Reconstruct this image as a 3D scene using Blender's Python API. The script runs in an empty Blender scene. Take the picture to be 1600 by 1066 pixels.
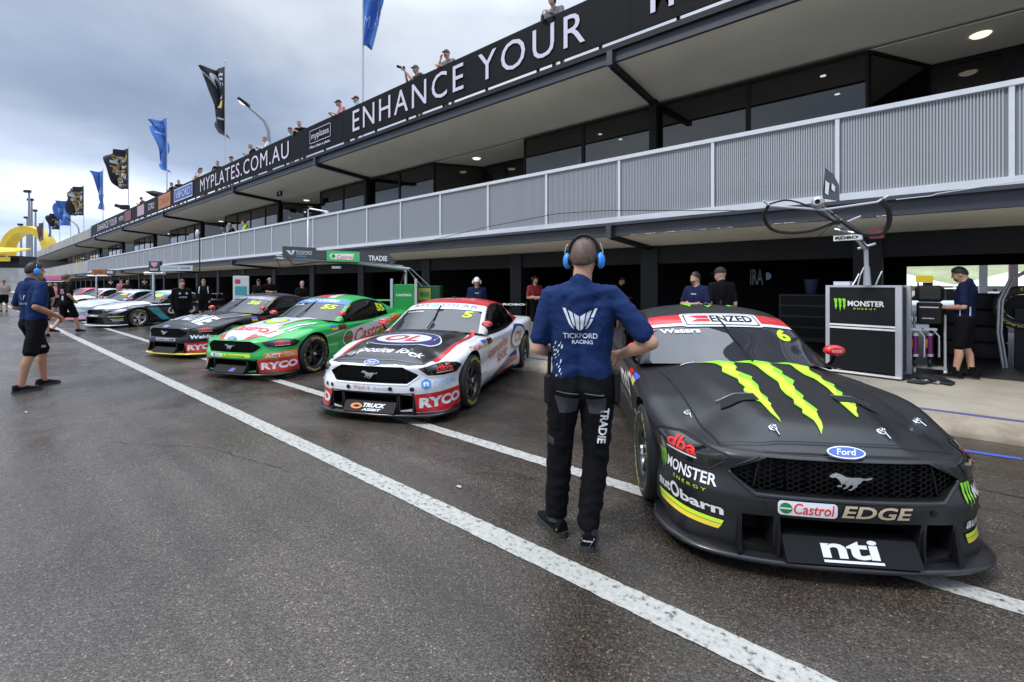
import bpy, bmesh, math, random
from math import sin, cos, tan, pi, radians, sqrt, atan2, hypot
from mathutils import Vector, Matrix, noise
from mathutils.bvhtree import BVHTree

SC = bpy.context.scene
# ------------------------------------------------------------------ camera, sky, sun, exposure
CH, F, HZ, TH = 1.58, 720.0, 445.0, atan2(720.0, 858.0)
cd = bpy.data.cameras.new('camera'); cam = bpy.data.objects.new('camera', cd)
SC.collection.objects.link(cam); SC.camera = cam
cd.sensor_width = 36; cd.lens = 36 * F / 1600; cd.shift_y = -(533 - HZ) / 1600
cd.clip_start = 0.05; cd.clip_end = 3000
cam.location = (0, 0, CH); cam.rotation_euler = (pi / 2, 0, TH)

wd = bpy.data.worlds.new('World'); SC.world = wd; wd.use_nodes = True
SUN_EL, SUN_AZ = radians(52), radians(200)
def build_world():
    nt = wd.node_tree; N = nt.nodes; L = nt.links; N.clear()
    out = N.new('ShaderNodeOutputWorld')
    sky = N.new('ShaderNodeTexSky'); sky.sky_type = 'NISHITA'; sky.sun_disc = False
    sky.sun_elevation = SUN_EL; sky.sun_rotation = SUN_AZ
    b1 = N.new('ShaderNodeBackground'); b1.inputs[1].default_value = 0.06
    L.new(sky.outputs[0], b1.inputs[0])
    tc = N.new('ShaderNodeTexCoord'); sep = N.new('ShaderNodeSeparateXYZ'); L.new(tc.outputs['Generated'], sep.inputs[0])
    # planar cloud layer: project the direction on a plane overhead
    zz = N.new('ShaderNodeMath'); zz.operation = 'ADD'; zz.inputs[1].default_value = 0.16; L.new(sep.outputs[2], zz.inputs[0])
    zm = N.new('ShaderNodeMath'); zm.operation = 'MAXIMUM'; zm.inputs[1].default_value = 0.05; L.new(zz.outputs[0], zm.inputs[0])
    cmb = N.new('ShaderNodeCombineXYZ')
    for i in (0, 1):
        dv = N.new('ShaderNodeMath'); dv.operation = 'DIVIDE'; L.new(sep.outputs[i], dv.inputs[0]); L.new(zm.outputs[0], dv.inputs[1]); L.new(dv.outputs[0], cmb.inputs[i])
    def nz(scale, det, rough, off, dist=0.0):
        mp = N.new('ShaderNodeMapping'); mp.inputs['Location'].default_value = off; L.new(cmb.outputs[0], mp.inputs[0])
        n = N.new('ShaderNodeTexNoise'); n.inputs['Scale'].default_value = scale; n.inputs['Detail'].default_value = det
        n.inputs['Roughness'].default_value = rough; n.inputs['Distortion'].default_value = dist; L.new(mp.outputs[0], n.inputs[0]); return n
    n1 = nz(0.75, 7, 0.52, (3.1, 1.7, 0), 0.3); n2 = nz(0.5, 5, 0.5, (7.7, 4.2, 2.0), 0.2)
    r1 = N.new('ShaderNodeValToRGB'); L.new(n2.outputs[0], r1.inputs[0])
    r1.color_ramp.elements[0].position = 0.40; r1.color_ramp.elements[0].color = (0.36, 0.44, 0.60, 1)
    r1.color_ramp.elements[1].position = 0.62; r1.color_ramp.elements[1].color = (0.82, 0.88, 0.97, 1)
    e = r1.color_ramp.elements.new(0.5); e.color = (0.55, 0.64, 0.80, 1)
    # brighter towards the zenith
    zr = N.new('ShaderNodeMapRange'); L.new(sep.outputs[2], zr.inputs[0]); zr.inputs[1].default_value = 0.50; zr.inputs[2].default_value = 0.95
    zr.inputs[3].default_value = 0.60; zr.inputs[4].default_value = 2.35
    hz = N.new('ShaderNodeMapRange'); L.new(sep.outputs[2], hz.inputs[0]); hz.inputs[1].default_value = 0.02; hz.inputs[2].default_value = 0.27; hz.inputs[3].default_value = 2.0; hz.inputs[4].default_value = 1.0
    zh = N.new('ShaderNodeMath'); zh.operation = 'MULTIPLY'; L.new(zr.outputs[0], zh.inputs[0]); L.new(hz.outputs[0], zh.inputs[1])
    b2 = N.new('ShaderNodeBackground'); L.new(r1.outputs[0], b2.inputs[0]); L.new(zh.outputs[0], b2.inputs[1])
    r2 = N.new('ShaderNodeValToRGB'); L.new(n1.outputs[0], r2.inputs[0])
    r2.color_ramp.elements[0].position = 0.33; r2.color_ramp.elements[0].color = (0.55, 0.55, 0.55, 1)
    r2.color_ramp.elements[1].position = 0.52; r2.color_ramp.elements[1].color = (1, 1, 1, 1)
    mx = N.new('ShaderNodeMixShader'); L.new(r2.outputs[0], mx.inputs[0]); L.new(b1.outputs[0], mx.inputs[1]); L.new(b2.outputs[0], mx.inputs[2])
    L.new(mx.outputs[0], out.inputs[0])
build_world()
sd = bpy.data.lights.new('sun', 'SUN'); sun = bpy.data.objects.new('sun', sd); SC.collection.objects.link(sun)
sd.energy = 1.3; sd.angle = radians(13); sd.color = (1.0, 0.95, 0.88)
# the sun stands behind the camera, high and to the left
sun.rotation_euler = Vector((-sin(SUN_AZ) * cos(SUN_EL), -cos(SUN_AZ) * cos(SUN_EL), -sin(SUN_EL))).to_track_quat('-Z', 'Y').to_euler()
SC.view_settings.view_transform = 'Standard'; SC.view_settings.look = 'None'
SC.view_settings.exposure = 0.78; SC.view_settings.gamma = 1.0
SC.cycles.max_bounces = 6; SC.cycles.transparent_max_bounces = 12

# ------------------------------------------------------------------ small helpers
CT, ST = cos(TH), sin(TH)
def ray(u, v):                       # photo pixel (1600 wide) -> world direction with unit forward depth
    a = (u - 800) / F
    return Vector((CT * a - ST, ST * a + CT, (HZ - v) / F))
def gp(u, v, z=0.0):                 # point of height z seen at a pixel
    d = ray(u, v); return Vector((0, 0, CH)) + d * ((z - CH) / d.z)
def yp(u, v, Y):                     # point on the plane y = Y seen at a pixel
    d = ray(u, v); return Vector((0, 0, CH)) + d * (Y / d.y)
def xy(u, Y): p = yp(u, HZ, Y); return p.x
def lerp(a, b, t): return a + (b - a) * t
def smooth(a, b, x):
    t = max(0.0, min(1.0, (x - a) / (b - a))); return t * t * (3 - 2 * t)
def interp(tab, x):                  # smooth piecewise cubic through (x, y) pairs
    n = len(tab)
    if x <= tab[0][0]: return tab[0][1]
    if x >= tab[-1][0]: return tab[-1][1]
    for i in range(n - 1):
        if tab[i][0] <= x <= tab[i + 1][0]: break
    x0, y0 = tab[i]; x1, y1 = tab[i + 1]; h = x1 - x0
    def sl(k):
        if k <= 0: return (tab[1][1] - tab[0][1]) / (tab[1][0] - tab[0][0])
        if k >= n - 1: return (tab[-1][1] - tab[-2][1]) / (tab[-1][0] - tab[-2][0])
        return (tab[k + 1][1] - tab[k - 1][1]) / (tab[k + 1][0] - tab[k - 1][0])
    m0, m1 = sl(i) * h, sl(i + 1) * h; t = (x - x0) / h
    return (2*t**3 - 3*t*t + 1) * y0 + (t**3 - 2*t*t + t) * m0 + (-2*t**3 + 3*t*t) * y1 + (t**3 - t*t) * m1

def link(o, parent=None):
    SC.collection.objects.link(o)
    if parent is not None: o.parent = parent
    return o
def tag(o, label=None, cat=None, group=None, kind=None):
    if label: o['label'] = label
    if cat: o['category'] = cat
    if group: o['group'] = group
    if kind: o['kind'] = kind
    return o
def empty(name, loc=(0, 0, 0), rz=0.0, label=None, cat=None, group=None):
    o = bpy.data.objects.new(name, None); o.empty_display_size = 0.2
    o.location = loc; o.rotation_euler = (0, 0, rz); link(o); return tag(o, label, cat, group)
def copy_tree(o, parent=None):
    c = o.copy(); link(c, parent)
    for ch in list(o.children): copy_tree(ch, c)
    return c

class MB:
    """collects faces with materials and builds ONE mesh object"""
    def __init__(s): s.v = []; s.f = []; s.m = []; s.sm = []; s.mats = []; s.cur = 0
    def mat(s, m):
        if m not in s.mats: s.mats.append(m)
        s.cur = s.mats.index(m); return s
    def add(s, vs, fs, smooth=False):
        b = len(s.v); s.v += [tuple(v) for v in vs]
        for f in fs: s.f.append([i + b for i in f]); s.m.append(s.cur); s.sm.append(smooth)
        return s
    def box(s, x0, x1, y0, y1, z0, z1, bev=0.0):
        if bev > 0:
            pts = []
            for (x, sx) in ((x0, 1), (x1, -1)):
                for (y, sy) in ((y0, 1), (y1, -1)):
                    for (z, sz) in ((z0, 1), (z1, -1)):
                        pts += [(x + sx*bev, y + sy*bev, z), (x + sx*bev, y, z + sz*bev), (x, y + sy*bev, z + sz*bev)]
            return s.hull(pts)
        v = [(x, y, z) for z in (z0, z1) for y in (y0, y1) for x in (x0, x1)]
        return s.add(v, [(0, 2, 3, 1), (4, 5, 7, 6), (0, 1, 5, 4), (2, 6, 7, 3), (0, 4, 6, 2), (1, 3, 7, 5)])
    def hull(s, pts, smooth=False):
        bm = bmesh.new()
        for p in pts: bm.verts.new(p)
        r = bmesh.ops.convex_hull(bm, input=bm.verts[:])
        bm.verts.ensure_lookup_table(); bm.verts.index_update()
        bmesh.ops.delete(bm, geom=[v for v in bm.verts if not v.link_faces], context='VERTS'); bm.verts.index_update()
        s.add([v.co[:] for v in bm.verts], [[v.index for v in f.verts] for f in bm.faces], smooth); bm.free(); return s
    def obox(s, c, ax, ay, az, bev=0.0):         # oriented box: centre and three half vectors
        c, ax, ay, az = map(Vector, (c, ax, ay, az))
        v = [c + ax*i + ay*j + az*k for k in (-1, 1) for j in (-1, 1) for i in (-1, 1)]
        fs = [(0, 2, 3, 1), (4, 5, 7, 6), (0, 1, 5, 4), (2, 6, 7, 3), (0, 4, 6, 2), (1, 3, 7, 5)]
        if ax.cross(ay).dot(az) < 0: fs = [f[::-1] for f in fs]
        return s.add(v, fs)
    def quad(s, a, b, c, d): return s.add([a, b, c, d], [(0, 1, 2, 3)])
    def tube(s, pts, r, n=8, caps=True, smooth=True):
        pts = [Vector(p) for p in pts]; R = r if isinstance(r, (list, tuple)) else [r] * len(pts)
        vs = []; up = None
        for i, p in enumerate(pts):
            d = (pts[min(i + 1, len(pts) - 1)] - pts[max(i - 1, 0)])
            d = d.normalized() if d.length > 1e-9 else Vector((0, 0, 1))
            if up is None: up = Vector((0, 0, 1)) if abs(d.z) < .9 else Vector((1, 0, 0))
            a = d.cross(up).normalized(); b = a.cross(d).normalized(); up = b
            vs += [p + (a * cos(2*pi*k/n) + b * sin(2*pi*k/n)) * R[i] for k in range(n)]
        fs = []
        for i in range(len(pts) - 1):
            for k in range(n):
                k2 = (k + 1) % n; fs.append((i*n + k, (i+1)*n + k, (i+1)*n + k2, i*n + k2))
        s.add(vs, fs, smooth)
        if caps:
            m = len(pts) - 1
            s.add(vs[:n], [tuple(range(n))]); s.add(vs[m*n:], [tuple(range(n))[::-1]])
        return s
    def lathe(s, prof, c=(0, 0, 0), axis='z', n=24, a0=0.0, a1=2*pi, smooth=True):   # prof: (radius, height)
        full = abs(a1 - a0 - 2*pi) < 1e-6; m = n if full else n + 1
        vs = []
        for (r, h) in prof:
            for k in range(m):
                t = a0 + (a1 - a0) * k / n; x, y = r * cos(t), r * sin(t)
                p = (x, y, h) if axis == 'z' else ((h, x, y) if axis == 'x' else (y, h, x))
                vs.append((c[0] + p[0], c[1] + p[1], c[2] + p[2]))
        fs = []
        for i in range(len(prof) - 1):
            for k in range(n):
                k2 = (k + 1) % m; fs.append((i*m + k, i*m + k2, (i+1)*m + k2, (i+1)*m + k))
        return s.add(vs, fs, smooth)
    def prism(s, poly, axis, a, b):              # polygon in the plane across an axis, extruded from a to b
        n = len(poly)
        def P(p, h): return (h, p[0], p[1]) if axis == 'x' else ((p[0], h, p[1]) if axis == 'y' else (p[0], p[1], h))
        v = [P(p, a) for p in poly] + [P(p, b) for p in poly]
        return s.add(v, [tuple(range(n))[::-1], tuple(range(n, 2*n))] + [(i, (i+1) % n, n + (i+1) % n, n + i) for i in range(n)])
    def grid(s, rows, smooth=True, close=False, flip=False):
        m = len(rows[0]); vs = [p for r in rows for p in r]; fs = []
        for i in range(len(rows) - 1):
            for k in range(m if close else m - 1):
                k2 = (k + 1) % m; f = (i*m + k, i*m + k2, (i+1)*m + k2, (i+1)*m + k); fs.append(f[::-1] if flip else f)
        return s.add(vs, fs, smooth)
    def mesh(s, name):
        me = bpy.data.meshes.new(name); me.from_pydata(s.v, [], s.f)
        for m in s.mats: me.materials.append(m)
        me.polygons.foreach_set('material_index', s.m); me.polygons.foreach_set('use_smooth', s.sm); me.update(); return me
    def build(s, name, parent=None, mat=None, recalc=False, **k):
        if mat is not None and not s.mats: s.mats = [mat]
        me = s.mesh(name)
        if recalc:
            bm = bmesh.new(); bm.from_mesh(me); bmesh.ops.recalc_face_normals(bm, faces=bm.faces[:]); bm.to_mesh(me); bm.free()
        o = link(bpy.data.objects.new(name, me), parent); return tag(o, **k)

# ------------------------------------------------------------------ materials
MC = {}
def mat(name, col=(0.5, 0.5, 0.5), rough=0.5, metal=0.0, spec=0.5, coat=0.0, coat_r=0.03, noise_s=0.0, noise_a=0.15, bump=0.0, bump_s=None, emit=None, emit_s=1.0, alpha=None, rnoise=0.0):
    if name in MC: return MC[name]
    m = bpy.data.materials.new(name); m.use_nodes = True; nt = m.node_tree; N = nt.nodes; L = nt.links
    b = N['Principled BSDF']; c4 = (*col, 1)
    b.inputs['Base Color'].default_value = c4; b.inputs['Roughness'].default_value = rough; b.inputs['Metallic'].default_value = metal
    b.inputs['Specular IOR Level'].default_value = spec; b.inputs['Coat Weight'].default_value = coat; b.inputs['Coat Roughness'].default_value = coat_r
    if emit: b.inputs['Emission Color'].default_value = (*emit, 1); b.inputs['Emission Strength'].default_value = emit_s
    if noise_s or bump or rnoise:
        tc = N.new('ShaderNodeTexCoord'); n = N.new('ShaderNodeTexNoise'); n.inputs['Scale'].default_value = noise_s or 8
        n.inputs['Detail'].default_value = 6; n.inputs['Roughness'].default_value = 0.6; L.new(tc.outputs['Object'], n.inputs[0])
        if noise_a and noise_s:
            mr = N.new('ShaderNodeMapRange'); mr.inputs[1].default_value = .3; mr.inputs[2].default_value = .7
            mr.inputs[3].default_value = 1 - noise_a; mr.inputs[4].default_value = 1 + noise_a; L.new(n.outputs[0], mr.inputs[0])
            mm = N.new('ShaderNodeMix'); mm.data_type = 'RGBA'; mm.blend_type = 'MULTIPLY'; mm.inputs[0].default_value = 1
            mm.inputs[6].default_value = c4; L.new(mr.outputs[0], mm.inputs[7]); L.new(mm.outputs[2], b.inputs['Base Color'])
        if rnoise:
            m2 = N.new('ShaderNodeMapRange'); m2.inputs[1].default_value = .3; m2.inputs[2].default_value = .7
            m2.inputs[3].default_value = max(.02, rough - rnoise); m2.inputs[4].default_value = rough + rnoise
            L.new(n.outputs[0], m2.inputs[0]); L.new(m2.outputs[0], b.inputs['Roughness'])
        if bump:
            n3 = N.new('ShaderNodeTexNoise'); n3.inputs['Scale'].default_value = bump_s or noise_s * 6 or 40; n3.inputs['Detail'].default_value = 5
            L.new(tc.outputs['Object'], n3.inputs[0]); bp = N.new('ShaderNodeBump'); bp.inputs['Strength'].default_value = bump; bp.inputs['Distance'].default_value = .01
            L.new(n3.outputs[0], bp.inputs['Height']); L.new(bp.outputs[0], b.inputs['Normal'])
    MC[name] = m; return m
def glass_mat(name, tint=(0.25, 0.27, 0.28), ior=1.7, rough=0.015, dirt=0.0, body=(0.02, 0.022, 0.025), clear=0.6):
    if name in MC: return MC[name]
    m = bpy.data.materials.new(name); m.use_nodes = True; nt = m.node_tree; N = nt.nodes; L = nt.links; N.clear()
    o = N.new('ShaderNodeOutputMaterial'); t = N.new('ShaderNodeBsdfTransparent'); t.inputs[0].default_value = (*tint, 1)
    d = N.new('ShaderNodeBsdfDiffuse'); d.inputs[0].default_value = (*body, 1)
    m1 = N.new('ShaderNodeMixShader'); m1.inputs[0].default_value = 1 - clear; L.new(t.outputs[0], m1.inputs[1]); L.new(d.outputs[0], m1.inputs[2])
    g = N.new('ShaderNodeBsdfGlossy'); g.inputs['Roughness'].default_value = rough; g.inputs[0].default_value = (1, 1, 1, 1)
    fr = N.new('ShaderNodeFresnel'); fr.inputs[0].default_value = ior
    m2 = N.new('ShaderNodeMixShader'); L.new(fr.outputs[0], m2.inputs[0]); L.new(m1.outputs[0], m2.inputs[1]); L.new(g.outputs[0], m2.inputs[2])
    L.new(m2.outputs[0], o.inputs[0]); MC[name] = m; return m

def asphalt_mat():
    m = bpy.data.materials.new('wet_asphalt'); m.use_nodes = True; nt = m.node_tree; N = nt.nodes; L = nt.links; b = N['Principled BSDF']
    tc = N.new('ShaderNodeTexCoord')
    def nz(s, det=5, r=.6, dist=0):
        n = N.new('ShaderNodeTexNoise'); n.inputs['Scale'].default_value = s; n.inputs['Detail'].default_value = det; n.inputs['Roughness'].default_value = r
        n.inputs['Distortion'].default_value = dist; L.new(tc.outputs['Object'], n.inputs[0]); return n
    vo = N.new('ShaderNodeTexVoronoi'); vo.inputs['Scale'].default_value = 140; L.new(tc.outputs['Object'], vo.inputs[0])
    rc = N.new('ShaderNodeValToRGB'); L.new(vo.outputs['Color'], rc.inputs[0])
    el = rc.color_ramp.elements; el[0].position = .12; el[0].color = (.021, .0165, .013, 1); el[1].position = .95; el[1].color = (.24, .20, .16, 1)
    for p, c in ((.42, (.043, .034, .0265, 1)), (.7, (.076, .061, .048, 1)), (.86, (.112, .092, .072, 1))): e = el.new(p); e.color = c
    big = nz(.35, 5, .6, .4); rr = N.new('ShaderNodeMapRange'); L.new(big.outputs[0], rr.inputs[0])
    rr.inputs[1].default_value = .36; rr.inputs[2].default_value = .64; rr.inputs[3].default_value = .62; rr.inputs[4].default_value = 1.35
    mpt = N.new('ShaderNodeMapping'); mpt.inputs['Scale'].default_value = (.10, 2.2, 1); L.new(tc.outputs['Object'], mpt.inputs[0])
    tr = N.new('ShaderNodeTexNoise'); tr.inputs['Scale'].default_value = 1.6; tr.inputs['Detail'].default_value = 4; L.new(mpt.outputs[0], tr.inputs[0])   # rubber laid along the lane
    t2 = N.new('ShaderNodeMapRange'); L.new(tr.outputs[0], t2.inputs[0]); t2.inputs[1].default_value = .36; t2.inputs[2].default_value = .56; t2.inputs[3].default_value = .78; t2.inputs[4].default_value = 1.06
    tm = N.new('ShaderNodeMath'); tm.operation = 'MULTIPLY'; L.new(rr.outputs[0], tm.inputs[0]); L.new(t2.outputs[0], tm.inputs[1])
    mul = N.new('ShaderNodeMix'); mul.data_type = 'RGBA'; mul.blend_type = 'MULTIPLY'; mul.inputs[0].default_value = 1
    L.new(rc.outputs[0], mul.inputs[6]); L.new(tm.outputs[0], mul.inputs[7]); L.new(mul.outputs[2], b.inputs['Base Color'])
    wet = nz(.55, 6, .62, .8); wr = N.new('ShaderNodeMapRange'); L.new(wet.outputs[0], wr.inputs[0])
    wr.inputs[1].default_value = .38; wr.inputs[2].default_value = .6; wr.inputs[3].default_value = .08; wr.inputs[4].default_value = .38
    L.new(wr.outputs[0], b.inputs['Roughness']); b.inputs['Specular IOR Level'].default_value = .75
    # stones stand proud of the film of water
    fine = nz(190, 3, .6); bp = N.new('ShaderNodeBump'); bp.inputs['Distance'].default_value = .006
    ws = N.new('ShaderNodeMapRange'); L.new(wet.outputs[0], ws.inputs[0]); ws.inputs[1].default_value = .38; ws.inputs[2].default_value = .6
    ws.inputs[3].default_value = .14; ws.inputs[4].default_value = .5; L.new(ws.outputs[0], bp.inputs['Strength'])
    ad = N.new('ShaderNodeMath'); ad.operation = 'SUBTRACT'; L.new(fine.outputs[0], ad.inputs[0]); L.new(vo.outputs['Distance'], ad.inputs[1])
    L.new(ad.outputs[0], bp.inputs['Height']); L.new(bp.outputs[0], b.inputs['Normal']); return m

def paint_line_mat(name, col, wear=.35):
    m = bpy.data.materials.new(name); m.use_nodes = True; nt = m.node_tree; N = nt.nodes; L = nt.links; b = N['Principled BSDF']
    tc = N.new('ShaderNodeTexCoord'); n = N.new('ShaderNodeTexNoise'); n.inputs['Scale'].default_value = 26; n.inputs['Detail'].default_value = 8; n.inputs['Roughness'].default_value = .7
    L.new(tc.outputs['Object'], n.inputs[0]); r = N.new('ShaderNodeValToRGB'); L.new(n.outputs[0], r.inputs[0])
    e = r.color_ramp.elements; e[0].position = wear - .06; e[0].color = (.07, .065, .06, 1); e[1].position = wear + .02; e[1].color = (*[c * .82 for c in col], 1)
    x = e.new(.62); x.color = (*col, 1)
    L.new(r.outputs[0], b.inputs['Base Color']); b.inputs['Roughness'].default_value = .45
    bp = N.new('ShaderNodeBump'); bp.inputs['Strength'].default_value = .4; bp.inputs['Distance'].default_value = .004; n2 = N.new('ShaderNodeTexNoise'); n2.inputs['Scale'].default_value = 160
    L.new(tc.outputs['Object'], n2.inputs[0]); L.new(n2.outputs[0], bp.inputs['Height']); L.new(bp.outputs[0], b.inputs['Normal']); return m

def concrete_mat(name, col, stain=(.30, .24, .17), s=.8):
    m = bpy.data.materials.new(name); m.use_nodes = True; nt = m.node_tree; N = nt.nodes; L = nt.links; b = N['Principled BSDF']
    tc = N.new('ShaderNodeTexCoord'); n = N.new('ShaderNodeTexNoise'); n.inputs['Scale'].default_value = s; n.inputs['Detail'].default_value = 8; n.inputs['Roughness'].default_value = .65
    L.new(tc.outputs['Object'], n.inputs[0]); r = N.new('ShaderNodeValToRGB'); L.new(n.outputs[0], r.inputs[0])
    e = r.color_ramp.elements; e[0].position = .33; e[0].color = (*stain, 1); e[1].position = .56; e[1].color = (*col, 1)
    L.new(r.outputs[0], b.inputs['Base Color']); b.inputs['Roughness'].default_value = .6
    n2 = N.new('ShaderNodeTexNoise'); n2.inputs['Scale'].default_value = 90; n2.inputs['Detail'].default_value = 4; L.new(tc.outputs['Object'], n2.inputs[0])
    bp = N.new('ShaderNodeBump'); bp.inputs['Strength'].default_value = .25; bp.inputs['Distance'].default_value = .004; L.new(n2.outputs[0], bp.inputs['Height']); L.new(bp.outputs[0], b.inputs['Normal']); return m

M = dict(
    asphalt=asphalt_mat(), line=paint_line_mat('white_road_paint', (.47, .47, .43), .43), blue_line=paint_line_mat('blue_road_paint', (.06, .13, .55), .36),
    apron=concrete_mat('garage_floor_concrete', (.42, .375, .295), (.29, .25, .19), .9), kerb=concrete_mat('stained_kerb_concrete', (.36, .31, .23), (.17, .13, .085), 1.6),
    dark=mat('charcoal_steel', (.013, .0145, .019), .5, spec=.25, noise_s=3, noise_a=.15), beam=mat('blue_grey_beam', (.040, .045, .060), .5, noise_s=1.2, noise_a=.2),
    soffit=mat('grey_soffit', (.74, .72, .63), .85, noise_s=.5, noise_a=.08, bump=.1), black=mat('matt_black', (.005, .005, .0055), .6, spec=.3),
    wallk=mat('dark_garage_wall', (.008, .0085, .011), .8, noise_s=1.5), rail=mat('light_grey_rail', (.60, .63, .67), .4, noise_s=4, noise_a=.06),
    mesh=mat('grey_mesh_slat', (.38, .40, .43), .5), veil=glass_mat('fine_perforated_mesh', (1, 1, 1), 1.05, .4, body=(.36, .38, .41), clear=.5), glass=glass_mat('window_glass', (.30, .33, .34), 1.75, .01, body=(.008, .009, .010), clear=.7),
    banner=mat('black_banner_vinyl', (.0065, .0075, .010), .6, spec=.12, noise_s=.7, noise_a=.2), lilac=mat('white_banner_lettering', (.62, .58, .70), .55),
    white=mat('white_vinyl', (.80, .80, .80), .4), concrete=mat('grey_concrete', (.33, .33, .32), .8, noise_s=.6, noise_a=.2, bump=.15),
    steel=mat('brushed_steel', (.55, .56, .58), .3, metal=.9, rnoise=.1), alu=mat('aluminium_frame', (.52, .53, .56), .42, metal=.35, noise_s=5, noise_a=.05), rubber=mat('black_rubber', (.014, .014, .015), .6, noise_s=12, noise_a=.2),
    lamp=mat('lit_lamp', (1, .95, .85), .4, emit=(1, .88, .66), emit_s=.75), grass=mat('mown_grass', (.27, .31, .17), .9, noise_s=.4, noise_a=.3),
    yellow=mat('yellow_cladding', (.72, .50, .02), .5, noise_s=.5, noise_a=.1))

# flat lettering: text -> triangulated outline, sized to a box
FONT = {}
def text_mesh(txt, bold=0.0, shear=0.0, space=1.0, res=3):
    key = (txt, bold, shear, space, res)
    if key in FONT: return FONT[key]
    c = bpy.data.curves.new('lettering', 'FONT'); c.body = txt; c.size = 1; c.offset = bold; c.shear = shear; c.space_character = space
    c.resolution_u = res; c.fill_mode = 'FRONT'
    o = bpy.data.objects.new('lettering', c); SC.collection.objects.link(o)
    dg = bpy.context.evaluated_depsgraph_get(); me = bpy.data.meshes.new_from_object(o.evaluated_get(dg))
    vs = [v.co.copy() for v in me.vertices]; fs = [tuple(p.vertices) for p in me.polygons]
    bpy.data.objects.remove(o); bpy.data.curves.remove(c); bpy.data.meshes.remove(me)
    x0 = min(v.x for v in vs); x1 = max(v.x for v in vs); y0 = min(v.y for v in vs); y1 = max(v.y for v in vs)
    out = ([((v.x - x0) / (x1 - x0), (v.y - y0) / (y1 - y0)) for v in vs], fs, (x1 - x0) / max(1e-6, y1 - y0)); FONT[key] = out; return out
def text_on(mb, txt, origin, ux, uy, w, h, bold=0.0, shear=0.0, space=1.0, thick=0.0, res=3):
    """flat lettering standing on a plane: origin is the lower left corner, ux / uy unit vectors"""
    P, fs, asp = text_mesh(txt, bold, shear, space, res); o, ux, uy = Vector(origin), Vector(ux), Vector(uy)
    if w is None: w = h * asp
    mb.add([o + ux * (p[0] * w) + uy * (p[1] * h) for p in P], fs); return w
def strokes(mb, lines, r=0.004):
    for l in lines: mb.tube(l, r, 6)
# ================================================================== GROUND
def sheet(name, poly, z, m, **k):
    return MB().mat(m).add([(x, y, z) for x, y in poly], [tuple(range(len(poly)))]).build(name, **k)
MB().mat(M['asphalt']).add([(-900, -700, 0), (900, -700, 0), (900, 6.66, 0), (-900, 6.66, 0)], [(0, 1, 2, 3)]).build('pit_lane_ground', kind='structure')
def strip(x0, x1, y0, y1, z, m, name, n=1400):
    rq = random.Random(len(name)); xs = [x0 + (x1 - x0) * (1 - (1 - i/n)**3) for i in range(n + 1)]; jt = lambda: rq.uniform(-.0045, .0045)
    rows = [[(x, y0 + jt(), z), (x, y1 + jt(), z)] for x in xs]
    return MB().mat(m).grid(rows, False, flip=True).build(name, kind='structure')
strip(-140, 6, 2.07, 2.235, .004, M['line'], 'lane_line'); strip(-140, 6, 3.255, 3.40, .004, M['line'], 'garage_bay_line')
b0, b1 = gp(1502, 704), gp(1597, 718)
MB().mat(M['blue_line']).add([(b0.x, b0.y - .03, .004), (b1.x, b1.y - .03, .004), (b1.x, b1.y + .04, .004), (b0.x, b0.y + .04, .004)], [(0, 1, 2, 3)]).build('blue_bay_line', kind='structure')
# cracks, tar joints and oil in the lane
tar = mat('tar_joint', (.010, .009, .009), .35); rc_ = random.Random(4)
def ribbon(pts, w, m, name, jit=.02, n=14):
    P = []
    for a, b in zip(pts, pts[1:]):
        for i in range(n): t = i/n; P.append(Vector((lerp(a[0], b[0], t) + rc_.uniform(-jit, jit), lerp(a[1], b[1], t) + rc_.uniform(-jit, jit), .004)))
    P.append(Vector((*pts[-1], .004))); rows = []
    for i, p in enumerate(P):
        d = (P[min(i + 1, len(P) - 1)] - P[max(0, i - 1)]).normalized(); k = Vector((-d.y, d.x, 0)) * w * rc_.uniform(.3, 1) * min(1, i/3, (len(P) - 1 - i)/3 + .05); rows.append([p - k, p + k])
    return MB().mat(m).grid(rows, False).build(name, kind='structure')
def gq(*uv): return [tuple(gp(u, v)[:2]) for u, v in uv]
ribbon(gq((722, 738), (790, 741), (830, 752)), .0035, tar, 'road_crack'); ribbon(gq((798, 736), (826, 748), (845, 748)), .004, tar, 'road_crack'); ribbon(gq((160, 690), (330, 700), (470, 742)), .0035, tar, 'road_crack')
ribbon([(-60, 5.05), (-30, 5.02), (-8, 5.06), (5, 5.04)], .009, tar, 'tar_joint', .012, 60); ribbon([(-70, -1.6), (-30, -1.62), (-6, -1.58), (4, -1.6)], .009, tar, 'tar_joint', .012, 60)
for u, v, lab, cc in ((717, 762, 'scrap of pale paper lying on the lane between the white lines', (.42, .40, .37)), (41, 645, 'small pale paper scrap on the lane near the left man', (.5, .5, .5))):
    c = gp(u, v); MB().mat(mat('paper_scrap' + str(u), cc, .8)).grid([[(c.x + a*.022 + rc_.uniform(-.006, .006), c.y + b*.012, .008 + .008*abs(noise.noise(Vector((a*1.3, b*1.7, u))))) for b in (-1, 0, 1)] for a in (-1, -.3, .4, 1)], False).build('paper_scrap', label=lab, cat='litter')
FZ = 0.17                                            # level of the garage apron
k = MB().mat(M['kerb'])
prof = [(6.66, -.02), (6.665, .05), (6.72, .10), (6.86, .155), (6.93, FZ)]
k.grid([[(lerp(-130, 8, i / 80), y, z) for y, z in prof] for i in range(81)], True); k.build('kerb', kind='structure')
MB().mat(M['apron']).add([(-130, 6.93, FZ), (9, 6.93, FZ), (9, 9.9, FZ), (-130, 9.9, FZ)], [(0, 1, 2, 3)]).build('pavement', kind='structure')
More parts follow.
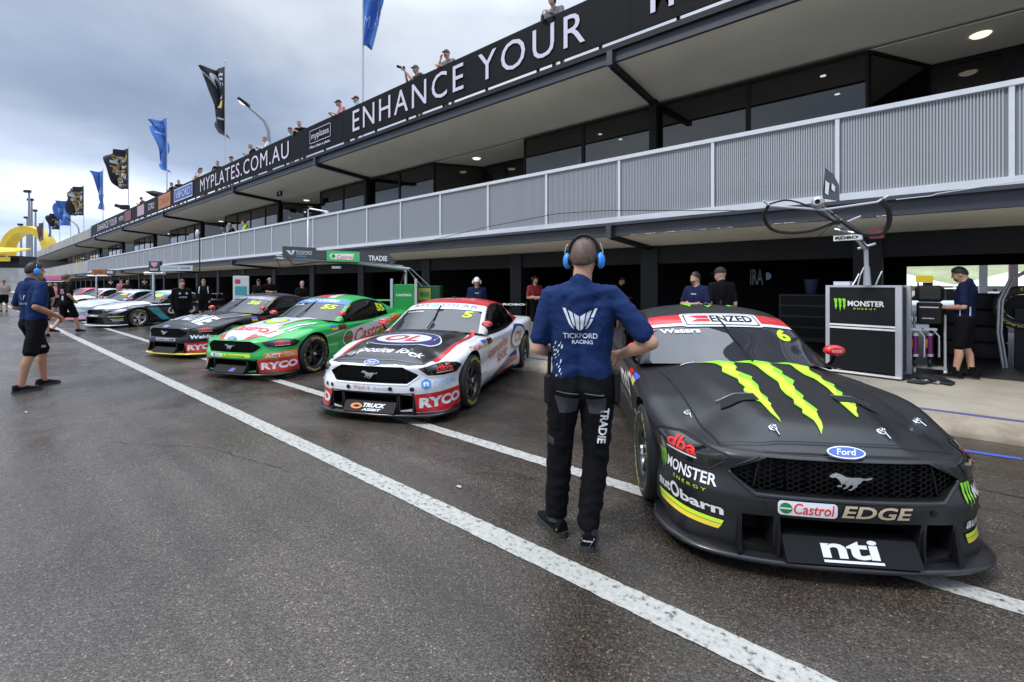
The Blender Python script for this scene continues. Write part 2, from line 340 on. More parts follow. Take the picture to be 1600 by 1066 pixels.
MB().mat(mat('dark_garage_floor', (.038, .037, .036), .5, noise_s=.6, noise_a=.3)).add([(-130, 9.9, FZ), (9, 9.9, FZ), (9, 19.6, FZ), (-130, 19.6, FZ)], [(0, 1, 2, 3)]).build('garage_floor', kind='structure')  # dark floor paint, its colour set darker still to deepen the garage shade
tape = mat('purple_floor_tape', (.11, .10, .23), .5, noise_s=3)
MB().mat(tape).box(-40, 1.72, 6.96, 7.05, FZ, FZ + .006).build('floor_tape', kind='structure')
MB().mat(tape).box(1.725, 6, 6.985, 7.015, FZ, FZ + .005).build('floor_tape', kind='structure')
MB().mat(mat('paddock_asphalt', (.20, .20, .20), .8, noise_s=.5)).add([(-300, 19.6, .02), (300, 19.6, .02), (300, 900, .02), (-300, 900, .02)], [(0, 1, 2, 3)]).build('paddock_ground', kind='structure')
g = MB().mat(M['grass']); g.grid([[(x, y, z) for y, z in ((44, .03), (60, 5.5), (90, 9), (130, 9.5))] for x in (-160, -60, 0, 60, 160)], True, flip=True); g.build('grass_bank', kind='structure')

# ================================================================== PIT BUILDING
XL, XR = -125.0, 7.5
COLX = [-4.75 - 4.3 * n for n in range(-2, 28)]
bld = empty('pit_building', (0, 9, 0), 0, 'long two storey grey pit building with dark open garages and glass suites above', 'building')
OFF = Vector((0, -9, 0))
def part(name, mb, m=None, parent=None):
    """a part of the building, written in world coordinates"""
    mb.v = [(x, y - 9, z) for x, y, z in mb.v]; return mb.build(name, parent or bld, m)
# balcony slab with its sloping soffit, fascia beam and ledge
part('balcony_slab', MB().mat(M['soffit']).prism([(9.08, 2.655), (11.3, 2.525), (11.3, 2.95), (9.08, 2.95)], 'x', XL, XR))
part('fascia_beam', MB().mat(M['beam']).box(XL, XR, 8.985, 9.078, 2.62, 2.84).box(XL, XR, 8.87, 9.078, 2.842, 2.902))
part('balcony_floor', MB().mat(M['concrete']).box(XL, XR, 9.1, 17, 2.952, 3.0))
ups = MB().mat(mat('pale_upstand', (.46, .42, .36), .8, noise_s=2, noise_a=.2)); ups.box(XL, XR, 9.35, 9.5, 3.002, 3.16); part('floor_upstand', ups)
# roof slab, its edge beam and parapet
part('roof_slab', MB().mat(M['soffit']).prism([(9.10, 6.41), (11.4, 6.235), (20, 6.2), (20, 6.60), (9.10, 6.60)], 'x', XL, XR))
part('roof_edge_beam', MB().mat(M['beam']).box(XL, XR, 9.02, 9.098, 6.38, 6.60).mat(M['dark']).box(XL, XR, 8.93, 9.098, 6.602, 6.72))
part('roof_deck', MB().mat(M['concrete']).box(XL, XR, 9.1, 20, 6.602, 6.66))
part('parapet', MB().mat(M['concrete']).box(XL, -67.6, 8.95, 9.09, 6.73, 7.75))
# columns of the garage fronts
for i, cx in enumerate(COLX):
    part('garage_column', MB().mat(M['dark']).box(cx - .22, cx + .22, 10.95, 11.4, FZ, 2.525))
lint = MB().mat(M['wallk']).box(XL, XR, 11.0, 11.25, 2.1, 2.522); part('lintel', lint)
# brackets under both edges
for bx in (-4.75, -17.65, -26.25, -39.15, -52.05, -64.95, -77.85):
    m_ = MB().mat(M['dark'])
    m_.hull([(bx + s*.045, y, z) for s in (-1, 1) for y, z in ((9.0, 2.56), (9.0, 2.70), (11.2, 2.42), (11.2, 2.55))]); m_.mat(M['beam']).box(bx - .06, bx + .06, 8.86, 8.98, 2.58, 2.838)
    part('balcony_bracket', m_)
    m_ = MB().mat(M['dark'])
    m_.hull([(bx + s*.05, y, z) for s in (-1, 1) for y, z in ((9.02, 6.26), (9.02, 6.40), (11.36, 6.10), (11.36, 6.24))]); m_.mat(M['beam']).box(bx - .065, bx + .065, 8.90, 9.015, 6.29, 6.60)
    part('roof_bracket', m_)
    part('balcony_post', MB().mat(M['black']).box(bx - .09, bx + .09, 11.16, 11.33, 3.0, 6.23))
# garage interior: side partitions every three bays, back wall with one open roller door
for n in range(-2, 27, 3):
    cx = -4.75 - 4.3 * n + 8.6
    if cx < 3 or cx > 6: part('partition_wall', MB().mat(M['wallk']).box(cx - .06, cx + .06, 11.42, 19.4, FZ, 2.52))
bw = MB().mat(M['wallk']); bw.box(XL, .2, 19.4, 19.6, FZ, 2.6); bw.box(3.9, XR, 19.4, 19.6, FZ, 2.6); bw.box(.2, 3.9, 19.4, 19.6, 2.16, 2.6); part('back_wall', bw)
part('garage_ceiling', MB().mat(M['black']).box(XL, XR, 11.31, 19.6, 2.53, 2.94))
part('end_wall', MB().mat(M['concrete']).box(XR, XR + .3, 9.1, 20, 0, 6.6)); part('end_wall', MB().mat(M['concrete']).box(XL - .3, XL, 9.1, 20, 0, 6.6))
# upper storey: glazed suites, recessed doors every third bay
inner = MB().mat(M['black']); inner.box(XL, XR, 17, 17.2, 3.0, 6.22)
inner.mat(mat('suite_floor', (.05, .045, .04), .7)).box(XL, XR, 11.5, 17, 3.0, 3.012); part('suite_interior', inner)
part('suite_ceiling', MB().mat(mat('suite_ceiling', (.05, .05, .05), .8)).box(XL, XR, 11.5, 17, 6.19, 6.2))
def pane(x0, y0, x1, y1, z0=3.02, z1=6.16, fr=.05):
    d = Vector((x1 - x0, y1 - y0, 0)); L_ = d.length; d.normalize(); n = Vector((d.y, -d.x, 0))
    fm = MB().mat(M['black']); mid = Vector(((x0 + x1)/2, (y0 + y1)/2, 0))
    for zc, hz in ((z0 + fr/2, fr/2), (z1 - fr/2, fr/2)): fm.obox(mid + Vector((0, 0, zc)), d*(L_/2), n*.04, (0, 0, hz))
    for s in (-1, 1): fm.obox(mid + d*(s*(L_/2 - fr/2)) + Vector((0, 0, (z0 + z1)/2)), d*(fr/2), n*.038, (0, 0, (z1 - z0)/2 - fr))
    w = part('window', fm)
    p = MB().mat(M['glass']).obox(mid + Vector((0, 0, (z0 + z1)/2)), d*(L_/2 - fr), n*.008, (0, 0, (z1 - z0)/2 - fr))
    part('pane', p, parent=w)
for cx in COLX:
    n = round((-4.75 - cx) / 4.3)
    x0, x1 = cx, cx + 4.3                           # bay to the right of the column
    if x1 > XR + 1 or x0 < -110: continue
    if (n + 1) % 3 == 0 and n != 26:                # recessed doorway bay
        pane(x0, 11.4, x0 + .95, 13.0); pane(x1, 13.0, x1, 11.4)
        for q in range(3): pane(x0 + .95 + q*(3.35/3), 13.0, x0 + .95 + (q + 1)*(3.35/3), 13.0, fr=.09)
        part('recess_soffit', MB().mat(M['soffit']).box(x0 + .02, x1 - .02, 11.42, 13.1, 6.17, 6.186))
        part('ceiling_lamp', MB().mat(M['lamp']).lathe([(0, -.04), (.12, -.03), (.15, 0)], (x0 + 1.6, 12.0, 6.168), n=20))
    else:
        pane(x0, 11.4, x0 + 2.15, 11.4); pane(x0 + 2.15, 11.4, x1, 11.4)
rnd = random.Random(5)
for cx in COLX[:14]:
    for q in range(2):
        part('downlight', MB().mat(mat('lit_downlight', (1, 1, 1), .4, emit=(1, .97, .9), emit_s=9)).lathe([(0, -.012), (.055, -.01), (.06, 0)], (cx + rnd.uniform(.5, 3.8), rnd.uniform(11.9, 14.5), 6.188), n=10))
# small signs under the soffit and slim grey columns on the balcony
part('exit_sign', MB().mat(M['black']).box(xy(434, 10.2), xy(434, 10.2) + .5, 10.15, 10.22, 6.02, 6.24).mat(M['white']).box(xy(434, 10.2) + .3, xy(434, 10.2) + .38, 10.144, 10.149, 6.09, 6.17))

# ================================================================== BALCONY RAILING
NB = 38; PX = [1.15 - 1.9 * i for i in range(-3, NB)]
rl = empty('balcony_railing', (0, 9, 0), 0, 'light grey balcony railing with slatted mesh panels along the upper storey', 'railing')
def rpart(name, mb): mb.v = [(x, y - 9, z) for x, y, z in mb.v]; return mb.build(name, rl)
rpart('top_rail', MB().mat(M['rail']).box(PX[-1] - .03, PX[0] + .03, 8.94, 9.03, 4.225, 4.30))
rpart('base_channel', MB().mat(M['rail']).box(PX[-1] - .03, PX[0] + .03, 8.94, 9.03, 2.906, 3.02))
pm = MB().mat(M['rail']).box(-.028, .028, -.05, .03, 3.021, 4.224).mesh('post')
sl = MB().mat(M['mesh']); ns = 52
for i in range(ns):
    x = .06 + (1.9 - .12) * (i + .5) / ns; sl.box(x - .0088, x + .0088, -.004, .004, 3.03, 4.215)
sl.mat(M['veil']).box(.03, 1.87, .012, .014, 3.03, 4.215).mat(M['mesh'])
sl.box(.03, 1.87, -.006, .006, 4.2155, 4.2235).box(.03, 1.87, -.006, .006, 3.0215, 3.0295)
slm = sl.mesh('mesh_panel')
for i, px in enumerate(PX):
    o = link(bpy.data.objects.new('post', pm), rl); o.location = (px, 0, 0)
    if i: o = link(bpy.data.objects.new('mesh_panel', slm), rl); o.location = (px, -.01, 0)
# beyond the mesh: a solid grey balustrade
MB().mat(M['concrete']).box(XL, PX[-1] - .06, 8.94, 9.03, 2.906, 4.28).build('balcony_balustrade', label='plain grey solid balustrade at the far end of the balcony', cat='balustrade')

# ================================================================== ROOF BANNERS
rb = empty('roof_railing', (0, 9.05, 6.66), 0, 'dark steel posts carrying the black banner along the roof edge', 'railing')
for i in range(44):
    x = 7.0 - i * 1.72
    MB().mat(M['dark']).box(x - .03, x + .03, -.03, .03, .07, 1.2).build('post', rb)
MB().mat(M['dark']).box(-67.5, 7.2, -.03, .03, 1.201, 1.25).build('handrail', rb)
Y0 = 8.97
UX, UZ = (1, 0, 0), (0, 0, 1)
def banner(x0, x1, label):
    o = empty('roof_banner', ((x0 + x1)/2, Y0, 6.82), 0, label, 'banner', 'banners along the roof rail'); b = MB().mat(M['banner'])
    n = max(2, int((x1 - x0) / 1.2)); rr = random.Random(int(x0 * 7))
    offs = [rr.uniform(-.012, .012) for _ in range(n + 1)]
    cx = (x0 + x1)/2
    b.grid([[(lerp(x0, x1, i/n) - cx, offs[i] * (1 if 0 < j < 3 else .3), 1.13 * j / 3) for j in range(4)] for i in range(n + 1)], True)
    b.grid([[(lerp(x0, x1, i/n) - cx, .03, 1.13 * j / 3) for j in range(4)] for i in range(n + 1)], True, flip=True); b.build('sheet', o)
    o['cx'] = cx; return o
def btext(o, txt, x0, x1, z0, z1, m=None, **k):
    mb = MB().mat(m or M['lilac']); text_on(mb, txt, (x0 - o['cx'], -.025, z0 - 6.82), UX, UZ, x1 - x0, z1 - z0, **k); return mb.build('lettering', o)
def bplate(o, x0, x1, z0, z1, m):
    return MB().mat(m).box(x0 - o['cx'], x1 - o['cx'], -.022, -.016, z0 - 6.82, z1 - 6.82).build('printed_panel', o)
o = banner(-4.295, 7.4, 'black banner at the right end starting with the letters MOS'); btext(o, 'MOS', -3.85, -2.45, 7.06, 7.85, bold=.025)
o = banner(-15.645, -4.3, 'black banner reading ENHANCE YOUR in wide pale letters'); btext(o, 'ENHANCE YOUR', xy(552, Y0), xy(915, Y0), 7.03, 7.78, space=1.22)
o = banner(-32.6, -15.65, 'black banner reading MYPLATES.COM.AU beside a small boxed logo'); btext(o, 'MYPLATES.COM.AU', xy(313.6, Y0), xy(452, Y0), 7.02, 7.74, space=1.12)
xa, xb = xy(485, Y0), xy(517, Y0); btext(o, 'myplates', xa + .12, xb - .12, 7.30, 7.62); btext(o, 'More than a plate.', xa, xb, 6.98, 7.12, bold=.02)
mb = MB().mat(M['lilac']); c = o['cx']
for (p, q) in (((xa, 7.22), (xb, 7.22)), ((xa, 7.72), (xb, 7.72)), ((xa, 7.22), (xa, 7.72)), ((xb, 7.22), (xb, 7.72))):
    mb.box(min(p[0], q[0]) - c - .01, max(p[0], q[0]) - c + .01, -.024, -.018, p[1] - 6.83, q[1] - 6.81)
mb.build('logo_frame', o)
o = banner(-48.5, -32.65, 'black banner with a row of coloured number plates ending in a blue one')
bplue = mat('blue_plate', (.035, .06, .22), .5); borange = mat('orange_plate', (.42, .13, .02), .5); bred = mat('red_plate', (.16, .018, .018), .5); bpink = mat('pale_plate', (.42, .30, .34), .5)
ltb = mat('pale_blue_lettering', (.45, .55, .85), .5); dko = mat('dark_brown_lettering', (.10, .035, .01), .5)
xa, xb = xy(273, Y0), xy(300.6, Y0); bplate(o, xa - .05, xb + .05, 6.98, 7.82, ltb); p = bplate(o, xa + .05, xb - .05, 7.06, 7.74, bplue); p.location.y -= .006; t = btext(o, 'V8FORD', xa + .3, xb - .3, 7.16, 7.64, ltb); t.location.y -= .008
xa, xb = xy(248, Y0), xy(266.7, Y0); bplate(o, xa, xb, 6.92, 7.86, borange); btext(o, 'CRASH', xa + .3, xb - .3, 7.15, 7.62, dko)
xa, xb = xy(232, Y0), xy(241.6, Y0); btext(o, 'GTRO', xa, xb, 7.15, 7.62); 
xa, xb = xy(215, Y0), xy(225.6, Y0); bplate(o, max(xa, -48.3), xb, 7.0, 7.8, bpink)
o = banner(-67.4, -48.55, 'black banner at the far left end with ENHANCE YOUR repeated small')
xa, xb = xy(195, Y0), xy(207.5, Y0); bplate(o, xa, -48.7, 6.98, 7.8, bred); btext(o, 'ENHANCE YOUR', xy(153, Y0), xy(183, Y0), 7.08, 7.72); btext(o, 'METRO', xy(186.5, Y0), xy(193.5, Y0), 7.2, 7.6)
# paint flaking off the lower edge of the fascia beam
rf = random.Random(11); fk = MB().mat(mat('bare_flaked_paint', (.55, .54, .50), .8))
for xa_, xb_ in ((xy(985, 8.98), xy(1145, 8.98)), (xy(1205, 8.98), xy(1262, 8.98)), (xy(1370, 8.98), xy(1392, 8.98))):
    n_ = int((xb_ - xa_) / .035); top_ = [2.621 + .018*abs(noise.noise(Vector((i*.31, xa_, 0)))) + (.012 if rf.random() < .15 else 0) for i in range(n_ + 1)]
    fk.grid([[(lerp(xa_, xb_, i/n_), 8.983, 2.6205), (lerp(xa_, xb_, i/n_), 8.983, top_[i])] for i in range(n_ + 1)], False, flip=True)
part('flaked_paint', fk)
# loose cable along the balcony fascia
pts = [yp(u, v, 8.80) for u, v in ((560, 402), (640, 384), (760, 355), (870, 334), (950, 329), (1080, 329), (1190, 329.5), (1198, 331))]
MB().mat(M['rubber']).tube(pts, .008, 6).build('cable', label='thin grey cable slung along the beam under the balcony', cat='cable')
pts = [yp(u, v, 8.78) for u, v in ((1400, 312), (1456, 306), (1464, 303), (1540, 291), (1640, 277))]
MB().mat(M['alu']).tube(pts, .007, 6).build('cable', label='pale cable under the balcony edge above the open garage door', cat='cable')
# ================================================================== RACE CARS
# local axes of a car: x to the right seen from the front, y rearwards from the front axle, z up
WB = 2.82
OUT = [(0, -.95), (.25, -.942), (.46, -.912), (.63, -.845), (.755, -.735), (.838, -.58), (.888, -.42), (.925, -.2), (.94, 0.03), (.93, .3), (.912, .55), (.895, .9), (.89, 1.4),
       (.90, 1.9), (.93, 2.35), (.96, 2.75), (.957, 3.1), (.92, 3.4), (.85, 3.6), (.6, 3.72), (.3, 3.75), (0, 3.76)]
def catmull(P, n):
    r = []
    for i in range(len(P) - 1):
        p0, p1, p2, p3 = [Vector(P[max(0, min(len(P) - 1, j))]) for j in (i - 1, i, i + 1, i + 2)]
        if i == 0: p0 = Vector((-P[1][0], P[1][1]))
        if i == len(P) - 2: p3 = Vector((-P[-2][0], P[-2][1]))
        for k in range(n):
            t = k / n; r.append(.5 * (2*p1 + (p2 - p0)*t + (2*p0 - 5*p1 + 4*p2 - p3)*t*t + (3*p1 - p0 - 3*p2 + p3)*t**3))
    return r + [Vector(P[-1])]
OPL = catmull(OUT, 12); OS = [0.0]
for a, b in zip(OPL, OPL[1:]): OS.append(OS[-1] + (b - a).length)
OLEN = OS[-1]
def outl(s):
    sg = -1 if s < 0 else 1; a = min(abs(s), OLEN - 1e-6); lo, hi = 0, len(OS) - 1
    while hi - lo > 1:
        m = (lo + hi) // 2
        if OS[m] <= a: lo = m
        else: hi = m
    t = (a - OS[lo]) / (OS[hi] - OS[lo]); p = OPL[lo].lerp(OPL[hi], t)
    d0 = OPL[min(lo + 1, len(OPL) - 1)] - OPL[max(lo - 1, 0)]; d1 = OPL[min(hi + 1, len(OPL) - 1)] - OPL[max(hi - 1, 0)]
    if lo == 0: d0 = Vector((1, 0))
    if hi == len(OPL) - 1: d1 = Vector((-1, 0))
    d = d0.normalized().lerp(d1.normalized(), t).normalized(); n = Vector((d.y, -d.x))
    return Vector((p.x * sg, p.y)), Vector((n.x * sg, n.y))
ZSH = [(-.95, .655), (-.8, .655), (-.62, .665), (-.45, .70), (-.3, .735), (-.1, .785), (.1, .805), (.5, .818), (1.0, .828), (1.8, .848), (2.3, .885), (2.8, .922), (3.3, .94), (3.76, .93)]
ZC = [(-.95, .66), (-.86, .70), (-.75, .735), (-.5, .787), (-.2, .832), (.2, .882), (.5, .918), (.8, .93), (2.6, .93), (3.0, .955), (3.4, .965), (3.76, .945)]
def rad(y, s):
    return lerp(.045, lerp(.15, .10, smooth(.3, 1.2, y)), smooth(.55, 1.1, abs(s))), lerp(.04, lerp(.10, .075, smooth(.3, 1.2, y)), smooth(.5, 1.1, abs(s)))
def prof_off(s, z):
    a = abs(s); wn = 1 - smooth(.8, 1.2, a)
    fr = interp([(.09, -.03), (.16, -.008), (.30, 0), (.36, .010), (.43, .014), (.47, -.004), (.55, -.016), (.61, -.010), (.66, -.012)], z)
    sd = interp([(.09, -.085), (.15, -.04), (.30, -.016), (.45, -.034), (.58, -.014), (.72, 0), (.9, 0)], z)
    return fr * wn + sd * (1 - wn) + .05 * math.exp(-((a - .92) / .2)**2) * (1 - smooth(.10, .26, z))
def half_at(y):                     # half width of the plan at y
    for i in range(1, len(OPL)):
        if OPL[i - 1].y <= y <= OPL[i].y and OPL[i].y > OPL[i - 1].y:
            return lerp(OPL[i - 1].x, OPL[i].x, (y - OPL[i - 1].y) / (OPL[i].y - OPL[i - 1].y))
    return .3
def top_z(x, y):
    zc, ze = interp(ZC, y), interp(ZSH, y); f = min(1.0, abs(x) / max(.2, half_at(min(3.7, max(-.9, y)))))
    z = zc - (zc - ze) * f**2.6
    ax = abs(x); xd = lerp(.34, .52, smooth(-.8, .5, y)); on = smooth(-.9, -.6, y) * (1 - smooth(.35, .6, y))
    z += on * (.026 * (1 - smooth(xd - .032, xd + .036, ax)) - .008 * math.exp(-((ax - xd - .09) / .06)**2))
    z += .022 * math.exp(-((ax - .80) / .10)**2) * math.exp(-((y - .05) / .38)**2)
    return z
def body_rows(ncol=236):
    ss = []
    for i in range(ncol + 1):
        t = i / ncol; ss.append(OLEN * (t + .085 * sin(2 * pi * t) * -1 * .6))
    zt = [0, .05, .11, .18, .26, .34, .42, .50, .58, .66, .74, .82, .90, 1.0]
    cols = []
    for s in ss:
        p, n = outl(s); zs = interp(ZSH, p.y); rx, rz = rad(p.y, s); zb = lerp(.105, .115, smooth(1, 2, s)); z1 = zs - rz
        c = []
        for t in zt:
            z = lerp(zb, z1, t); o = prof_off(s, z); c.append((p.x + n.x * o, p.y + n.y * o, z))
        o1 = prof_off(s, z1)
        for k in range(1, 6):
            a = k / 6 * pi / 2; o = o1 - rx * (1 - cos(a)); c.append([p.x + n.x * o, p.y + n.y * o, z1 + rz * sin(a)])
        e = Vector((p.x + n.x * (o1 - rx), p.y + n.y * (o1 - rx)))
        ys = p.y + .45 * (1 - smooth(-.95, .4, p.y)) - .4 * smooth(2.9, 3.76, p.y)
        spine = Vector((0, ys)); ztop = lambda q: top_z(q.x, q.y)
        dz = (z1 + rz) - ztop(e)
        # meet the shoulder exactly, then follow the height field
        for k in range(0, 19):
            t = (k / 18); q = e.lerp(spine, t); z = ztop(q) + dz * (1 - smooth(0, .5, t)); c.append([q.x, q.y, z])
        cols.append(c)
    return ss, cols
def closed_body():
    ss, cols = body_rows(); m = len(cols[0]); mb = MB()
    right = cols; left = [[(-p[0], p[1], p[2]) for p in c] for c in cols[::-1]][1:-1]
    rows = right + left; mb.grid(rows, True, close=False)
    n = len(rows); b = [i * m for i in range(n)]
    for k in range(m - 1): mb.f.append([(n - 1) * m + k, (n - 1) * m + k + 1, k + 1, k]); mb.m.append(0); mb.sm.append(True)
    mb.f.append(b[:]); mb.m.append(0); mb.sm.append(False)
    bm = bmesh.new(); vs = [bm.verts.new(v) for v in mb.v]
    for f in mb.f:
        try: bm.faces.new([vs[i] for i in f])
        except ValueError: pass
    bmesh.ops.remove_doubles(bm, verts=bm.verts[:], dist=.0004); bmesh.ops.dissolve_degenerate(bm, dist=.0003, edges=bm.edges[:])
    bmesh.ops.recalc_face_normals(bm, faces=bm.faces[:])
    for f in bm.faces: f.smooth = True
    me = bpy.data.meshes.new('body_blank'); bm.to_mesh(me); bm.free(); return me
GRL = [(-.40, .640), (.40, .640), (.575, .552), (.575, .530), (.46, .455), (-.46, .455), (-.575, .530), (-.575, .552)]
def cutters(kind):
    mb = MB().mat(M['black'])
    for sx in (-1, 1):
        for cy in (0, WB):
            pr = [(0, .60), (.375, .60), (.375, 1.3), (0, 1.3)]
            n = 40; v0 = [(sx * .62, cy + .378 * cos(2*pi*k/n), .35 + .378 * sin(2*pi*k/n)) for k in range(n)]; v1 = [(sx * 1.3, p[1], p[2]) for p in v0]
            fs = [tuple(range(n))[::-1], tuple(range(n, 2*n))] + [(k, (k+1) % n, n + (k+1) % n, n + k) for k in range(n)]
            mb.add(v0 + v1, fs if sx > 0 else [f[::-1] for f in fs])
    if kind == 'coupe':
        mb.prism(GRL[::-1], 'y', -1.3, -.74)
        mb.prism([(-.33, .14), (.33, .14), (.345, .335), (-.345, .335)][::-1], 'y', -1.3, -.62)
        for s in (-1, 1):
            q = [(s*.375, .15), (s*.52, .17), (s*.525, .325), (s*.375, .335)]; mb.prism(q if s < 0 else q[::-1], 'y', -1.3, -.70)
    else:
        mb.prism([(-.42, .655), (.42, .655), (.40, .50), (-.40, .50)], 'y', -1.3, -.82)
        mb.prism([(-.5, .15), (.5, .15), (.46, .40), (-.46, .40)][::-1], 'y', -1.3, -.70)
    return mb
def flip_check(me):
    bm = bmesh.new(); bm.from_mesh(me); bmesh.ops.recalc_face_normals(bm, faces=bm.faces[:])
    if bm.calc_volume(signed=True) < 0: bmesh.ops.reverse_faces(bm, faces=bm.faces[:])
    bm.to_mesh(me); bm.free()
BODYC = {}
def cut_body(kind):
    """blank body minus wheel wells and openings: verts, faces, 'is cut' flags"""
    if kind in BODYC: return BODYC[kind]
    me = closed_body(); flip_check(me); me.materials.append(M['white'])
    cm = cutters(kind).mesh('cutter'); flip_check(cm)
    a = link(bpy.data.objects.new('a', me)); c = link(bpy.data.objects.new('c', cm))
    md = a.modifiers.new('b', 'BOOLEAN'); md.operation = 'DIFFERENCE'; md.object = c; md.solver = 'EXACT'; md.material_mode = 'TRANSFER'
    dg = bpy.context.evaluated_depsgraph_get(); dg.update(); r = bpy.data.meshes.new_from_object(a.evaluated_get(dg))
    cut = [r.materials[p.material_index] is M['black'] if r.materials else False for p in r.polygons]
    out = ([v.co.copy() for v in r.vertices], [tuple(p.vertices) for p in r.polygons], cut)
    for o in (a, c): bpy.data.objects.remove(o)
    BODYC[kind] = out; return out

# greenhouse: centre line, edge line and belt line by station t = 0..10
GC = [(.45, .918), (.72, 1.04), (.98, 1.175), (1.24, 1.285), (1.5, 1.342), (1.8, 1.358), (2.1, 1.342), (2.35, 1.295), (2.7, 1.17), (3.0, 1.04), (3.2, .962)]
GE = [(.785, .76, .862), (.735, .97, .992), (.69, 1.17, 1.122), (.648, 1.38, 1.226), (.625, 1.6, 1.275), (.615, 1.85, 1.290), (.61, 2.1, 1.27), (.61, 2.35, 1.22), (.62, 2.7, 1.095), (.64, 3.0, .985), (.66, 3.2, .935)]
GB = [(.80, .77, .835), (.82, .98, .83), (.835, 1.17, .83), (.84, 1.38, .834), (.838, 1.6, .84), (.834, 1.85, .848), (.822, 2.1, .86), (.805, 2.35, .876), (.768, 2.7, .90), (.71, 3.0, .915), (.665, 3.2, .92)]
def gcen(t): return Vector((0, interp([(i, p[0]) for i, p in enumerate(GC)], t), interp([(i, p[1]) for i, p in enumerate(GC)], t)))
def gvec(T, t): return Vector([interp([(i, p[j]) for i, p in enumerate(T)], t) for j in range(3)])
def gtop(k, t):
    c, e = gcen(t), gvec(GE, t); a = abs(k)
    return Vector((e.x * k, c.y + (e.y - c.y) * a**2.2, c.z + (e.z - c.z) * a**2.4))
def gside(q, t, sg):                # q 0 at the roof edge, 1 at the belt
    e, b = gvec(GE, t), gvec(GB, t); p = e.lerp(b, q); p.x += .03 * sin(pi * min(1, max(0, q))); p.x *= sg; return p
def gnorm(f, a, b, h=.01):
    du = f(a + h, b) - f(a - h, b); dv = f(a, b + h) - f(a, b - h); n = du.cross(dv).normalized(); return n

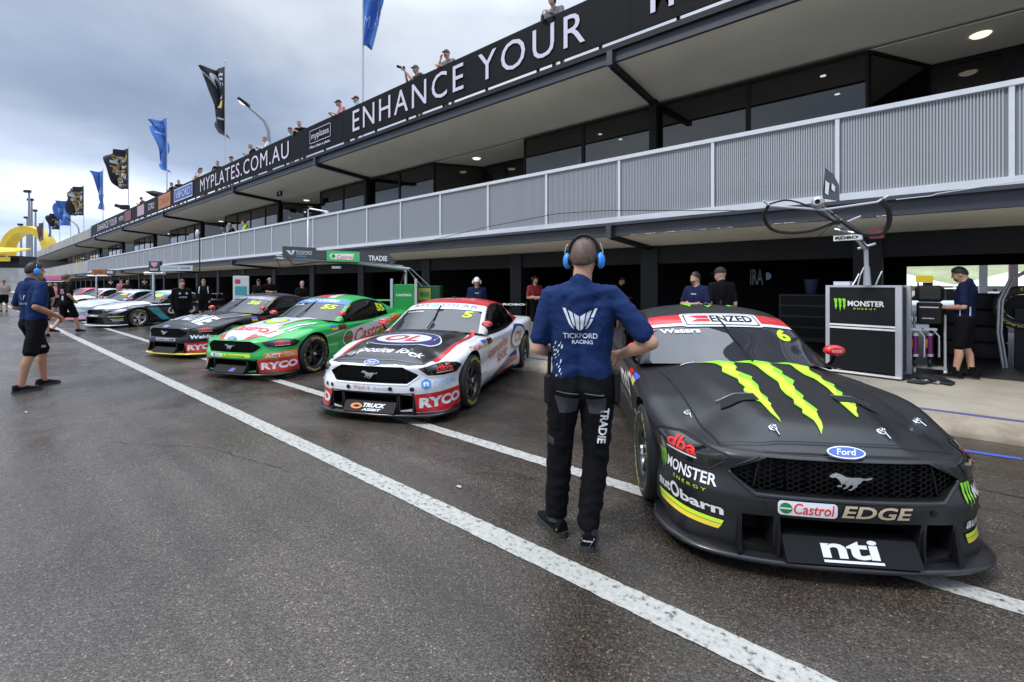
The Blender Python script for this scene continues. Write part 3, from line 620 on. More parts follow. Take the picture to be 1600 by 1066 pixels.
# ---- decals: flat polygons laid on the car's surface
def poly_tris(poly, L):
    return subdiv([Vector((p[0], p[1], 0)) for p in poly], [tuple(range(len(poly)))], L)
def subdiv(vs, fs, L):
    bm = bmesh.new(); bv = [bm.verts.new((v[0], v[1], 0)) for v in vs]
    for f in fs:
        try: bm.faces.new([bv[i] for i in f])
        except ValueError: pass
    bmesh.ops.triangulate(bm, faces=bm.faces[:])
    for _ in range(9):
        ed = [e for e in bm.edges if e.calc_length() > L]
        if not ed: break
        bmesh.ops.subdivide_edges(bm, edges=ed, cuts=1); bmesh.ops.triangulate(bm, faces=[f for f in bm.faces if len(f.verts) > 3])
    for f in bm.faces:
        if f.normal.z < 0: f.normal_flip()
    bm.verts.index_update(); out = ([(v.co.x, v.co.y) for v in bm.verts], [[v.index for v in f.verts] for f in bm.faces]); bm.free(); return out
class Skin:
    """lays decals on a car body and collects them into the body mesh"""
    def __init__(s, bvh, mb): s.bvh = bvh; s.mb = mb; s.L = .036
    def pt(s, mode, a, b, off):
        if mode == 'ws':                           # a = x in metres, b = station along the windscreen (0 cowl, 3 header)
            e = gvec(GE, b).x; k = a / e; p = gtop(k, b); n = gnorm(gtop, k, b)
            if n.z < 0: n = -n
            return p + n * off
        if mode in ('sr', 'sl'):                   # side of the greenhouse: a = station, b = height fraction (0 belt, 1 roof)
            sg = 1 if mode == 'sr' else -1
            f = lambda q, t: gside(1 - q, t, sg)
            n = gnorm(f, b, a)
            if n.x * sg < 0: n = -n
            return f(b, a) + n * off
        if mode == 'per':
            p, n = outl(a); o = Vector((p.x + n.x * .5, p.y + n.y * .5, b)); d = Vector((-n.x, -n.y, 0))
        else: o = Vector((a, b, 3)); d = Vector((0, 0, -1))
        h, nn, i, dist = s.bvh.ray_cast(o, d, 1.2 if mode == 'per' else 4)
        if h is None or (mode == 'per' and dist > .75):
            h, nn, i, dist = s.bvh.find_nearest(o + d * (.5 if mode == 'per' else 2.1))
        if nn.dot(d) > 0: nn = -nn
        return h + nn * off
    def lay(s, mode, vs, fs, m, layer=1, L=None, sx=None):
        if mode in ('ws',): LL = L or s.L; V, Fc = subdiv([(v[0], v[1] * .29) for v in vs], fs, LL); V = [(a, b / .29) for a, b in V]
        elif mode in ('sr', 'sl'): V, Fc = subdiv([(v[0] * .28, v[1] * .4) for v in vs], fs, L or s.L); V = [(a / .28, b / .4) for a, b in V]
        else: V, Fc = subdiv(vs, fs, L or s.L)
        P = [s.pt(mode, a, b, .0016 * layer + .0014) for a, b in V]
        s.mb.mat(m); s.mb.add(P, Fc, True)
    def poly(s, mode, pts, m, layer=1, L=None): s.lay(mode, [(p[0], p[1]) for p in pts], [tuple(range(len(pts)))], m, layer, L)
    def text(s, mode, txt, a0, a1, b0, b1, m, layer=2, skew=0.0, rise=0.0, arc=0.0, flip=False, **k):
        P, fs, asp = text_mesh(txt, **k); V = []
        for u, v in P:
            a = lerp(a0, a1, u); b = lerp(b0, b1, v) + rise * (u - .5) + arc * (1 - (2*u - 1)**2); V.append((a + skew * (v - .5), b))
        s.lay(mode, V, fs, m, layer)
    def oval(s, mode, c, r, m, layer=1, n=40, hole=None, rot=0.0):
        pts = [(c[0] + r[0]*cos(2*pi*i/n), c[1] + r[1]*sin(2*pi*i/n)) for i in range(n)]
        if hole is None: s.poly(mode, pts, m, layer)
        else:
            q = [(c[0] + hole[0]*cos(2*pi*i/n), c[1] + hole[1]*sin(2*pi*i/n)) for i in range(n)]
            s.lay(mode, pts + q, [(i, (i+1) % n, n + (i+1) % n, n + i) for i in range(n)], m, layer)
    def rrect(s, mode, a0, a1, b0, b1, r, m, layer=1):
        pts = []
        for cx, cy, t0 in ((a1 - r, b1 - r, 0), (a0 + r, b1 - r, 90), (a0 + r, b0 + r, 180), (a1 - r, b0 + r, 270)):
            for k in range(6): t = radians(t0 + k * 18); pts.append((cx + r*cos(t), cy + r*sin(t)))
        s.poly(mode, pts, m, layer)
    def ridge(s, mode, pts, r, m, sink=.4, n=5):
        P = []
        for a, b in zip(pts, pts[1:]):
            for i in range(n): P.append((lerp(a[0], b[0], i/n), lerp(a[1], b[1], i/n)))
        P.append(pts[-1]); Q = [s.pt(mode, a, b, -r*sink) for a, b in P]; k = len(Q) - 1
        s.mb.mat(m).tube(Q, [r * min(1, .25 + i/2.5, .25 + (k - i)/2.5) for i in range(k + 1)], 8)
    def line(s, mode, pts, w, m, layer=1):
        P = [Vector(p) for p in pts]; vs = []
        for i, p in enumerate(P):
            d = (P[min(i+1, len(P)-1)] - P[max(i-1, 0)]).normalized(); n = Vector((-d.y, d.x)) * (w/2); vs += [p + n, p - n]
        s.lay(mode, vs, [(2*i, 2*i+1, 2*i+3, 2*i+2) for i in range(len(P)-1)], m, layer)

CARM = {}
def cm(name, col, rough=.28, coat=.6, **k): return mat(name, col, rough, coat=coat, **k)
V = dict(white=cm('white_car_vinyl', (.76, .77, .79)), black=cm('black_car_vinyl', (.007, .007, .008)), red=cm('red_car_vinyl', (.66, .016, .022)), blue=cm('navy_car_vinyl', (.03, .035, .16)),
         fluo=mat('fluoro_yellow_vinyl', (.62, .82, .04), .4), green=cm('claw_green_vinyl', (.26, .72, .03), .38, .1), lime=cm('claw_lime_vinyl', (.60, .86, .05), .38, .1), grey=cm('grey_car_vinyl', (.16, .17, .20)), orange=cm('orange_car_vinyl', (.80, .20, .03)),
         yellow=cm('yellow_car_vinyl', (.80, .62, .04)), skyb=cm('bright_blue_vinyl', (.05, .32, .75)), fordb=cm('ford_blue', (.025, .085, .36)), chrome=mat('polished_metal', (.72, .73, .76), .18, metal=1.0), lens=mat('smoked_lens', (.010, .010, .011), .08, coat=.8),
         redtxt=mat('bright_red_lettering', (.80, .035, .03), .4), gold=mat('pale_gold_lettering', (.62, .52, .36), .35, metal=.3), teal=cm('teal_car_vinyl', (.05, .38, .44)), pink=cm('pink_car_vinyl', (.75, .10, .20)), seam=mat('panel_gap', (.004, .004, .004), .8),
         silver=cm('silver_blue_vinyl', (.46, .52, .62)), kgreen=cm('castrol_green_vinyl', (.018, .44, .085)), dgreen=cm('dark_green_vinyl', (.008, .20, .045)), lgrey=cm('pale_grey_vinyl', (.50, .51, .54)))
GLS = glass_mat('windscreen_glass', (.34, .35, .40), 1.72, .02, body=(.05, .054, .068), clear=.45)
GLD = glass_mat('side_window_glass', (.35, .36, .38), 1.6, .02, body=(.012, .012, .013), clear=.8)

# ---- shared pieces
def wheel_meshes(silver=False):
    key = 'w' + str(silver)
    if key in CARM: return CARM[key]
    t = MB().mat(mat('race_tyre_rubber', (.018, .018, .019), .62, noise_s=30, noise_a=.2))
    R = .338
    t.lathe([(.226, -.14), (.245, -.147), (.285, -.152), (.318, -.148), (.334, -.132), (R, -.10), (R, .10), (.334, .132), (.318, .148), (.285, .152), (.245, .147), (.226, .14)], axis='x', n=48)
    yl = mat('yellow_tyre_lettering', (.58, .50, .12), .6); t.mat(yl)
    P, fs, asp = text_mesh('DUNLOP', bold=.03)
    for sg in (-1, 1):
        for base in (60, 240):
            span = 70
            vs = []
            for u, v in P:
                a = radians(base + span/2 - span * u); r = .264 + .042 * v
                vs.append((sg * (.1535 - abs(r - .285) * .10), -sg * r * cos(a) * -1 if sg > 0 else -r * cos(a) * -1 * -1, r * sin(a)))
            t.add(vs, fs if sg > 0 else [f[::-1] for f in fs])
        for a0, a1 in ((105, 200), (285, 380)):
            n = 14; v = []
            for k in range(n + 1):
                a = radians(lerp(a0, a1, k / n))
                for r in (.272, .279): v.append((sg * .1532, r * cos(a), r * sin(a)))
            t.add(v, [(2*k, 2*k+1, 2*k+3, 2*k+2) if sg > 0 else (2*k, 2*k+2, 2*k+3, 2*k+1) for k in range(0, n, 1) if k % 3])
    rm = V['chrome'] if silver else mat('black_alloy', (.016, .016, .017), .3, coat=.4)
    w = MB().mat(rm)
    w.lathe([(.232, -.138), (.226, -.13), (.212, -.06), (.205, .0), (.205, .06), (.214, .12), (.226, .132), (.234, .142), (.226, .143), (.214, .126)], axis='x', n=40)
    w.mat(M['black']).lathe([(.0, .0), (.2, .0)], axis='x', n=30); w.mat(mat('brake_disc', (.25, .25, .26), .35, metal=.8)).lathe([(.17, .008), (.09, .012)], axis='x', n=28)
    w.mat(rm)
    for k in range(10):
        a = 2*pi*k/10 + (.12 if k % 2 else -.12)
        c, s_ = cos(a), sin(a)
        def q(r, wd, x): return [(x, r*c - wd*s_, r*s_ + wd*c), (x, r*c + wd*s_, r*s_ - wd*c)]
        w.hull(q(.045, .016, .10) + q(.045, .016, .05) + q(.215, .013, .118) + q(.215, .013, .085) + q(.13, .012, .112) + q(.13, .012, .07))
    w.lathe([(.075, .04), (.075, .085), (.06, .105), (.0, .107)], axis='x', n=20)
    w.mat(V['chrome']).lathe([(.036, .1), (.036, .135), (.028, .15), (.016, .153), (.016, .12), (0, .12)], axis='x', n=6, smooth=False)
    CARM[key] = (w.mesh('wheel'), t.mesh('tyre')); return CARM[key]
def honeycomb():
    if 'hc' in CARM: return CARM['hc']
    mb = MB().mat(mat('grille_black', (.006, .006, .0065), .45, spec=.3)); a = .0185; done = set()
    def inside(x, z):
        if not (.457 < z < .638): return False
        ax = abs(x); lim = .40 + (.575 - .40) * (.640 - z) / (.640 - .552) if z > .552 else (.575 if z > .53 else .46 + (.575 - .46) * (z - .455) / (.53 - .455)); return ax < lim
    for i in range(-34, 35):
        for j in range(-9, 10):
            cx = i * a * 1.5; cz = .548 + j * a * sqrt(3) * .9 + (a * sqrt(3) * .45 if i % 2 else 0)
            P = [(cx + a*cos(k*pi/3), cz + a*.9*sin(k*pi/3)) for k in range(6)]
            for k in range(6):
                p, q = P[k], P[(k+1) % 6]; key = tuple(sorted(((round(p[0], 3), round(p[1], 3)), (round(q[0], 3), round(q[1], 3)))))
                if key in done or not (inside(*p) and inside(*q)): continue
                done.add(key)
                y = [outl(max(-.75, min(.75, v[0] * 1.04)))[0].y + .034 for v in (p, q)]
                d = Vector((q[0] - p[0], q[1] - p[1])).normalized(); n = Vector((-d.y, d.x)) * .0019
                A = [(p[0] + n.x, y[0], p[1] + n.y), (q[0] + n.x, y[1], q[1] + n.y), (q[0] - n.x, y[1], q[1] - n.y), (p[0] - n.x, y[0], p[1] - n.y)]
                B = [(v[0], v[1] + .012, v[2]) for v in A]
                mb.add(A + B, [(0, 3, 2, 1), (0, 1, 5, 4), (2, 3, 7, 6)])
    for s in (-1, 1):
        xx = s * .44; mb.tube([(xx - s*.012, outl(.46)[0].y + .03, .625), (xx + s*.02, outl(.47)[0].y + .03, .47)], .006, 6)
    CARM['hc'] = mb.mesh('grille'); return CARM['hc']
HORSE = [(-1.0, .30), (-.93, .42), (-.84, .50), (-.74, .52), (-.70, .60), (-.64, .54), (-.50, .50), (-.36, .40), (-.22, .30), (0, .26), (.22, .28), (.40, .30), (.55, .24), (.72, .26), (.88, .33), (1.0, .32), (.92, .22), (.74, .12), (.58, .14), (.48, .06), (.44, -.08),
         (.30, -.20), (.28, -.34), (.14, -.48), (.02, -.62), (-.14, -.62), (-.10, -.54), (.02, -.50), (.10, -.32), (.06, -.22), (-.06, -.26), (-.18, -.46), (-.34, -.56), (-.36, -.48), (-.24, -.38), (-.22, -.24), (-.34, -.20), (-.48, -.30), (-.60, -.28), (-.66, -.38), (-.56, -.42), (-.52, -.38), (-.44, -.42), (-.42, -.30), (-.46, -.14),
         (-.52, .0), (-.58, .12), (-.66, .22), (-.76, .24), (-.88, .22)]
def horse_mesh():
    if 'h' in CARM: return CARM['h']
    mb = MB().mat(V['chrome']); n = len(HORSE); W, H = .108, .078
    f = [(x * W, 0, z * H) for x, z in HORSE]; b = [(x * W, .012, z * H) for x, z in HORSE]
    bev = [(x * W * .985, -.006, z * H * .96 + .002) for x, z in HORSE]
    mb.add(bev + f + b, [tuple(range(n))[::-1]] + [(i, (i+1) % n, n + (i+1) % n, n + i) for i in range(n)] + [(n + i, n + (i+1) % n, 2*n + (i+1) % n, 2*n + i) for i in range(n)])
    CARM['h'] = mb.mesh('horse_emblem'); return CARM['h']
def badge_mesh():
    if 'b' in CARM: return CARM['b']
    mb = MB(); n = 36
    def el(rx, rz, y): return [(rx*cos(2*pi*i/n), y, rz*sin(2*pi*i/n)) for i in range(n)]
    mb.mat(V['chrome']).add(el(.098, .039, .006) + el(.095, .036, -.003), [(i, n + i, n + (i+1) % n, (i+1) % n) for i in range(n)]); mb.add(el(.095, .036, -.003), [tuple(range(n))[::-1]])
    mb.mat(V['fordb']).add(el(.088, .030, -.004), [tuple(range(n))[::-1]])
    mb.mat(V['white']); text_on(mb, 'Ford', (-.052, -.0052, -.017), (1, 0, 0), (0, 0, 1), .104, .036, shear=.35, bold=.01)
    CARM['b'] = mb.mesh('oval_badge'); return CARM['b']
def pin_mesh():
    if 'p' in CARM: return CARM['p']
    mb = MB().mat(V['chrome']); mb.lathe([(.026, 0), (.027, .004), (.02, .006), (.016, .006)], n=18); mb.lathe([(.007, 0), (.007, .022), (0, .024)], n=8)
    mb.tube([(.016*cos(t), .016*sin(t), .014) for t in [k*pi/5 for k in range(9)]], .0028, 5); mb.tube([(.004, -.012, .012), (.012, -.06, .006)], .004, 5); CARM['p'] = mb.mesh('bonnet_pin'); return CARM['p']
def mirror_mesh(m):
    key = 'm' + m.name
    if key in CARM: return CARM[key]
    mb = MB().mat(m); rows = []
    for i, t in enumerate((0, .06, .25, .6, .85, 1.0)):
        sc = (.55, .85, 1, 1, .93, .80)[i]; x = -.095 + .20 * t if False else t
        rows.append([((.105 * cos(a)) * sc, -.05 + .105 * t, .052 * sin(a) * sc * (1 if sin(a) > 0 else .85)) for a in [2*pi*k/20 for k in range(20)]])
    mb.grid(rows, True, close=True); mb.add(rows[0], [tuple(range(20))]); mb.mat(M['black']).add(rows[-1], [tuple(range(20))[::-1]])
    mb.mat(V['white']); text_on(mb, 'PAYNTER', (-.05, -.053, -.012), (1, 0, 0), (0, 0, 1), .1, .024)
    CARM[key] = mb.mesh('mirror'); return CARM[key]
def splitter_mesh(m, m2=None):
    key = 's' + m.name + (m2.name if m2 else '')
    if key in CARM: return CARM[key]
    mb = MB().mat(m); N = 72; S = 1.22
    def ed(s, inn, z):
        p, n = outl(s); a = abs(s); o = .040 + .042 * math.exp(-((a - .84) / .24)**2) - .05 * smooth(1.08, 1.22, a); o = -.12 if inn else o; return (p.x + n.x*o, p.y + n.y*o, z)
    rows = []
    for i in range(N + 1):
        s = lerp(-S, S, i / N); e = ed(s, 0, 0); q = ed(s, 1, 0)
        mid = (lerp(e[0], q[0], .5), lerp(e[1], q[1], .5))
        rows.append([(q[0], q[1], .128), (mid[0], mid[1], .122), (lerp(mid[0], e[0], .8), lerp(mid[1], e[1], .8), .113), (e[0], e[1], .106), (e[0], e[1], .090), (lerp(mid[0], e[0], .8), lerp(mid[1], e[1], .8), .082), (q[0], q[1], .082)])
    mb.grid(rows, True); mb.add(rows[0], [tuple(range(7))]); mb.add(rows[-1], [tuple(range(7))[::-1]])
    if m2: mb.mat(m2); mb.grid([[(a[0], a[1] - .004, a[2] + .0015) if False else (a[0] + (a[0]) * .002, a[1] - .003, a[2] + .001) for a in r[2:5]] for r in rows], True)
    CARM[key] = mb.mesh('splitter'); return CARM[key]

def make_car(loc, yaw, label, liv, kind='coupe', group='race cars lined up nose out along the pit lane'):
    root = empty('race_car', (loc[0], loc[1], 0), yaw, label, 'race car', group)
    vs, fs, cut = cut_body(kind); paint = liv['paint']; mb = MB()
    bv = [tuple(v) for v in vs]; mb.v = list(bv)
    mb.mat(paint); ip = mb.cur; mb.mat(M['black']); ik = mb.cur
    for f, c in zip(fs, cut):
        cen = sum((vs[i] for i in f), Vector()) / len(f)
        inn = (.62 < cen.y < 3.1 and abs(cen.x) < .70 and cen.z > .8); low = cen.z < .17 and (cen.y > .45) and liv.get('skirt', True)
        mb.f.append(list(f)); mb.m.append(ik if (c or inn or low or cen.z < .108) else ip); mb.sm.append(True)
    # shell of the greenhouse (paint) and its panes
    gm = MB(); SUB = 5; NK = 24; rp = liv.get('roof', paint); pil = liv.get('pillar', paint)
    panes = {'windscreen': MB(), 'rear_window': MB(), 'side_window': {1: MB(), -1: MB()}}
    ks = [-1, -.97, -.94] + [lerp(-.94, .94, i / 20) for i in range(1, 20)] + [.94, .97, 1]
    ts = sorted(set([i / SUB for i in range(10 * SUB + 1)] + [2.72, 7.25, 9.5]))
    for i in range(len(ts) - 1):
        t0, t1 = ts[i], ts[i + 1]; tm = (t0 + t1)/2
        for k in range(len(ks) - 1):
            km = (ks[k] + ks[k+1])/2; q = [gtop(ks[k], t0), gtop(ks[k+1], t0), gtop(ks[k+1], t1), gtop(ks[k], t1)]
            if tm < 2.72 and abs(km) < .94: tgt = panes['windscreen'].mat(GLS)
            elif 7.25 < tm < 9.5 and abs(km) < .9: tgt = panes['rear_window'].mat(GLD)
            else: tgt = gm.mat(pil if (abs(km) > .94 and tm < 3) else rp)
            tgt.add(q, [(0, 1, 2, 3)], True)
    qs = [0, .05, .12, .3, .5, .7, .9, 1.0]
    for sg in (1, -1):
        for i in range(len(ts) - 1):
            t0, t1 = ts[i], ts[i+1]; tm = (t0 + t1)/2
            for k in range(len(qs) - 1):
                q = [gside(qs[k], t0, sg), gside(qs[k], t1, sg), gside(qs[k+1], t1, sg), gside(qs[k+1], t0, sg)]
                qm = (qs[k] + qs[k+1])/2
                win = .12 < qm < .9 and (.8 < tm < 5.6 or 5.8 < tm < 7.4)
                if not win and .8 < tm < 7.4 and 0.05 < qm: tgt = gm.mat(M['black'])
                else: tgt = panes['side_window'][sg].mat(GLD) if win else gm.mat(pil if tm < 3 else rp)
                tgt.add(q, [(0, 3, 2, 1) if sg > 0 else (0, 1, 2, 3)], True)
    def weld(m_):
        bm = bmesh.new(); v = [bm.verts.new(p) for p in m_.v]
        for f, mi in zip(m_.f, m_.m):
            try: fc = bm.faces.new([v[i] for i in f]); fc.material_index = mi; fc.smooth = True
            except ValueError: pass
        bmesh.ops.remove_doubles(bm, verts=bm.verts[:], dist=.0003); bm.verts.index_update()
        m_.v = [p.co[:] for p in bm.verts]; m_.f = [[p.index for p in f.verts] for f in bm.faces]; m_.m = [f.material_index for f in bm.faces]; m_.sm = [True] * len(m_.f); bm.free(); return m_
    weld(gm)
    # projection target: body and greenhouse together
    allv = [Vector(p) for p in bv]; allf = [list(f) for f, c in zip(fs, cut) if not c]; b0 = len(allv)
    for src in [gm, panes['windscreen'], panes['rear_window'], panes['side_window'][1], panes['side_window'][-1]]:
        b = len(allv); allv += [Vector(p) for p in src.v]; allf += [[i + b for i in f] for f in src.f]
    sk = Skin(BVHTree.FromPolygons(allv, allf), mb)
    if kind == 'coupe':
        for sg in (-1, 1):
            sk.ridge('per', [(sg*a, b) for a, b in ((.585, .628), (.75, .650), (1.0, .664), (1.15, .650), (1.235, .612))], .011, paint)
            sk.ridge('per', [(sg*a, b) for a, b in ((.60, .600), (.70, .528), (.9, .516), (1.14, .520))], .009, paint)
        sk.ridge('per', [(-.60, .545), (-.585, .522), (-.465, .440), (-.2, .440), (.2, .440), (.465, .440), (.585, .522), (.60, .545)], .012, paint)
        sk.ridge('per', [(-.585, .565), (-.41, .656), (-.2, .660), (.2, .660), (.41, .656), (.585, .565)], .008, paint)
    liv['decals'](sk)
    me = mb.mesh('body'); me.set_sharp_from_angle(angle=radians(38)); link(bpy.data.objects.new('body', me), root)
    gm.build('roof', root)
    for n_ in ('windscreen', 'rear_window'): weld(panes[n_]).build(n_, root)
    for sg in (1, -1): weld(panes['side_window'][sg]).build('side_window', root)
    # cabin: dash, cage, seat
    ib = MB().mat(M['black']); ib.box(-.66, .66, .78, .98, .84, .955, .03); 
    ib.mat(mat('cage_tube', liv.get('cage', (.10, .10, .11)), .5))
    for sg in (-1, 1):
        A = gvec(GE, .7); A.x *= sg; B = gvec(GE, 3); B.x *= sg; C = gvec(GE, 5.4); C.x *= sg
        for p in (A, B, C): p.x *= .93; p.z -= .035
        ib.tube([A, B, C, (sg * .58, 1.98, .86)], .02, 8); ib.tube([B, (sg * .62, 1.30, .84)], .016, 6); ib.tube([C, (sg*.5, 2.8, .95)], .018, 6); ib.tube([C, (-sg * .5, 2.0, .86)], .016, 6)
    ib.mat(M['black']); ib.box(.16, .56, 1.62, 1.76, .82, 1.12, .05); ib.box(.14, .20, 1.45, 1.66, 1.0, 1.16, .02); ib.box(.52, .58, 1.45, 1.66, 1.0, 1.16, .02)
    ib.tube([(.36 + .15*cos(t), 1.12 + .03*sin(t), .96 + .13*sin(t)) for t in [k*pi/8 for k in range(17)]], .012, 6)
    ib.build('cabin', root)
    # wheels
    wm, tm_ = wheel_meshes(liv.get('silver_wheels', False))
    for sx in (-1, 1):
        for cy in (0, WB):
            w = link(bpy.data.objects.new('wheel', wm), root); w.location = (sx * (.782 if cy == 0 else .80), cy, .338); w.rotation_euler = (0.4 * cy + .3 * sx, 0, 0 if sx > 0 else pi)
            link(bpy.data.objects.new('tyre', tm_), w)
    sp = link(bpy.data.objects.new('splitter', splitter_mesh(liv.get('splitter', V['black']), liv.get('splitter2'))), root)
    for sx in (-1, 1):
        mo = link(bpy.data.objects.new('mirror', mirror_mesh(liv.get('mirror', V['red']))), root); mo.location = (sx * .85, .80, 1.0); mo.scale = (.78, .9, .95)
        MB().mat(M['black']).tube([(sx * .86, .80, .975), (sx * .87, .86, .90), (sx * .83, .9, .84)], .014, 6).build('mirror_arm', root)
    # wiper and aerials
    wp = MB().mat(M['black'])
    P = [gtop(.06, .1), gtop(.04, 1.2), gtop(-.03, 2.55)]
    wp.tube([p + Vector((0, -.006, .022 - .006 * i)) for i, p in enumerate(P)], [.009, .008, .006], 6)
    b1 = [gtop(lerp(.045, -.045, i/8), lerp(1.0, 2.6, i/8)) + Vector((0, -.004, .010)) for i in range(9)]; wp.tube(b1, .0085, 5); wp.build('wiper', root)
    ae = MB().mat(M['black']); z = gtop(0, 4.4).z; ae.lathe([(.032, 0), (.03, .03), (.0, .034)], (.0, 1.62, z - .003), n=14); ae.lathe([(.012, 0), (.012, .055), (0, .06)], (.20, 1.75, gtop(.36, 4.8).z - .004), n=8); ae.build('aerial', root)
    # rear wing
    wc = liv.get('wing', V['black']); wg = MB().mat(wc); prof = [(0, .01), (.06, .028), (.16, .03), (.30, -.01), (.30, -.018), (.16, .008), (.05, -.004)]
    for_y, for_z = 3.52, 1.165
    wg.prism([(for_y + a, for_z + b) for a, b in prof], 'x', -.80, .80); wgo = wg.build('rear_wing', root)
    if liv.get('wing_text'):
        t = MB().mat(V['white']); text_on(t, liv['wing_text'], (.30, for_y - .004, for_z - .01), (1, 0, 0), (0, 0, 1), .46, .04, bold=.03); t.build('lettering', wgo)
    for sx in (-1, 1):
        MB().mat(liv.get('endplate', wc)).prism([(for_y - .04, for_z - .22), (for_y + .33, for_z - .22), (for_y + .36, for_z + .06), (for_y - .02, for_z + .07)], 'x', sx * .803 - .004, sx * .803 + .004).build('wing_endplate', wgo)
        MB().mat(M['black']).prism([(for_y + .02, .93), (for_y + .16, .93), (for_y + .20, for_z + .02), (for_y + .06, for_z + .02)], 'x', sx * .42 - .006, sx * .42 + .006).build('wing_stay', wgo)
    if kind == 'coupe':
        gr = link(bpy.data.objects.new('grille', honeycomb()), root)
        h = link(bpy.data.objects.new('horse_emblem', horse_mesh()), gr); h.location = (0, -.945, .545)
        b = link(bpy.data.objects.new('oval_badge', badge_mesh()), root); b.location = (0, -.905, .683); b.rotation_euler = (radians(-48), 0, 0)
        for s in (-1, 1):
            br = MB().mat(M['black'])
            br.hull([(s * x, y, z) for x, y, z in ((.352, -.95, .132), (.362, -.95, .132), (.352, -.93, .33), (.362, -.93, .33), (.352, -.75, .132), (.362, -.75, .132), (.352, -.75, .33), (.362, -.75, .33))])
            br.hull([(s * x, y, z) for x, y, z in ((.532, -.925, .132), (.556, -.935, .128), (.532, -.885, .33), (.542, -.885, .33), (.532, -.74, .132), (.56, -.74, .128), (.532, -.74, .33), (.54, -.74, .33))])
            br.build('brake_duct', root)
        bd = MB().mat(liv.get('board', M['black'])); bd.hull([(x, y, z) for x in (-.33, .33) for y, z in ((-.985, .122), (-.915, .232), (-.80, .122), (-.85, .24))]); bdo = bd.build('front_board', root)
        if liv.get('board_fn'):
            bm_ = MB(); o_ = Vector((0, -.9855, .1225)); uy = Vector((0, .07, .11)).normalized(); nrm = Vector((0, -.11, .07)).normalized()
            liv['board_fn'](bm_, o_ + nrm * .0025, Vector((1, 0, 0)), uy); bm_.build('lettering', bdo)
        pm_ = pin_mesh()
        for x, y in ((-.29, -.72), (.29, -.72), (-.68, -.36), (.72, -.36)) if liv.get('pins4') else ((-.28, -.60), (.28, -.60)):
            h_, n_, i_, d_ = sk.bvh.ray_cast(Vector((x, y, 3)), Vector((0, 0, -1))); p = link(bpy.data.objects.new('bonnet_pin', pm_), root); p.location = h_
            p.rotation_euler = n_.to_track_quat('Z', 'Y').to_euler() if n_.z > 0 else (0, 0, 0); p.rotation_euler.z = 0
    return root, sk
# ---- liveries
def hl(sk, m=None, txt=True):
    P = [(.590, .622), (.75, .642), (1.0, .655), (1.15, .640), (1.235, .605), (1.14, .535), (.9, .53), (.70, .540)]
    for sg in (-1, 1):
        sk.poly('per', [(sg*a, b) for a, b in P], V['lens'], 2); sk.line('per', [(sg*a, b) for a, b in P[:5]], .006, M['seam'] if 'seam' in M else V['seam'], 3)
        if txt:
            a0, a1 = (-1.04, -.78) if sg < 0 else (.80, 1.06)
            sk.text('per', 'dba', a0, a1, .578, .640, V['redtxt'], 4, bold=.025)
            sk.rrect('per', a0, a1, .562, .572, .003, V['white'], 4)
def seams(sk, m=None, vents=False):
    m = m or V['seam']
    sk.line('top', [(-.60, -.775), (-.4, -.81), (0, -.825), (.4, -.81), (.60, -.775)], .006, m, 6)
    for sg in (-1, 1):
        sk.line('top', [(sg*.60, -.775), (sg*.64, -.5), (sg*.66, -.1), (sg*.67, .3), (sg*.70, .58)], .006, m, 6)
        sk.line('per', [(sg*2.30, .15), (sg*2.28, .5), (sg*2.33, .80)], .006, m, 6); sk.line('per', [(sg*3.62, .16), (sg*3.60, .5), (sg*3.55, .84)], .006, m, 6)
        sk.line('per', [(sg*1.245, .14), (sg*1.235, .4), (sg*1.22, .60)], .005, m, 6)
    for sg in (-1, 1) if vents else ():
        a, b = sorted((sg*.24, sg*.48)); sk.poly('top', [(a, -.40), (b, -.40), (b - .03*(sg > 0), -.30), (a + .03*(sg < 0), -.30)], V['seam'], 5); sk.poly('top', [(a, -.305), (b, -.305), (b, -.292), (a, -.292)], V['grey'], 7)
def flags(sk, sg, s0=2.05, z0=.68):
    pass
def claws(sk, mode, f, L1, L2, inner=True):
    for C in CLAWS:
        sk.poly(mode, [f(p) for p in C], L1, 3, .03)
        if inner:               # lime core
            n = len(C); cx = [p for p in C]; h = n // 2
            core = []
            for i in range(n):
                j = n - 1 - i; q = C[j]; p = C[i]; t = .30 if i < h else .06; core.append((p[0] + (q[0]-p[0])*t, p[1] + (q[1]-p[1])*t))
            sk.poly(mode, [f(p) for p in core[1:-1]], L2, 4, .03)
CLAWS = [[(-.41, .519), (-.218, .51), (-.114, .487), (-.093, .471), (-.151, .327), (-.135, .298), (-.178, .213), (-.112, .055), (-.14, -.001), (-.142, -.126), (-.185, -.265), (-.175, -.361), (-.202, -.44), (-.223, -.585), (-.231, -.688), (-.247, -.585), (-.246, -.432), (-.270, -.388), (-.255, -.315), (-.285, -.256), (-.245, -.195), (-.255, -.084), (-.235, -.005), (-.29, .171), (-.25, .297), (-.282, .417)],
 [(-.093, .482), (.058, .509), (.176, .497), (.191, .459), (.149, .38), (.165, .209), (.133, .139), (.150, -.012), (.074, -.144), (.068, -.318), (.037, -.366), (.046, -.53), (.015, -.575), (-.002, -.664), (-.025, -.725), (-.055, -.77), (-.047, -.718), (-.042, -.666), (-.066, -.58), (-.038, -.542), (-.055, -.457), (-.025, -.388), (-.034, -.295), (-.024, -.204), (.022, -.057), (.016, .13), (.023, .308), (.009, .426)],
 [(.2, .48), (.325, .53), (.438, .55), (.49, .50), (.392, .276), (.398, .125), (.365, .044), (.392, -.06), (.348, -.143), (.358, -.221), (.325, -.275), (.331, -.41), (.263, -.533), (.238, -.599), (.224, -.601), (.231, -.516), (.242, -.395), (.271, -.356), (.278, -.272), (.302, -.149), (.316, .049), (.292, .136), (.293, .228), (.300, .316), (.325, .426)]]
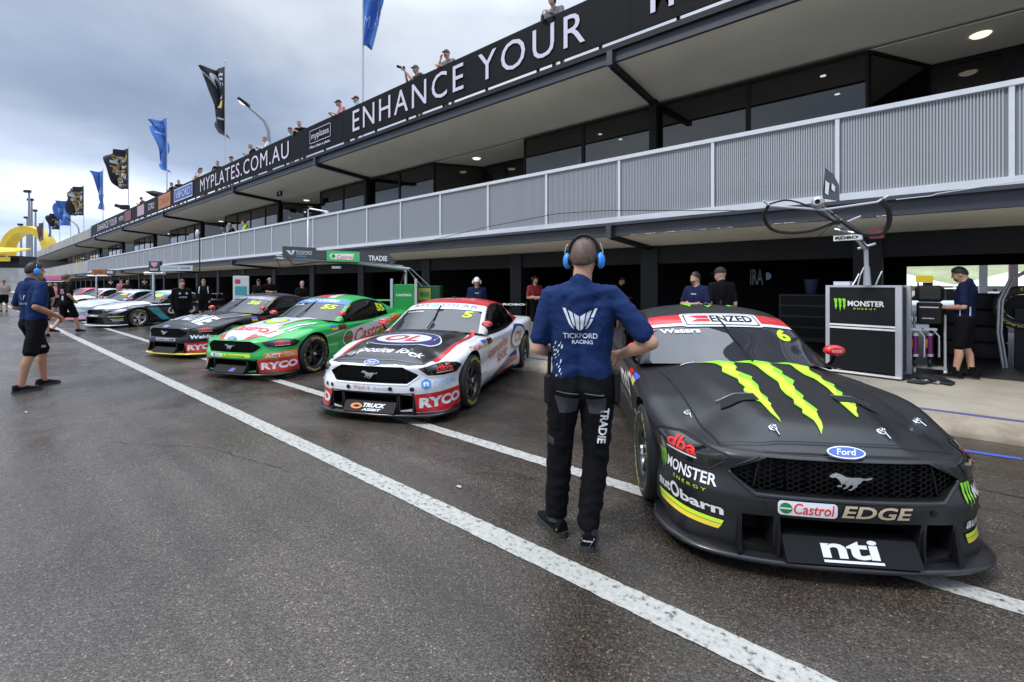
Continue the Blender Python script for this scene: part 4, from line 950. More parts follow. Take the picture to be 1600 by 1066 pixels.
def claw_mark(sk, mode, a, b, w, h, m, layer=3):
    """small three stroke claw mark, a,b lower left"""
    for x0, dx, l in ((0, .06, .82), (.36, .04, 1.0), (.70, -.02, .84)):
        P = [(x0 - .06, 1.0), (x0 + .16, 1.02), (x0 + .26, .93), (x0 + .22, .6), (x0 + .25, .5), (x0 + .17, .22), (x0 + .13 + dx, 1 - l), (x0 + .10, .3), (x0 + .04, .45), (x0 + .07, .56), (x0 + .02, .84)]
        sk.poly(mode, [(a + p[0]*w, b + p[1]*h) for p in P], m, layer)
def dec6(sk):
    seams(sk, None, True); hl(sk)
    claws(sk, 'top', lambda p: p, V['green'], V['lime'])
    # roof claws, sunstrip, name and number on the screen
    rc = lambda p: (p[0]*.85 + .02, 1.46 + (p[1] + .8) * .55)
    for C in CLAWS: sk.poly('top', [rc(p) for p in C], V['green'], 3)
    E = lambda t: gvec(GE, t).x
    sk.poly('ws', [(-E(2.18)*.985, 2.18), (E(2.18)*.985, 2.18), (E(3.0)*.99, 3.0), (-E(3.0)*.99, 3.0)], V['red'], 2)
    sk.poly('ws', [(-E(2.12)*.985, 2.12), (E(2.12)*.985, 2.12), (E(2.3)*.985, 2.3), (-E(2.3)*.985, 2.3)], V['white'], 3)
    sk.rrect('ws', -.36, .36, 2.04, 3.02, .06, V['white'], 4); sk.rrect('ws', -.335, .335, 2.12, 2.95, .05, V['black'], 5); sk.rrect('ws', -.322, .322, 2.17, 2.90, .045, V['white'], 6)
    sk.text('ws', 'ENZED', -.10, .29, 2.32, 2.80, V['black'], 7, bold=.03)
    sk.poly('ws', [(-.29, 2.80), (-.11, 2.80), (-.11, 2.58), (-.22, 2.58)], V['red'], 7); sk.poly('ws', [(-.11, 2.54), (-.11, 2.34), (-.29, 2.34), (-.22, 2.54)], V['red'], 7)
    sk.text('ws', 'Waters', -.58, -.24, 1.68, 1.96, V['white'], 3, bold=.03); sk.text('ws', '6', .44, .57, 1.30, 2.02, V['fluo'], 3, bold=.04)
    sk.poly('ws', [(-.66, 1.83), (-.60, 1.95), (-.61, 2.0), (-.66, 1.98)], V['red'], 3)
    # bumper
    for sg in (-1, 1):
        a = -1.14 if sg < 0 else .60
        claw_mark(sk, 'per', a, .395, .085, .135, V['green'])
        sk.text('per', 'MONSTER', a + .10, a + .10 + .385, .440, .505, V['white'], 3, bold=.02); sk.text('per', 'ENERGY', a + .19, a + .43, .402, .420, V['fluo'], 3, space=1.5)
        b = -1.14 if sg < 0 else .62
        sk.text('per', 'aut', b, b + .150, .290, .345, V['white'], 3, bold=.03); sk.oval('per', (b + .200, .326), (.046, .046), V['white'], 4, hole=(.027, .027)); sk.text('per', 'barn', b + .252, b + .52, .290, .352, V['white'], 3, bold=.03)
        sk.poly('per', [(b, .262), (b + .52, .262), (b + .51, .238), (b + .01, .238)], V['lime'], 3); sk.poly('per', [(b + .01, .235), (b + .51, .235), (b + .49, .208), (b + .03, .208)], V['yellow'], 3)
        # side
        q = (lambda a_, b_: (a_, b_)) if sg > 0 else (lambda a_, b_: (-b_, -a_))
        sk.text('per', 'nti', *q(2.5, 3.2), .5, .75, V['white'], 3, bold=.03); sk.text('per', 'MONSTER', *q(2.45, 3.5), .40, .47, V['grey'], 3); sk.text('per', 'dba Ryco', *q(1.98, 2.30), .44, .48, V['white'], 3)
        fa, fb = q(2.02, 2.26)
        sk.poly('per', [(fa, .72), (fb, .72), (fb, .765), (fa, .765)], V['yellow'], 3); sk.poly('per', [(fa, .766), (fb, .766), (fb, .795), (fa, .795)], V['blue'] if False else mat('flag_blue', (.06, .09, .5), .4), 3)
        fa, fb = q(2.30, 2.50); sk.poly('per', [(fa, .72), (fb, .72), (fb, .76), (fa, .76)], V['white'], 3); sk.poly('per', [(fa, .761), (fb, .761), (fb, .795), (fa, .795)], V['red'], 3)
        sk.text('sr' if sg > 0 else 'sl', 'DUNLOP', .35 if sg > 0 else -1, 2.6 if sg > 0 else -1, .90, .99, V['yellow'], 3) if sg > 0 else None
    sk.rrect('per', -.36, -.075, .355, .43, .02, V['white'], 3); sk.text('per', 'Castrol', -.285, -.09, .366, .422, V['redtxt'], 4, bold=.01, shear=.15)
    sk.oval('per', (-.322, .392), (.030, .028), V['dgreen'], 4); sk.poly('per', [(-.352, .388), (-.30, .388), (-.292, .398), (-.352, .398)], V['white'], 5)
    sk.text('per', 'EDGE', -.055, .29, .362, .425, V['gold'], 3, bold=.025, shear=.2)
    for x in (-.42, .40): sk.oval('per', (x, .395), (.016, .015), V['seam'], 3)
    sk.poly('top', [(-.53, .49), (-.42, .515), (-.40, .545), (-.50, .53)], mat('lilac_sticker', (.62, .50, .60), .4), 4)
def board6(mb, o, ux, uy):
    mb.mat(V['white']); text_on(mb, 'nti', o - ux*.145 + uy*.032, ux, uy, .28, .092, bold=.03); mb.obox(o + ux*.0 + uy*.018 + ux.cross(uy)*.0005, ux*.145, uy*.006, ux.cross(uy)*.0008)
def bands(sk):
    pass
def ryco(sk, top=.335):
    for a, b, c, d in ((-.53, .53, .106, .138), (-.535, .535, .337, .350), (-.376, -.330, .13, .345), (.330, .376, .13, .345), (-.545, -.520, .11, .348), (.520, .545, .11, .348)):
        sk.poly('per', [(a, c), (b, c), (b, d), (a, d)], M['black'], 1)
    for sg in (-1, 1):
        P = [(.535, .13), (1.232, .13), (1.236, .36), (.9, .352), (.54, .335)]; sk.poly('per', [(sg*a, b) for a, b in P], V['red'], 2)
        a0, a1 = (-1.17, -.58) if sg < 0 else (.60, 1.19); sk.text('per', 'RYCO', a0, a1, .185, .305, V['white'], 4, bold=.05, rise=.02*sg)
def side_q(sg): return (lambda a, b: (a, b)) if sg > 0 else (lambda a, b: (-b, -a))
def common_side(sk, sg, flag=True):
    q = side_q(sg); fb_ = mat('flag_blue', (.06, .09, .5), .4)
    if flag:
        a, b = q(2.02, 2.20); sk.poly('per', [(a, .755), (b, .755), (b, .795), (a, .795)], fb_, 4); sk.poly('per', [(a, .71), (b, .71), (b, .754), (a, .754)], V['yellow'], 4)
        a, b = q(2.24, 2.46); sk.poly('per', [(a, .715), (b, .715), (b, .795), (a, .795)], V['black'], 4); a, b = q(2.26, 2.44); sk.text('per', 'SHANNONS', a, b, .735, .775, V['red'], 5, bold=.04)
def dec5(sk):
    seams(sk, V['grey']); hl(sk)
    hood = [(-.46, -.868), (0, -.90), (.46, -.868), (.60, -.80), (.645, -.5), (.66, -.1), (.655, .3), (.62, .62), (.3, .50), (0, .455), (-.3, .50), (-.62, .62), (-.655, .3), (-.66, -.1), (-.645, -.5), (-.60, -.80)]
    sk.poly('top', hood, V['black'], 2, .04)
    for sg in (-1, 1): sk.line('top', [(sg*.655, -.62), (sg*.682, -.3), (sg*.69, .1), (sg*.69, .45), (sg*.66, .72)], .055, V['red'], 3)
    sk.oval('top', (0, -.13), (.52, .335), V['white'], 4); sk.oval('top', (0, -.13), (.50, .318), V['blue'], 5, hole=(.385, .225)); sk.oval('top', (0, -.13), (.385, .225), V['white'], 5)
    sk.text('top', 'OL', -.24, .24, -.27, .01, V['red'], 7, bold=.02, shear=.25, space=1.1)
    sk.text('top', 'opposite lock', -.50, .52, -.71, -.53, V['white'], 4, bold=.02, shear=.2, arc=-.04)
    sk.text('top', 'opposite lock', -.42, .42, 1.44, 1.60, V['lgrey'], 3, bold=.03, shear=.2)
    E = lambda t: gvec(GE, t).x
    sk.poly('ws', [(-E(2.2)*.98, 2.2), (E(2.2)*.98, 2.2), (E(3.0), 3.0), (-E(3.0), 3.0)], V['white'], 2)
    sk.text('ws', 'RFS', -.52, -.24, 2.42, 2.82, V['grey'], 4, space=1.1); sk.oval('ws', (-.14, 2.62), (.075, .27), mat('pale_blue_dot', (.35, .50, .72), .4), 4); sk.text('ws', 'SOLAR', -.02, .55, 2.42, 2.82, V['grey'], 4, space=1.1)
    sk.text('ws', 'Courtney', -.58, -.24, 1.78, 2.02, V['white'], 3, bold=.02); sk.text('ws', '5', .41, .54, 1.40, 2.06, V['fluo'], 3, bold=.04)
    ryco(sk)
    for x in (-.27, .27, .52): sk.oval('per', (x, .395), (.026, .024), V['seam'], 4)
    for x in (-.52, -.62): sk.oval('per', (x, .40), (.02, .022), V['seam'], 4)
    sk.text('per', 'Wash It', -.20, .02, .375, .425, mat('pale_red_lettering', (.5, .25, .28), .5), 3, shear=.3); sk.text('per', 'Australia', .05, .24, .375, .415, mat('pale_blue_script', (.30, .38, .58), .5), 3, shear=.3)
    for sg in (-1, 1):
        a = .62 if sg > 0 else -1.2; hx = [(a + .055 + .062*cos(radians(60*k + 30)), .448 + .058*sin(radians(60*k + 30))) for k in range(6)]
        sk.poly('per', hx, V['skyb'], 4); sk.text('per', 'n', a + .025, a + .085, .425, .470, V['white'], 5, bold=.05); sk.text('per', 'noble', a + .145, a + .50, .418, .495, mat('pale_blue_lettering_noble', (.28, .47, .74), .4), 4)
        common_side(sk, sg); q = side_q(sg)
        sk.text('per', 'CHICANE', *q(1.52, 1.92), .715, .775, V['red'], 4)
        sk.text('per', 'opposite', *q(2.35, 3.35), .50, .70, V['red'], 4, rise=.10*sg, bold=.02, shear=.15); sk.text('per', 'lock', *q(2.85, 3.4), .38, .54, V['red'], 4, rise=.06*sg, bold=.02, shear=.15)
        c = 3.92 * sg
        sk.oval('per', (c, .665), (.40, .215), V['blue'], 4); sk.oval('per', (c, .665), (.345, .175), V['white'], 5); sk.text('per', 'OL', c - .2, c + .2, .57, .765, V['red'], 6, bold=.02, shear=.2)
        sk.poly('per', [(sg*2.2, .165), (sg*2.9, .26), (sg*3.6, .40), (sg*3.9, .46), (sg*3.9, .36), (sg*3.3, .24), (sg*2.5, .165)], V['blue'], 3); sk.poly('per', [(sg*2.8, .19), (sg*3.5, .30), (sg*3.9, .355), (sg*3.9, .28), (sg*3.4, .22), (sg*3.0, .175)], V['red'], 4)
        sk.text('per', 'YOKOHAMA', *q(2.0, 2.45), .20, .25, V['grey'], 4); sk.text('per', 'Whites', *q(1.97, 2.25), .32, .36, V['grey'], 4)
def board5(mb, o, ux, uy):
    n = ux.cross(uy)
    mb.mat(V['orange'])
    K = 20; q = [o - ux*.17 + uy*.065 + (ux*cos(2*pi*k/K)*.075 + uy*sin(2*pi*k/K)*.034) for k in range(K)]; r = [o - ux*.165 + uy*.065 + (ux*cos(2*pi*k/K)*.042 + uy*sin(2*pi*k/K)*.015) for k in range(K)]
    mb.add(q + r, [(k, (k+1) % K, K + (k+1) % K, K + k) for k in range(K)])
    mb.mat(V['white']); text_on(mb, 'TRUCK', o - ux*.085 + uy*.055, ux, uy, .29, .05, bold=.05, shear=.3); text_on(mb, 'ASSIST', o - ux*.09 + uy*.015, ux, uy, .25, .028, bold=.05, shear=.3)
def dec55(sk):
    seams(sk, V['dgreen']); hl(sk)
    W, R = V['white'], V['red']
    sk.poly('top', [(-.30, -.885), (0, -.90), (.30, -.885), (.44, -.62), (.34, .2), (.46, .56), (0, .46), (-.46, .56), (-.34, .2), (-.44, -.62)], W, 2, .04)
    for sg in (-1, 1):
        sk.poly('top', [(sg*.20, -.895), (sg*.31, -.885), (sg*.43, -.72), (sg*.30, -.72)], R, 3)
        sk.line('top', [(sg*.36, -.30), (sg*.38, .1), (sg*.50, .52)], .03, R, 3); sk.line('top', [(sg*.50, -.35), (sg*.52, .0), (sg*.60, .4)], .05, W, 3); sk.line('top', [(sg*.60, -.30), (sg*.62, -.05), (sg*.68, .2)], .03, W, 3)
    sk.rrect('top', -.56, .58, -.70, -.36, .03, W, 4); sk.text('top', 'Castrol', -.46, .48, -.655, -.40, V['redtxt'], 6, bold=.02, shear=.15)
    sk.oval('top', (-.02, .06), (.24, .21), V['kgreen'], 4); sk.oval('top', (-.02, .06), (.20, .17), V['fluo'], 5); sk.oval('top', (-.02, .06), (.10, .085), W, 6)
    sk.poly('top', [(-.28, 1.32), (.10, 1.30), (.06, 2.3), (-.24, 2.3)], R, 3); sk.poly('top', [(.10, 1.30), (.26, 1.31), (.20, 2.3), (.06, 2.3)], W, 3)
    E = lambda t: gvec(GE, t).x
    sk.poly('ws', [(-E(2.25)*.98, 2.25), (E(2.25)*.98, 2.25), (E(3.0), 3.0), (-E(3.0), 3.0)], mat('sunstrip_blue', (.10, .24, .55), .35), 2); sk.text('ws', 'WALL & LAYERS', -.46, .46, 2.42, 2.84, W, 4, bold=.03)
    sk.text('ws', 'Randle', -.56, -.22, 1.86, 2.12, W, 3, bold=.02); sk.text('ws', '55', .28, .54, 1.42, 2.04, V['fluo'], 3, bold=.04)
    ryco(sk)
    for sg in (-1, 1):
        P = [(.62, .355), (1.236, .375), (1.236, .485), (.66, .445)]; sk.poly('per', [(sg*a, b) for a, b in P], V['orange'], 3)
        a = .66 if sg > 0 else -1.2; sk.text('per', 'ACT', a, a + .24, .375, .435, W, 4, bold=.04, rise=.008*sg); sk.text('per', 'FENCY', a + .27, a + .5, .42, .455, W, 4, rise=.01*sg); sk.text('per', 'HOME', a + .30, a + .48, .385, .41, W, 4, rise=.008*sg)
        common_side(sk, sg); q = side_q(sg)
        sk.poly('per', [(sg*2.45, .42), (sg*3.0, .40), (sg*3.9, .70), (sg*4.1, .86), (sg*3.6, .83), (sg*2.6, .70)], W, 3)
        sk.text('per', 'Castrol', *q(2.75, 3.85), .46, .74, V['redtxt'], 5, rise=.14*sg, bold=.02, shear=.15)
        c = sg*2.56; sk.oval('per', (c, .52), (.17, .17), W, 4); sk.oval('per', (c, .52), (.145, .145), V['dgreen'], 5); sk.poly('per', [(c - .14, .50), (c + .14, .50), (c + .14, .54), (c - .14, .54)], R, 6)
        sk.line('per', [(sg*1.8, .62), (sg*2.1, .65), (sg*2.4, .69)], .02, W, 4); sk.text('per', 'Whites', *q(1.97, 2.25), .42, .46, W, 4); sk.poly('per', [(sg*1.3, .165), (sg*1.3, .13), (sg*3.9, .13), (sg*3.9, .165)], V['black'], 3)
        sk.poly('per', [(sg*3.9, .70), (sg*4.2, .80), (sg*4.45, .86), (sg*4.1, .90), (sg*3.95, .86)], V['orange'], 3)
    sk.text('sr', '55', 6.0, 7.2, .3, .75, V['fluo'], 4, bold=.06)
    sk.text('sr', 'DUNLOP', .45, 2.5, .90, .985, V['yellow'], 4, bold=.02)
    sk.rrect('per', -.43, .43, .372, .432, .02, V['lime'], 3); sk.rrect('per', -.43, -.16, .372, .432, .02, W, 4); sk.text('per', 'Ultimate', -.12, .32, .380, .426, V['dgreen'], 5); sk.oval('per', (-.33, .402), (.024, .022), V['dgreen'], 5); sk.text('per', 'bp', -.28, -.2, .385, .42, V['grey'], 5)
def board55(mb, o, ux, uy):
    mb.mat(mat('violet_sticker', (.12, .12, .45), .4)); mb.add([o - ux*.02 + uy*.02, o + ux*.10 + uy*.02, o + ux*.14 + uy*.085, o + ux*.05 + uy*.085], [(0, 1, 2, 3)])
def dec56(sk):
    seams(sk); hl(sk)
    W = V['white']
    sk.text('top', 'TRADIE', -.60, .60, -.62, -.10, W, 4, bold=.035)
    sk.line('top', [(.52, -.2), (.60, .1), (.64, .35), (.66, .6)], .03, V['lgrey'], 3); sk.line('top', [(.64, .42), (.68, .62)], .05, V['yellow'], 4)
    E = lambda t: gvec(GE, t).x
    sk.poly('ws', [(-E(2.3)*.98, 2.3), (E(2.3)*.98, 2.3), (E(3.0), 3.0), (-E(3.0), 3.0)], V['grey'], 2); sk.text('ws', 'TRADIE HOLDEN', -.45, .45, 2.42, 2.82, V['lgrey'], 3, bold=.03)
    sk.text('ws', 'Hill', -.56, -.32, 1.86, 2.14, W, 3, bold=.02); sk.text('ws', '56', .28, .54, 1.42, 2.04, V['fluo'], 3, bold=.04)
    ryco(sk)
    for sg in (-1, 1):
        a = .64 if sg > 0 else -1.22; sk.text('per', 'Welding', a, a + .52, .40, .50, W, 4, bold=.05); common_side(sk, sg); q = side_q(sg)
        sk.text('per', 'TRADIE', *q(2.5, 3.6), .45, .70, W, 4, bold=.05)
    sk.rrect('per', -.24, .34, .375, .435, .01, V['lgrey'], 3); sk.text('per', 'TRADE COMP', -.22, .32, .385, .425, V['black'], 4, bold=.04); sk.text('sr', 'DUNLOP', .45, 2.5, .90, .985, V['yellow'], 4, bold=.03)
    sk.line('sr', [(.5, .965), (3.0, .965)], .02, W, 3)
def sedan_front(sk, lamp):
    for sg in (-1, 1):
        sk.poly('per', [(sg*a, b) for a, b in [(.60, .56), (.75, .60), (.95, .655), (1.15, .68), (1.20, .64), (1.0, .56), (.8, .53)]], lamp, 3)
        sk.rrect('per', *sorted((sg*.64, sg*1.1)), .40, .43, .01, V['gold'], 4); sk.rrect('per', *sorted((sg*.70, sg*1.08)), .31, .335, .01, V['fluo'], 4); sk.rrect('per', *sorted((sg*.76, sg*1.08)), .25, .285, .01, V['lgrey'], 4)
def dec_opp(sk):
    seams(sk, V['grey']); W = V['white']; sedan_front(sk, mat('clear_headlamp', (.62, .60, .64), .12, coat=1))
    sk.poly('top', [(-.48, -.80), (0, -.86), (.48, -.80), (.62, -.5), (.66, 0), (.70, .62), (0, .46), (-.70, .62), (-.66, 0), (-.62, -.5)], W, 2, .04)
    for a in (-.14, .06): sk.poly('top', [(a, -.62), (a + .07, -.62), (a + .14, -.30), (a + .07, -.30)], V['grey'], 3)
    sk.rrect('per', -.32, .32, .42, .485, .01, V['black'], 3); sk.text('per', 'Wilson', -.24, .24, .43, .475, W, 4, bold=.05)
    sk.text('ws', '33', .26, .56, 1.5, 2.3, V['fluo'], 3, bold=.09); E = lambda t: gvec(GE, t).x
    sk.poly('ws', [(-E(2.3)*.98, 2.3), (E(2.3)*.98, 2.3), (E(3.0), 3.0), (-E(3.0), 3.0)], V['teal'], 2)
    for sg in (-1, 1):
        q = side_q(sg); sk.poly('per', [(sg*1.85, .72), (sg*2.25, .72), (sg*2.75, .2), (sg*2.45, .2)], V['teal'], 3); sk.text('per', 'OPPO', *q(2.65, 3.75), .42, .70, W, 4, bold=.03); sk.line('per', [(sg*2.0, .79), (sg*3.2, .81)], .03, W, 4); sk.text('per', 'DALTON', *q(1.3, 1.75), .72, .76, W, 4)
def dec_blue(sk):
    seams(sk, V['grey']); sedan_front(sk, mat('clear_headlamp', (.62, .60, .64), .12, coat=1))
    sk.poly('top', [(-.40, -.80), (0, -.86), (.40, -.80), (.30, .5), (-.30, .5)], V['white'], 2); E = lambda t: gvec(GE, t).x
    sk.poly('ws', [(-E(2.3)*.98, 2.3), (E(2.3)*.98, 2.3), (E(3.0), 3.0), (-E(3.0), 3.0)], V['white'], 2); sk.text('ws', '22', .3, .55, 1.5, 2.1, V['fluo'], 3, bold=.07)
    for sg in (-1, 1): sk.poly('per', [(sg*1.85, .78), (sg*3.6, .80), (sg*3.6, .3), (sg*2.5, .3)], V['black'], 3)
def dec_white(sk):
    seams(sk, V['grey']); hl(sk, txt=False)
    for sg in (-1, 1): sk.poly('per', [(sg*1.9, .18), (sg*3.6, .18), (sg*3.6, .40), (sg*2.4, .35)], V['pink'], 3); sk.text('per', 'BOOST', *side_q(sg)(2.4, 3.5), .48, .68, V['black'], 4, bold=.04)
    sk.text('ws', '99', .3, .55, 1.5, 2.1, V['fluo'], 3, bold=.07); sk.text('top', 'BOOST', -.45, .45, -.5, -.2, V['pink'], 4, bold=.04)
def dec_pink(sk):
    seams(sk, V['grey']); hl(sk, txt=False); sk.poly('top', [(-.5, -.84), (.5, -.84), (.62, .5), (-.62, .5)], V['black'], 2); sk.text('top', 'MOBIL', -.45, .45, -.5, -.2, V['white'], 4, bold=.04)
MBLK = cm('matt_black_paint', (.0085, .009, .0105), .37, .15, coat_r=.33, spec=.5)
make_car((-.71, 3.79), .578, 'matt black race car with green claw marks on its bonnet, nearest the camera', dict(paint=MBLK, decals=dec6, pins4=True, board_fn=board6, splitter=cm('satin_black_splitter', (.014, .014, .016), .3, 0.2), skirt=False, wing_text='DRAGON'))
make_car((-5.068, 3.87), .434, 'white race car with red roof and black bonnet carrying a red and blue oval', dict(paint=V['white'], roof=V['red'], pillar=V['white'], decals=dec5, board_fn=board5, wing_text='ROBO', cage=(.10, .10, .11)))
make_car((-8.908, 3.743), .381, 'bright green race car with white and red bonnet and green rear wing', dict(paint=V['kgreen'], decals=dec55, board_fn=board55, wing=V['kgreen'], roof=V['kgreen']))
make_car((-12.476, 3.68), .364, 'dark race car with TRADIE across its bonnet and a yellow splitter', dict(paint=cm('dark_blue_black_paint', (.009, .0095, .015), .3, .3), decals=dec56, splitter=V['yellow'], wing=V['black']))
make_car((-22.8, 3.95), .36, 'white and black race car with a teal stripe and pink splitter', dict(paint=V['black'], roof=V['white'], pillar=V['black'], decals=dec_opp, splitter=V['white'], splitter2=None, silver_wheels=True), kind='sedan')
make_car((-27.9, 3.8), .36, 'silver blue race car between two white ones', dict(paint=V['silver'], roof=V['silver'], decals=dec_blue, splitter=V['pink'], silver_wheels=True), kind='sedan')
make_car((-39.0, 4.4), .36, 'white race car with black side windows beyond the silver blue one', dict(paint=V['white'], decals=dec_white, splitter=V['black']))
make_car((-47, 4.6), .36, 'dark bonneted pink race car far down the row', dict(paint=V['pink'], decals=dec_pink, splitter=V['white']))
# ================================================================== PEOPLE  (local frame: facing +y, x to the person's right, z up, feet at 0)
SPH = []
for i in range(7):
    for j in range(12):
        t = pi * i / 6; p = 2*pi*j/12 + (.26 if i % 2 else 0); SPH.append(Vector((sin(t)*cos(p), sin(t)*sin(p), cos(t))))
def sculpt(shapes, vox, sm=4, name='body', fold=0.0):
    """one continuous skin grown over tapered limbs: (p0, r0, p1, r1) or an ellipsoid (centre, (rx, ry, rz), rotation)"""
    mb = MB()
    for s in shapes:
        if len(s) == 4:
            a, ra, b, rb = s; mb.hull([Vector(a) + q*ra for q in SPH] + [Vector(b) + q*rb for q in SPH])
        else:
            c, r, R = s; mb.hull([Vector(c) + R @ Vector((q.x*r[0], q.y*r[1], q.z*r[2])) for q in SPH])
    me = mb.mesh(name); o = link(bpy.data.objects.new('tmp', me)); m = o.modifiers.new('r', 'REMESH'); m.mode = 'VOXEL'; m.voxel_size = vox; m.use_smooth_shade = True
    s = o.modifiers.new('s', 'SMOOTH'); s.factor = .5; s.iterations = sm
    dg = bpy.context.evaluated_depsgraph_get(); r = bpy.data.meshes.new_from_object(o.evaluated_get(dg)); bpy.data.objects.remove(o); bpy.data.meshes.remove(me)
    if fold:
        nr = [v.normal.copy() for v in r.vertices]
        for v, n in zip(r.vertices, nr):
            c = v.co; w_ = noise.noise(Vector((c.x*3, c.y*3, c.z*3)))*.06; k = .9*(1 - 2*abs(noise.noise(Vector((c.x*5 + c.z*4, c.y*5, c.z*9 - c.x*5 + w_*30))))) + .45*(1 - 2*abs(noise.noise(Vector((c.x*13 + 4, c.y*12, c.z*26 + c.x*14 + w_*60))))) - .5
            v.co = c + n * fold * k
    r.polygons.foreach_set('use_smooth', [True]*len(r.polygons)); r.update(); return r
I3 = Matrix.Identity(3)
def hand_shapes(w, d, n, S, curl=.5, side=1):
    """palm, four unequal fingers and a thumb; d along the hand, n out of the palm"""
    w, d, n = Vector(w), Vector(d).normalized(), Vector(n); n = (n - d * n.dot(d)).normalized(); s = d.cross(n) * side; out = []
    for k in (-1, 0, 1): out.append((w + s*k*.018*S, .016*S, w + d*.085*S + s*k*.026*S, .014*S))
    for k, L in zip((-1.5, -.5, .5, 1.5), (.064, .078, .073, .056)):
        p = w + d*.092*S + s*k*.0195*S; dd = d
        for q, f in enumerate((.48, .30, .22)):
            a = curl * (.5 + .35*q); dd = (dd*cos(a) + n*sin(a)).normalized(); e = p + dd*L*f*S; out.append((p, (.0100 - .0010*q)*S, e, (.0092 - .0010*q)*S)); p = e
    t0 = w + d*.025*S - s*.028*S; t1 = t0 + (d*.6 - s*.55 + n*.3).normalized()*.042*S; t2 = t1 + (d*.85 - s*.1 + n*.35).normalized()*.034*S
    return out + [(t0, .013*S, t1, .011*S), (t1, .011*S, t2, .009*S)]
POSES = dict(
    stand=dict(), hips=dict(elR=(.40, -.05, 1.19), wrR=(.215, .13, 1.06), elL=(-.33, -.02, 1.13), wrL=(-.17, .17, 1.04), hdR=(-.5, .8, -.3), hdL=(.6, .75, -.25), hnR=(-.8, -.4, 0), hnL=(.8, -.4, 0)),
    belt=dict(elR=(.30, -.10, 1.16), wrR=(.17, .20, 1.02), elL=(-.28, -.05, 1.14), wrL=(-.15, .20, 1.03), hdR=(-.5, .6, -.5), hdL=(.5, .6, -.5), hnR=(-.7, -.5, 0), hnL=(.7, -.5, 0)),
    fold=dict(elR=(.27, .05, 1.15), wrR=(-.06, .23, 1.17), elL=(-.27, .05, 1.15), wrL=(.06, .26, 1.13), hdR=(-1, .1, .1), hdL=(1, .1, .1), hnR=(0, -1, 0), hnL=(0, -1, 0)),
    read=dict(elR=(.24, -.03, 1.13), wrR=(.09, .25, 1.10), elL=(-.24, -.03, 1.13), wrL=(-.08, .25, 1.10), hdR=(-.4, .9, .1), hdL=(.4, .9, .1), hnR=(-.6, 0, .8), hnL=(.6, 0, .8), headp=-.35),
    lean=dict(elR=(.25, .20, 1.14), wrR=(.10, .40, 1.22), elL=(-.25, .20, 1.14), wrL=(-.10, .40, 1.22), lean=.30),
    camera=dict(elR=(.20, .22, 1.22), wrR=(.07, .34, 1.50), elL=(-.18, .30, 1.22), wrL=(-.03, .42, 1.50), hdR=(-.3, .4, .8), hdL=(.2, .7, .6), lean=.12),
    chin=dict(elR=(.22, .22, 1.20), wrR=(.06, .22, 1.46), elL=(-.24, .20, 1.12), wrL=(-.02, .40, 1.2), hdR=(-.3, -.1, .9), lean=.15),
    walk=dict(knR=(.10, .20, .50), anR=(.09, .30, .10), knL=(-.10, .02, .49), anL=(-.09, -.30, .16), elR=(.25, -.14, 1.16), wrR=(.22, .06, .98), elL=(-.25, .04, 1.13), wrL=(-.2, .24, 1.04)))
def caps_hair(R, hc, kind, m, vox, S):
    """hair or cap as a shell over the skull"""
    mb = MB().mat(m); rows = []; sc = 1.05 if kind == 'short' else 1.12
    for i in range(15):
        th = pi * i / 14 * .72; row = []
        for j in range(28):
            p = 2*pi*j/28; x, y, z = sin(th)*cos(p), sin(th)*sin(p), cos(th)
            lim = {'short': .03 + .55*max(0, y) - .50*max(0, -y), 'long': -.95 + 1.35*max(0, y + .25), 'cap': .16, 'bald': 0}[kind]; zz = max(z, lim - .02 if z < lim else z)
            ks = lerp(1.0, sc, smooth(lim - .02, lim + .35, z)) if kind in ('short', 'long') and m.name != 'thin_cropped_hair' else sc
            if kind == 'short' and m.name != 'thin_cropped_hair': ks += .07*smooth(.35, .95, z)*(.6 + .8*max(0, y))
            k = ks * (1 + (.03*noise.noise(Vector((x*6, y*6, z*6))) + .03*noise.noise(Vector((x*17, y*17, z*12))) if kind != 'cap' and m.name != 'thin_cropped_hair' else (-.008 if kind != 'cap' else 0))) if z >= lim else .985
            row.append(hc + R @ Vector((x*.079*k*S, (y*.098 - .004)*k*S, (zz*.112 + .002)*k*S)))
        rows.append(row)
    mb.grid(rows, True, close=True)
    if kind == 'cap':
        b = []
        for q in range(2):
            b.append([hc + R @ (Vector((cos(a)*.072, .085 + sin(a)*.085*(1 - .5*abs(cos(a))), .022 - .012*sin(a) - q*.006))*S) for a in [pi*k/12 for k in range(13)]])
        cen = [hc + R @ (Vector((cos(a)*.06, .06, .026 - q*.006))*S) for q in range(2) for a in [pi*k/12 for k in range(13)]]
        mb.grid([cen[:13], b[0], b[1], cen[13:]], True)
    return mb
def ell(mb, c, R, r, n=10):
    rows = []
    for i in range(n + 1):
        t = pi*i/n; rows.append([Vector(c) + R @ Vector((sin(t)*cos(p)*r[0], sin(t)*sin(p)*r[1], cos(t)*r[2])) for p in [2*pi*j/(n + 4) for j in range(n + 4)]])
    return mb.grid(rows, True, close=True)
SKIN = mat('fair_skin', (.52, .29, .20), .5, noise_s=14, noise_a=.08); SKIN2 = mat('tanned_skin', (.40, .20, .125), .5, noise_s=14, noise_a=.08)
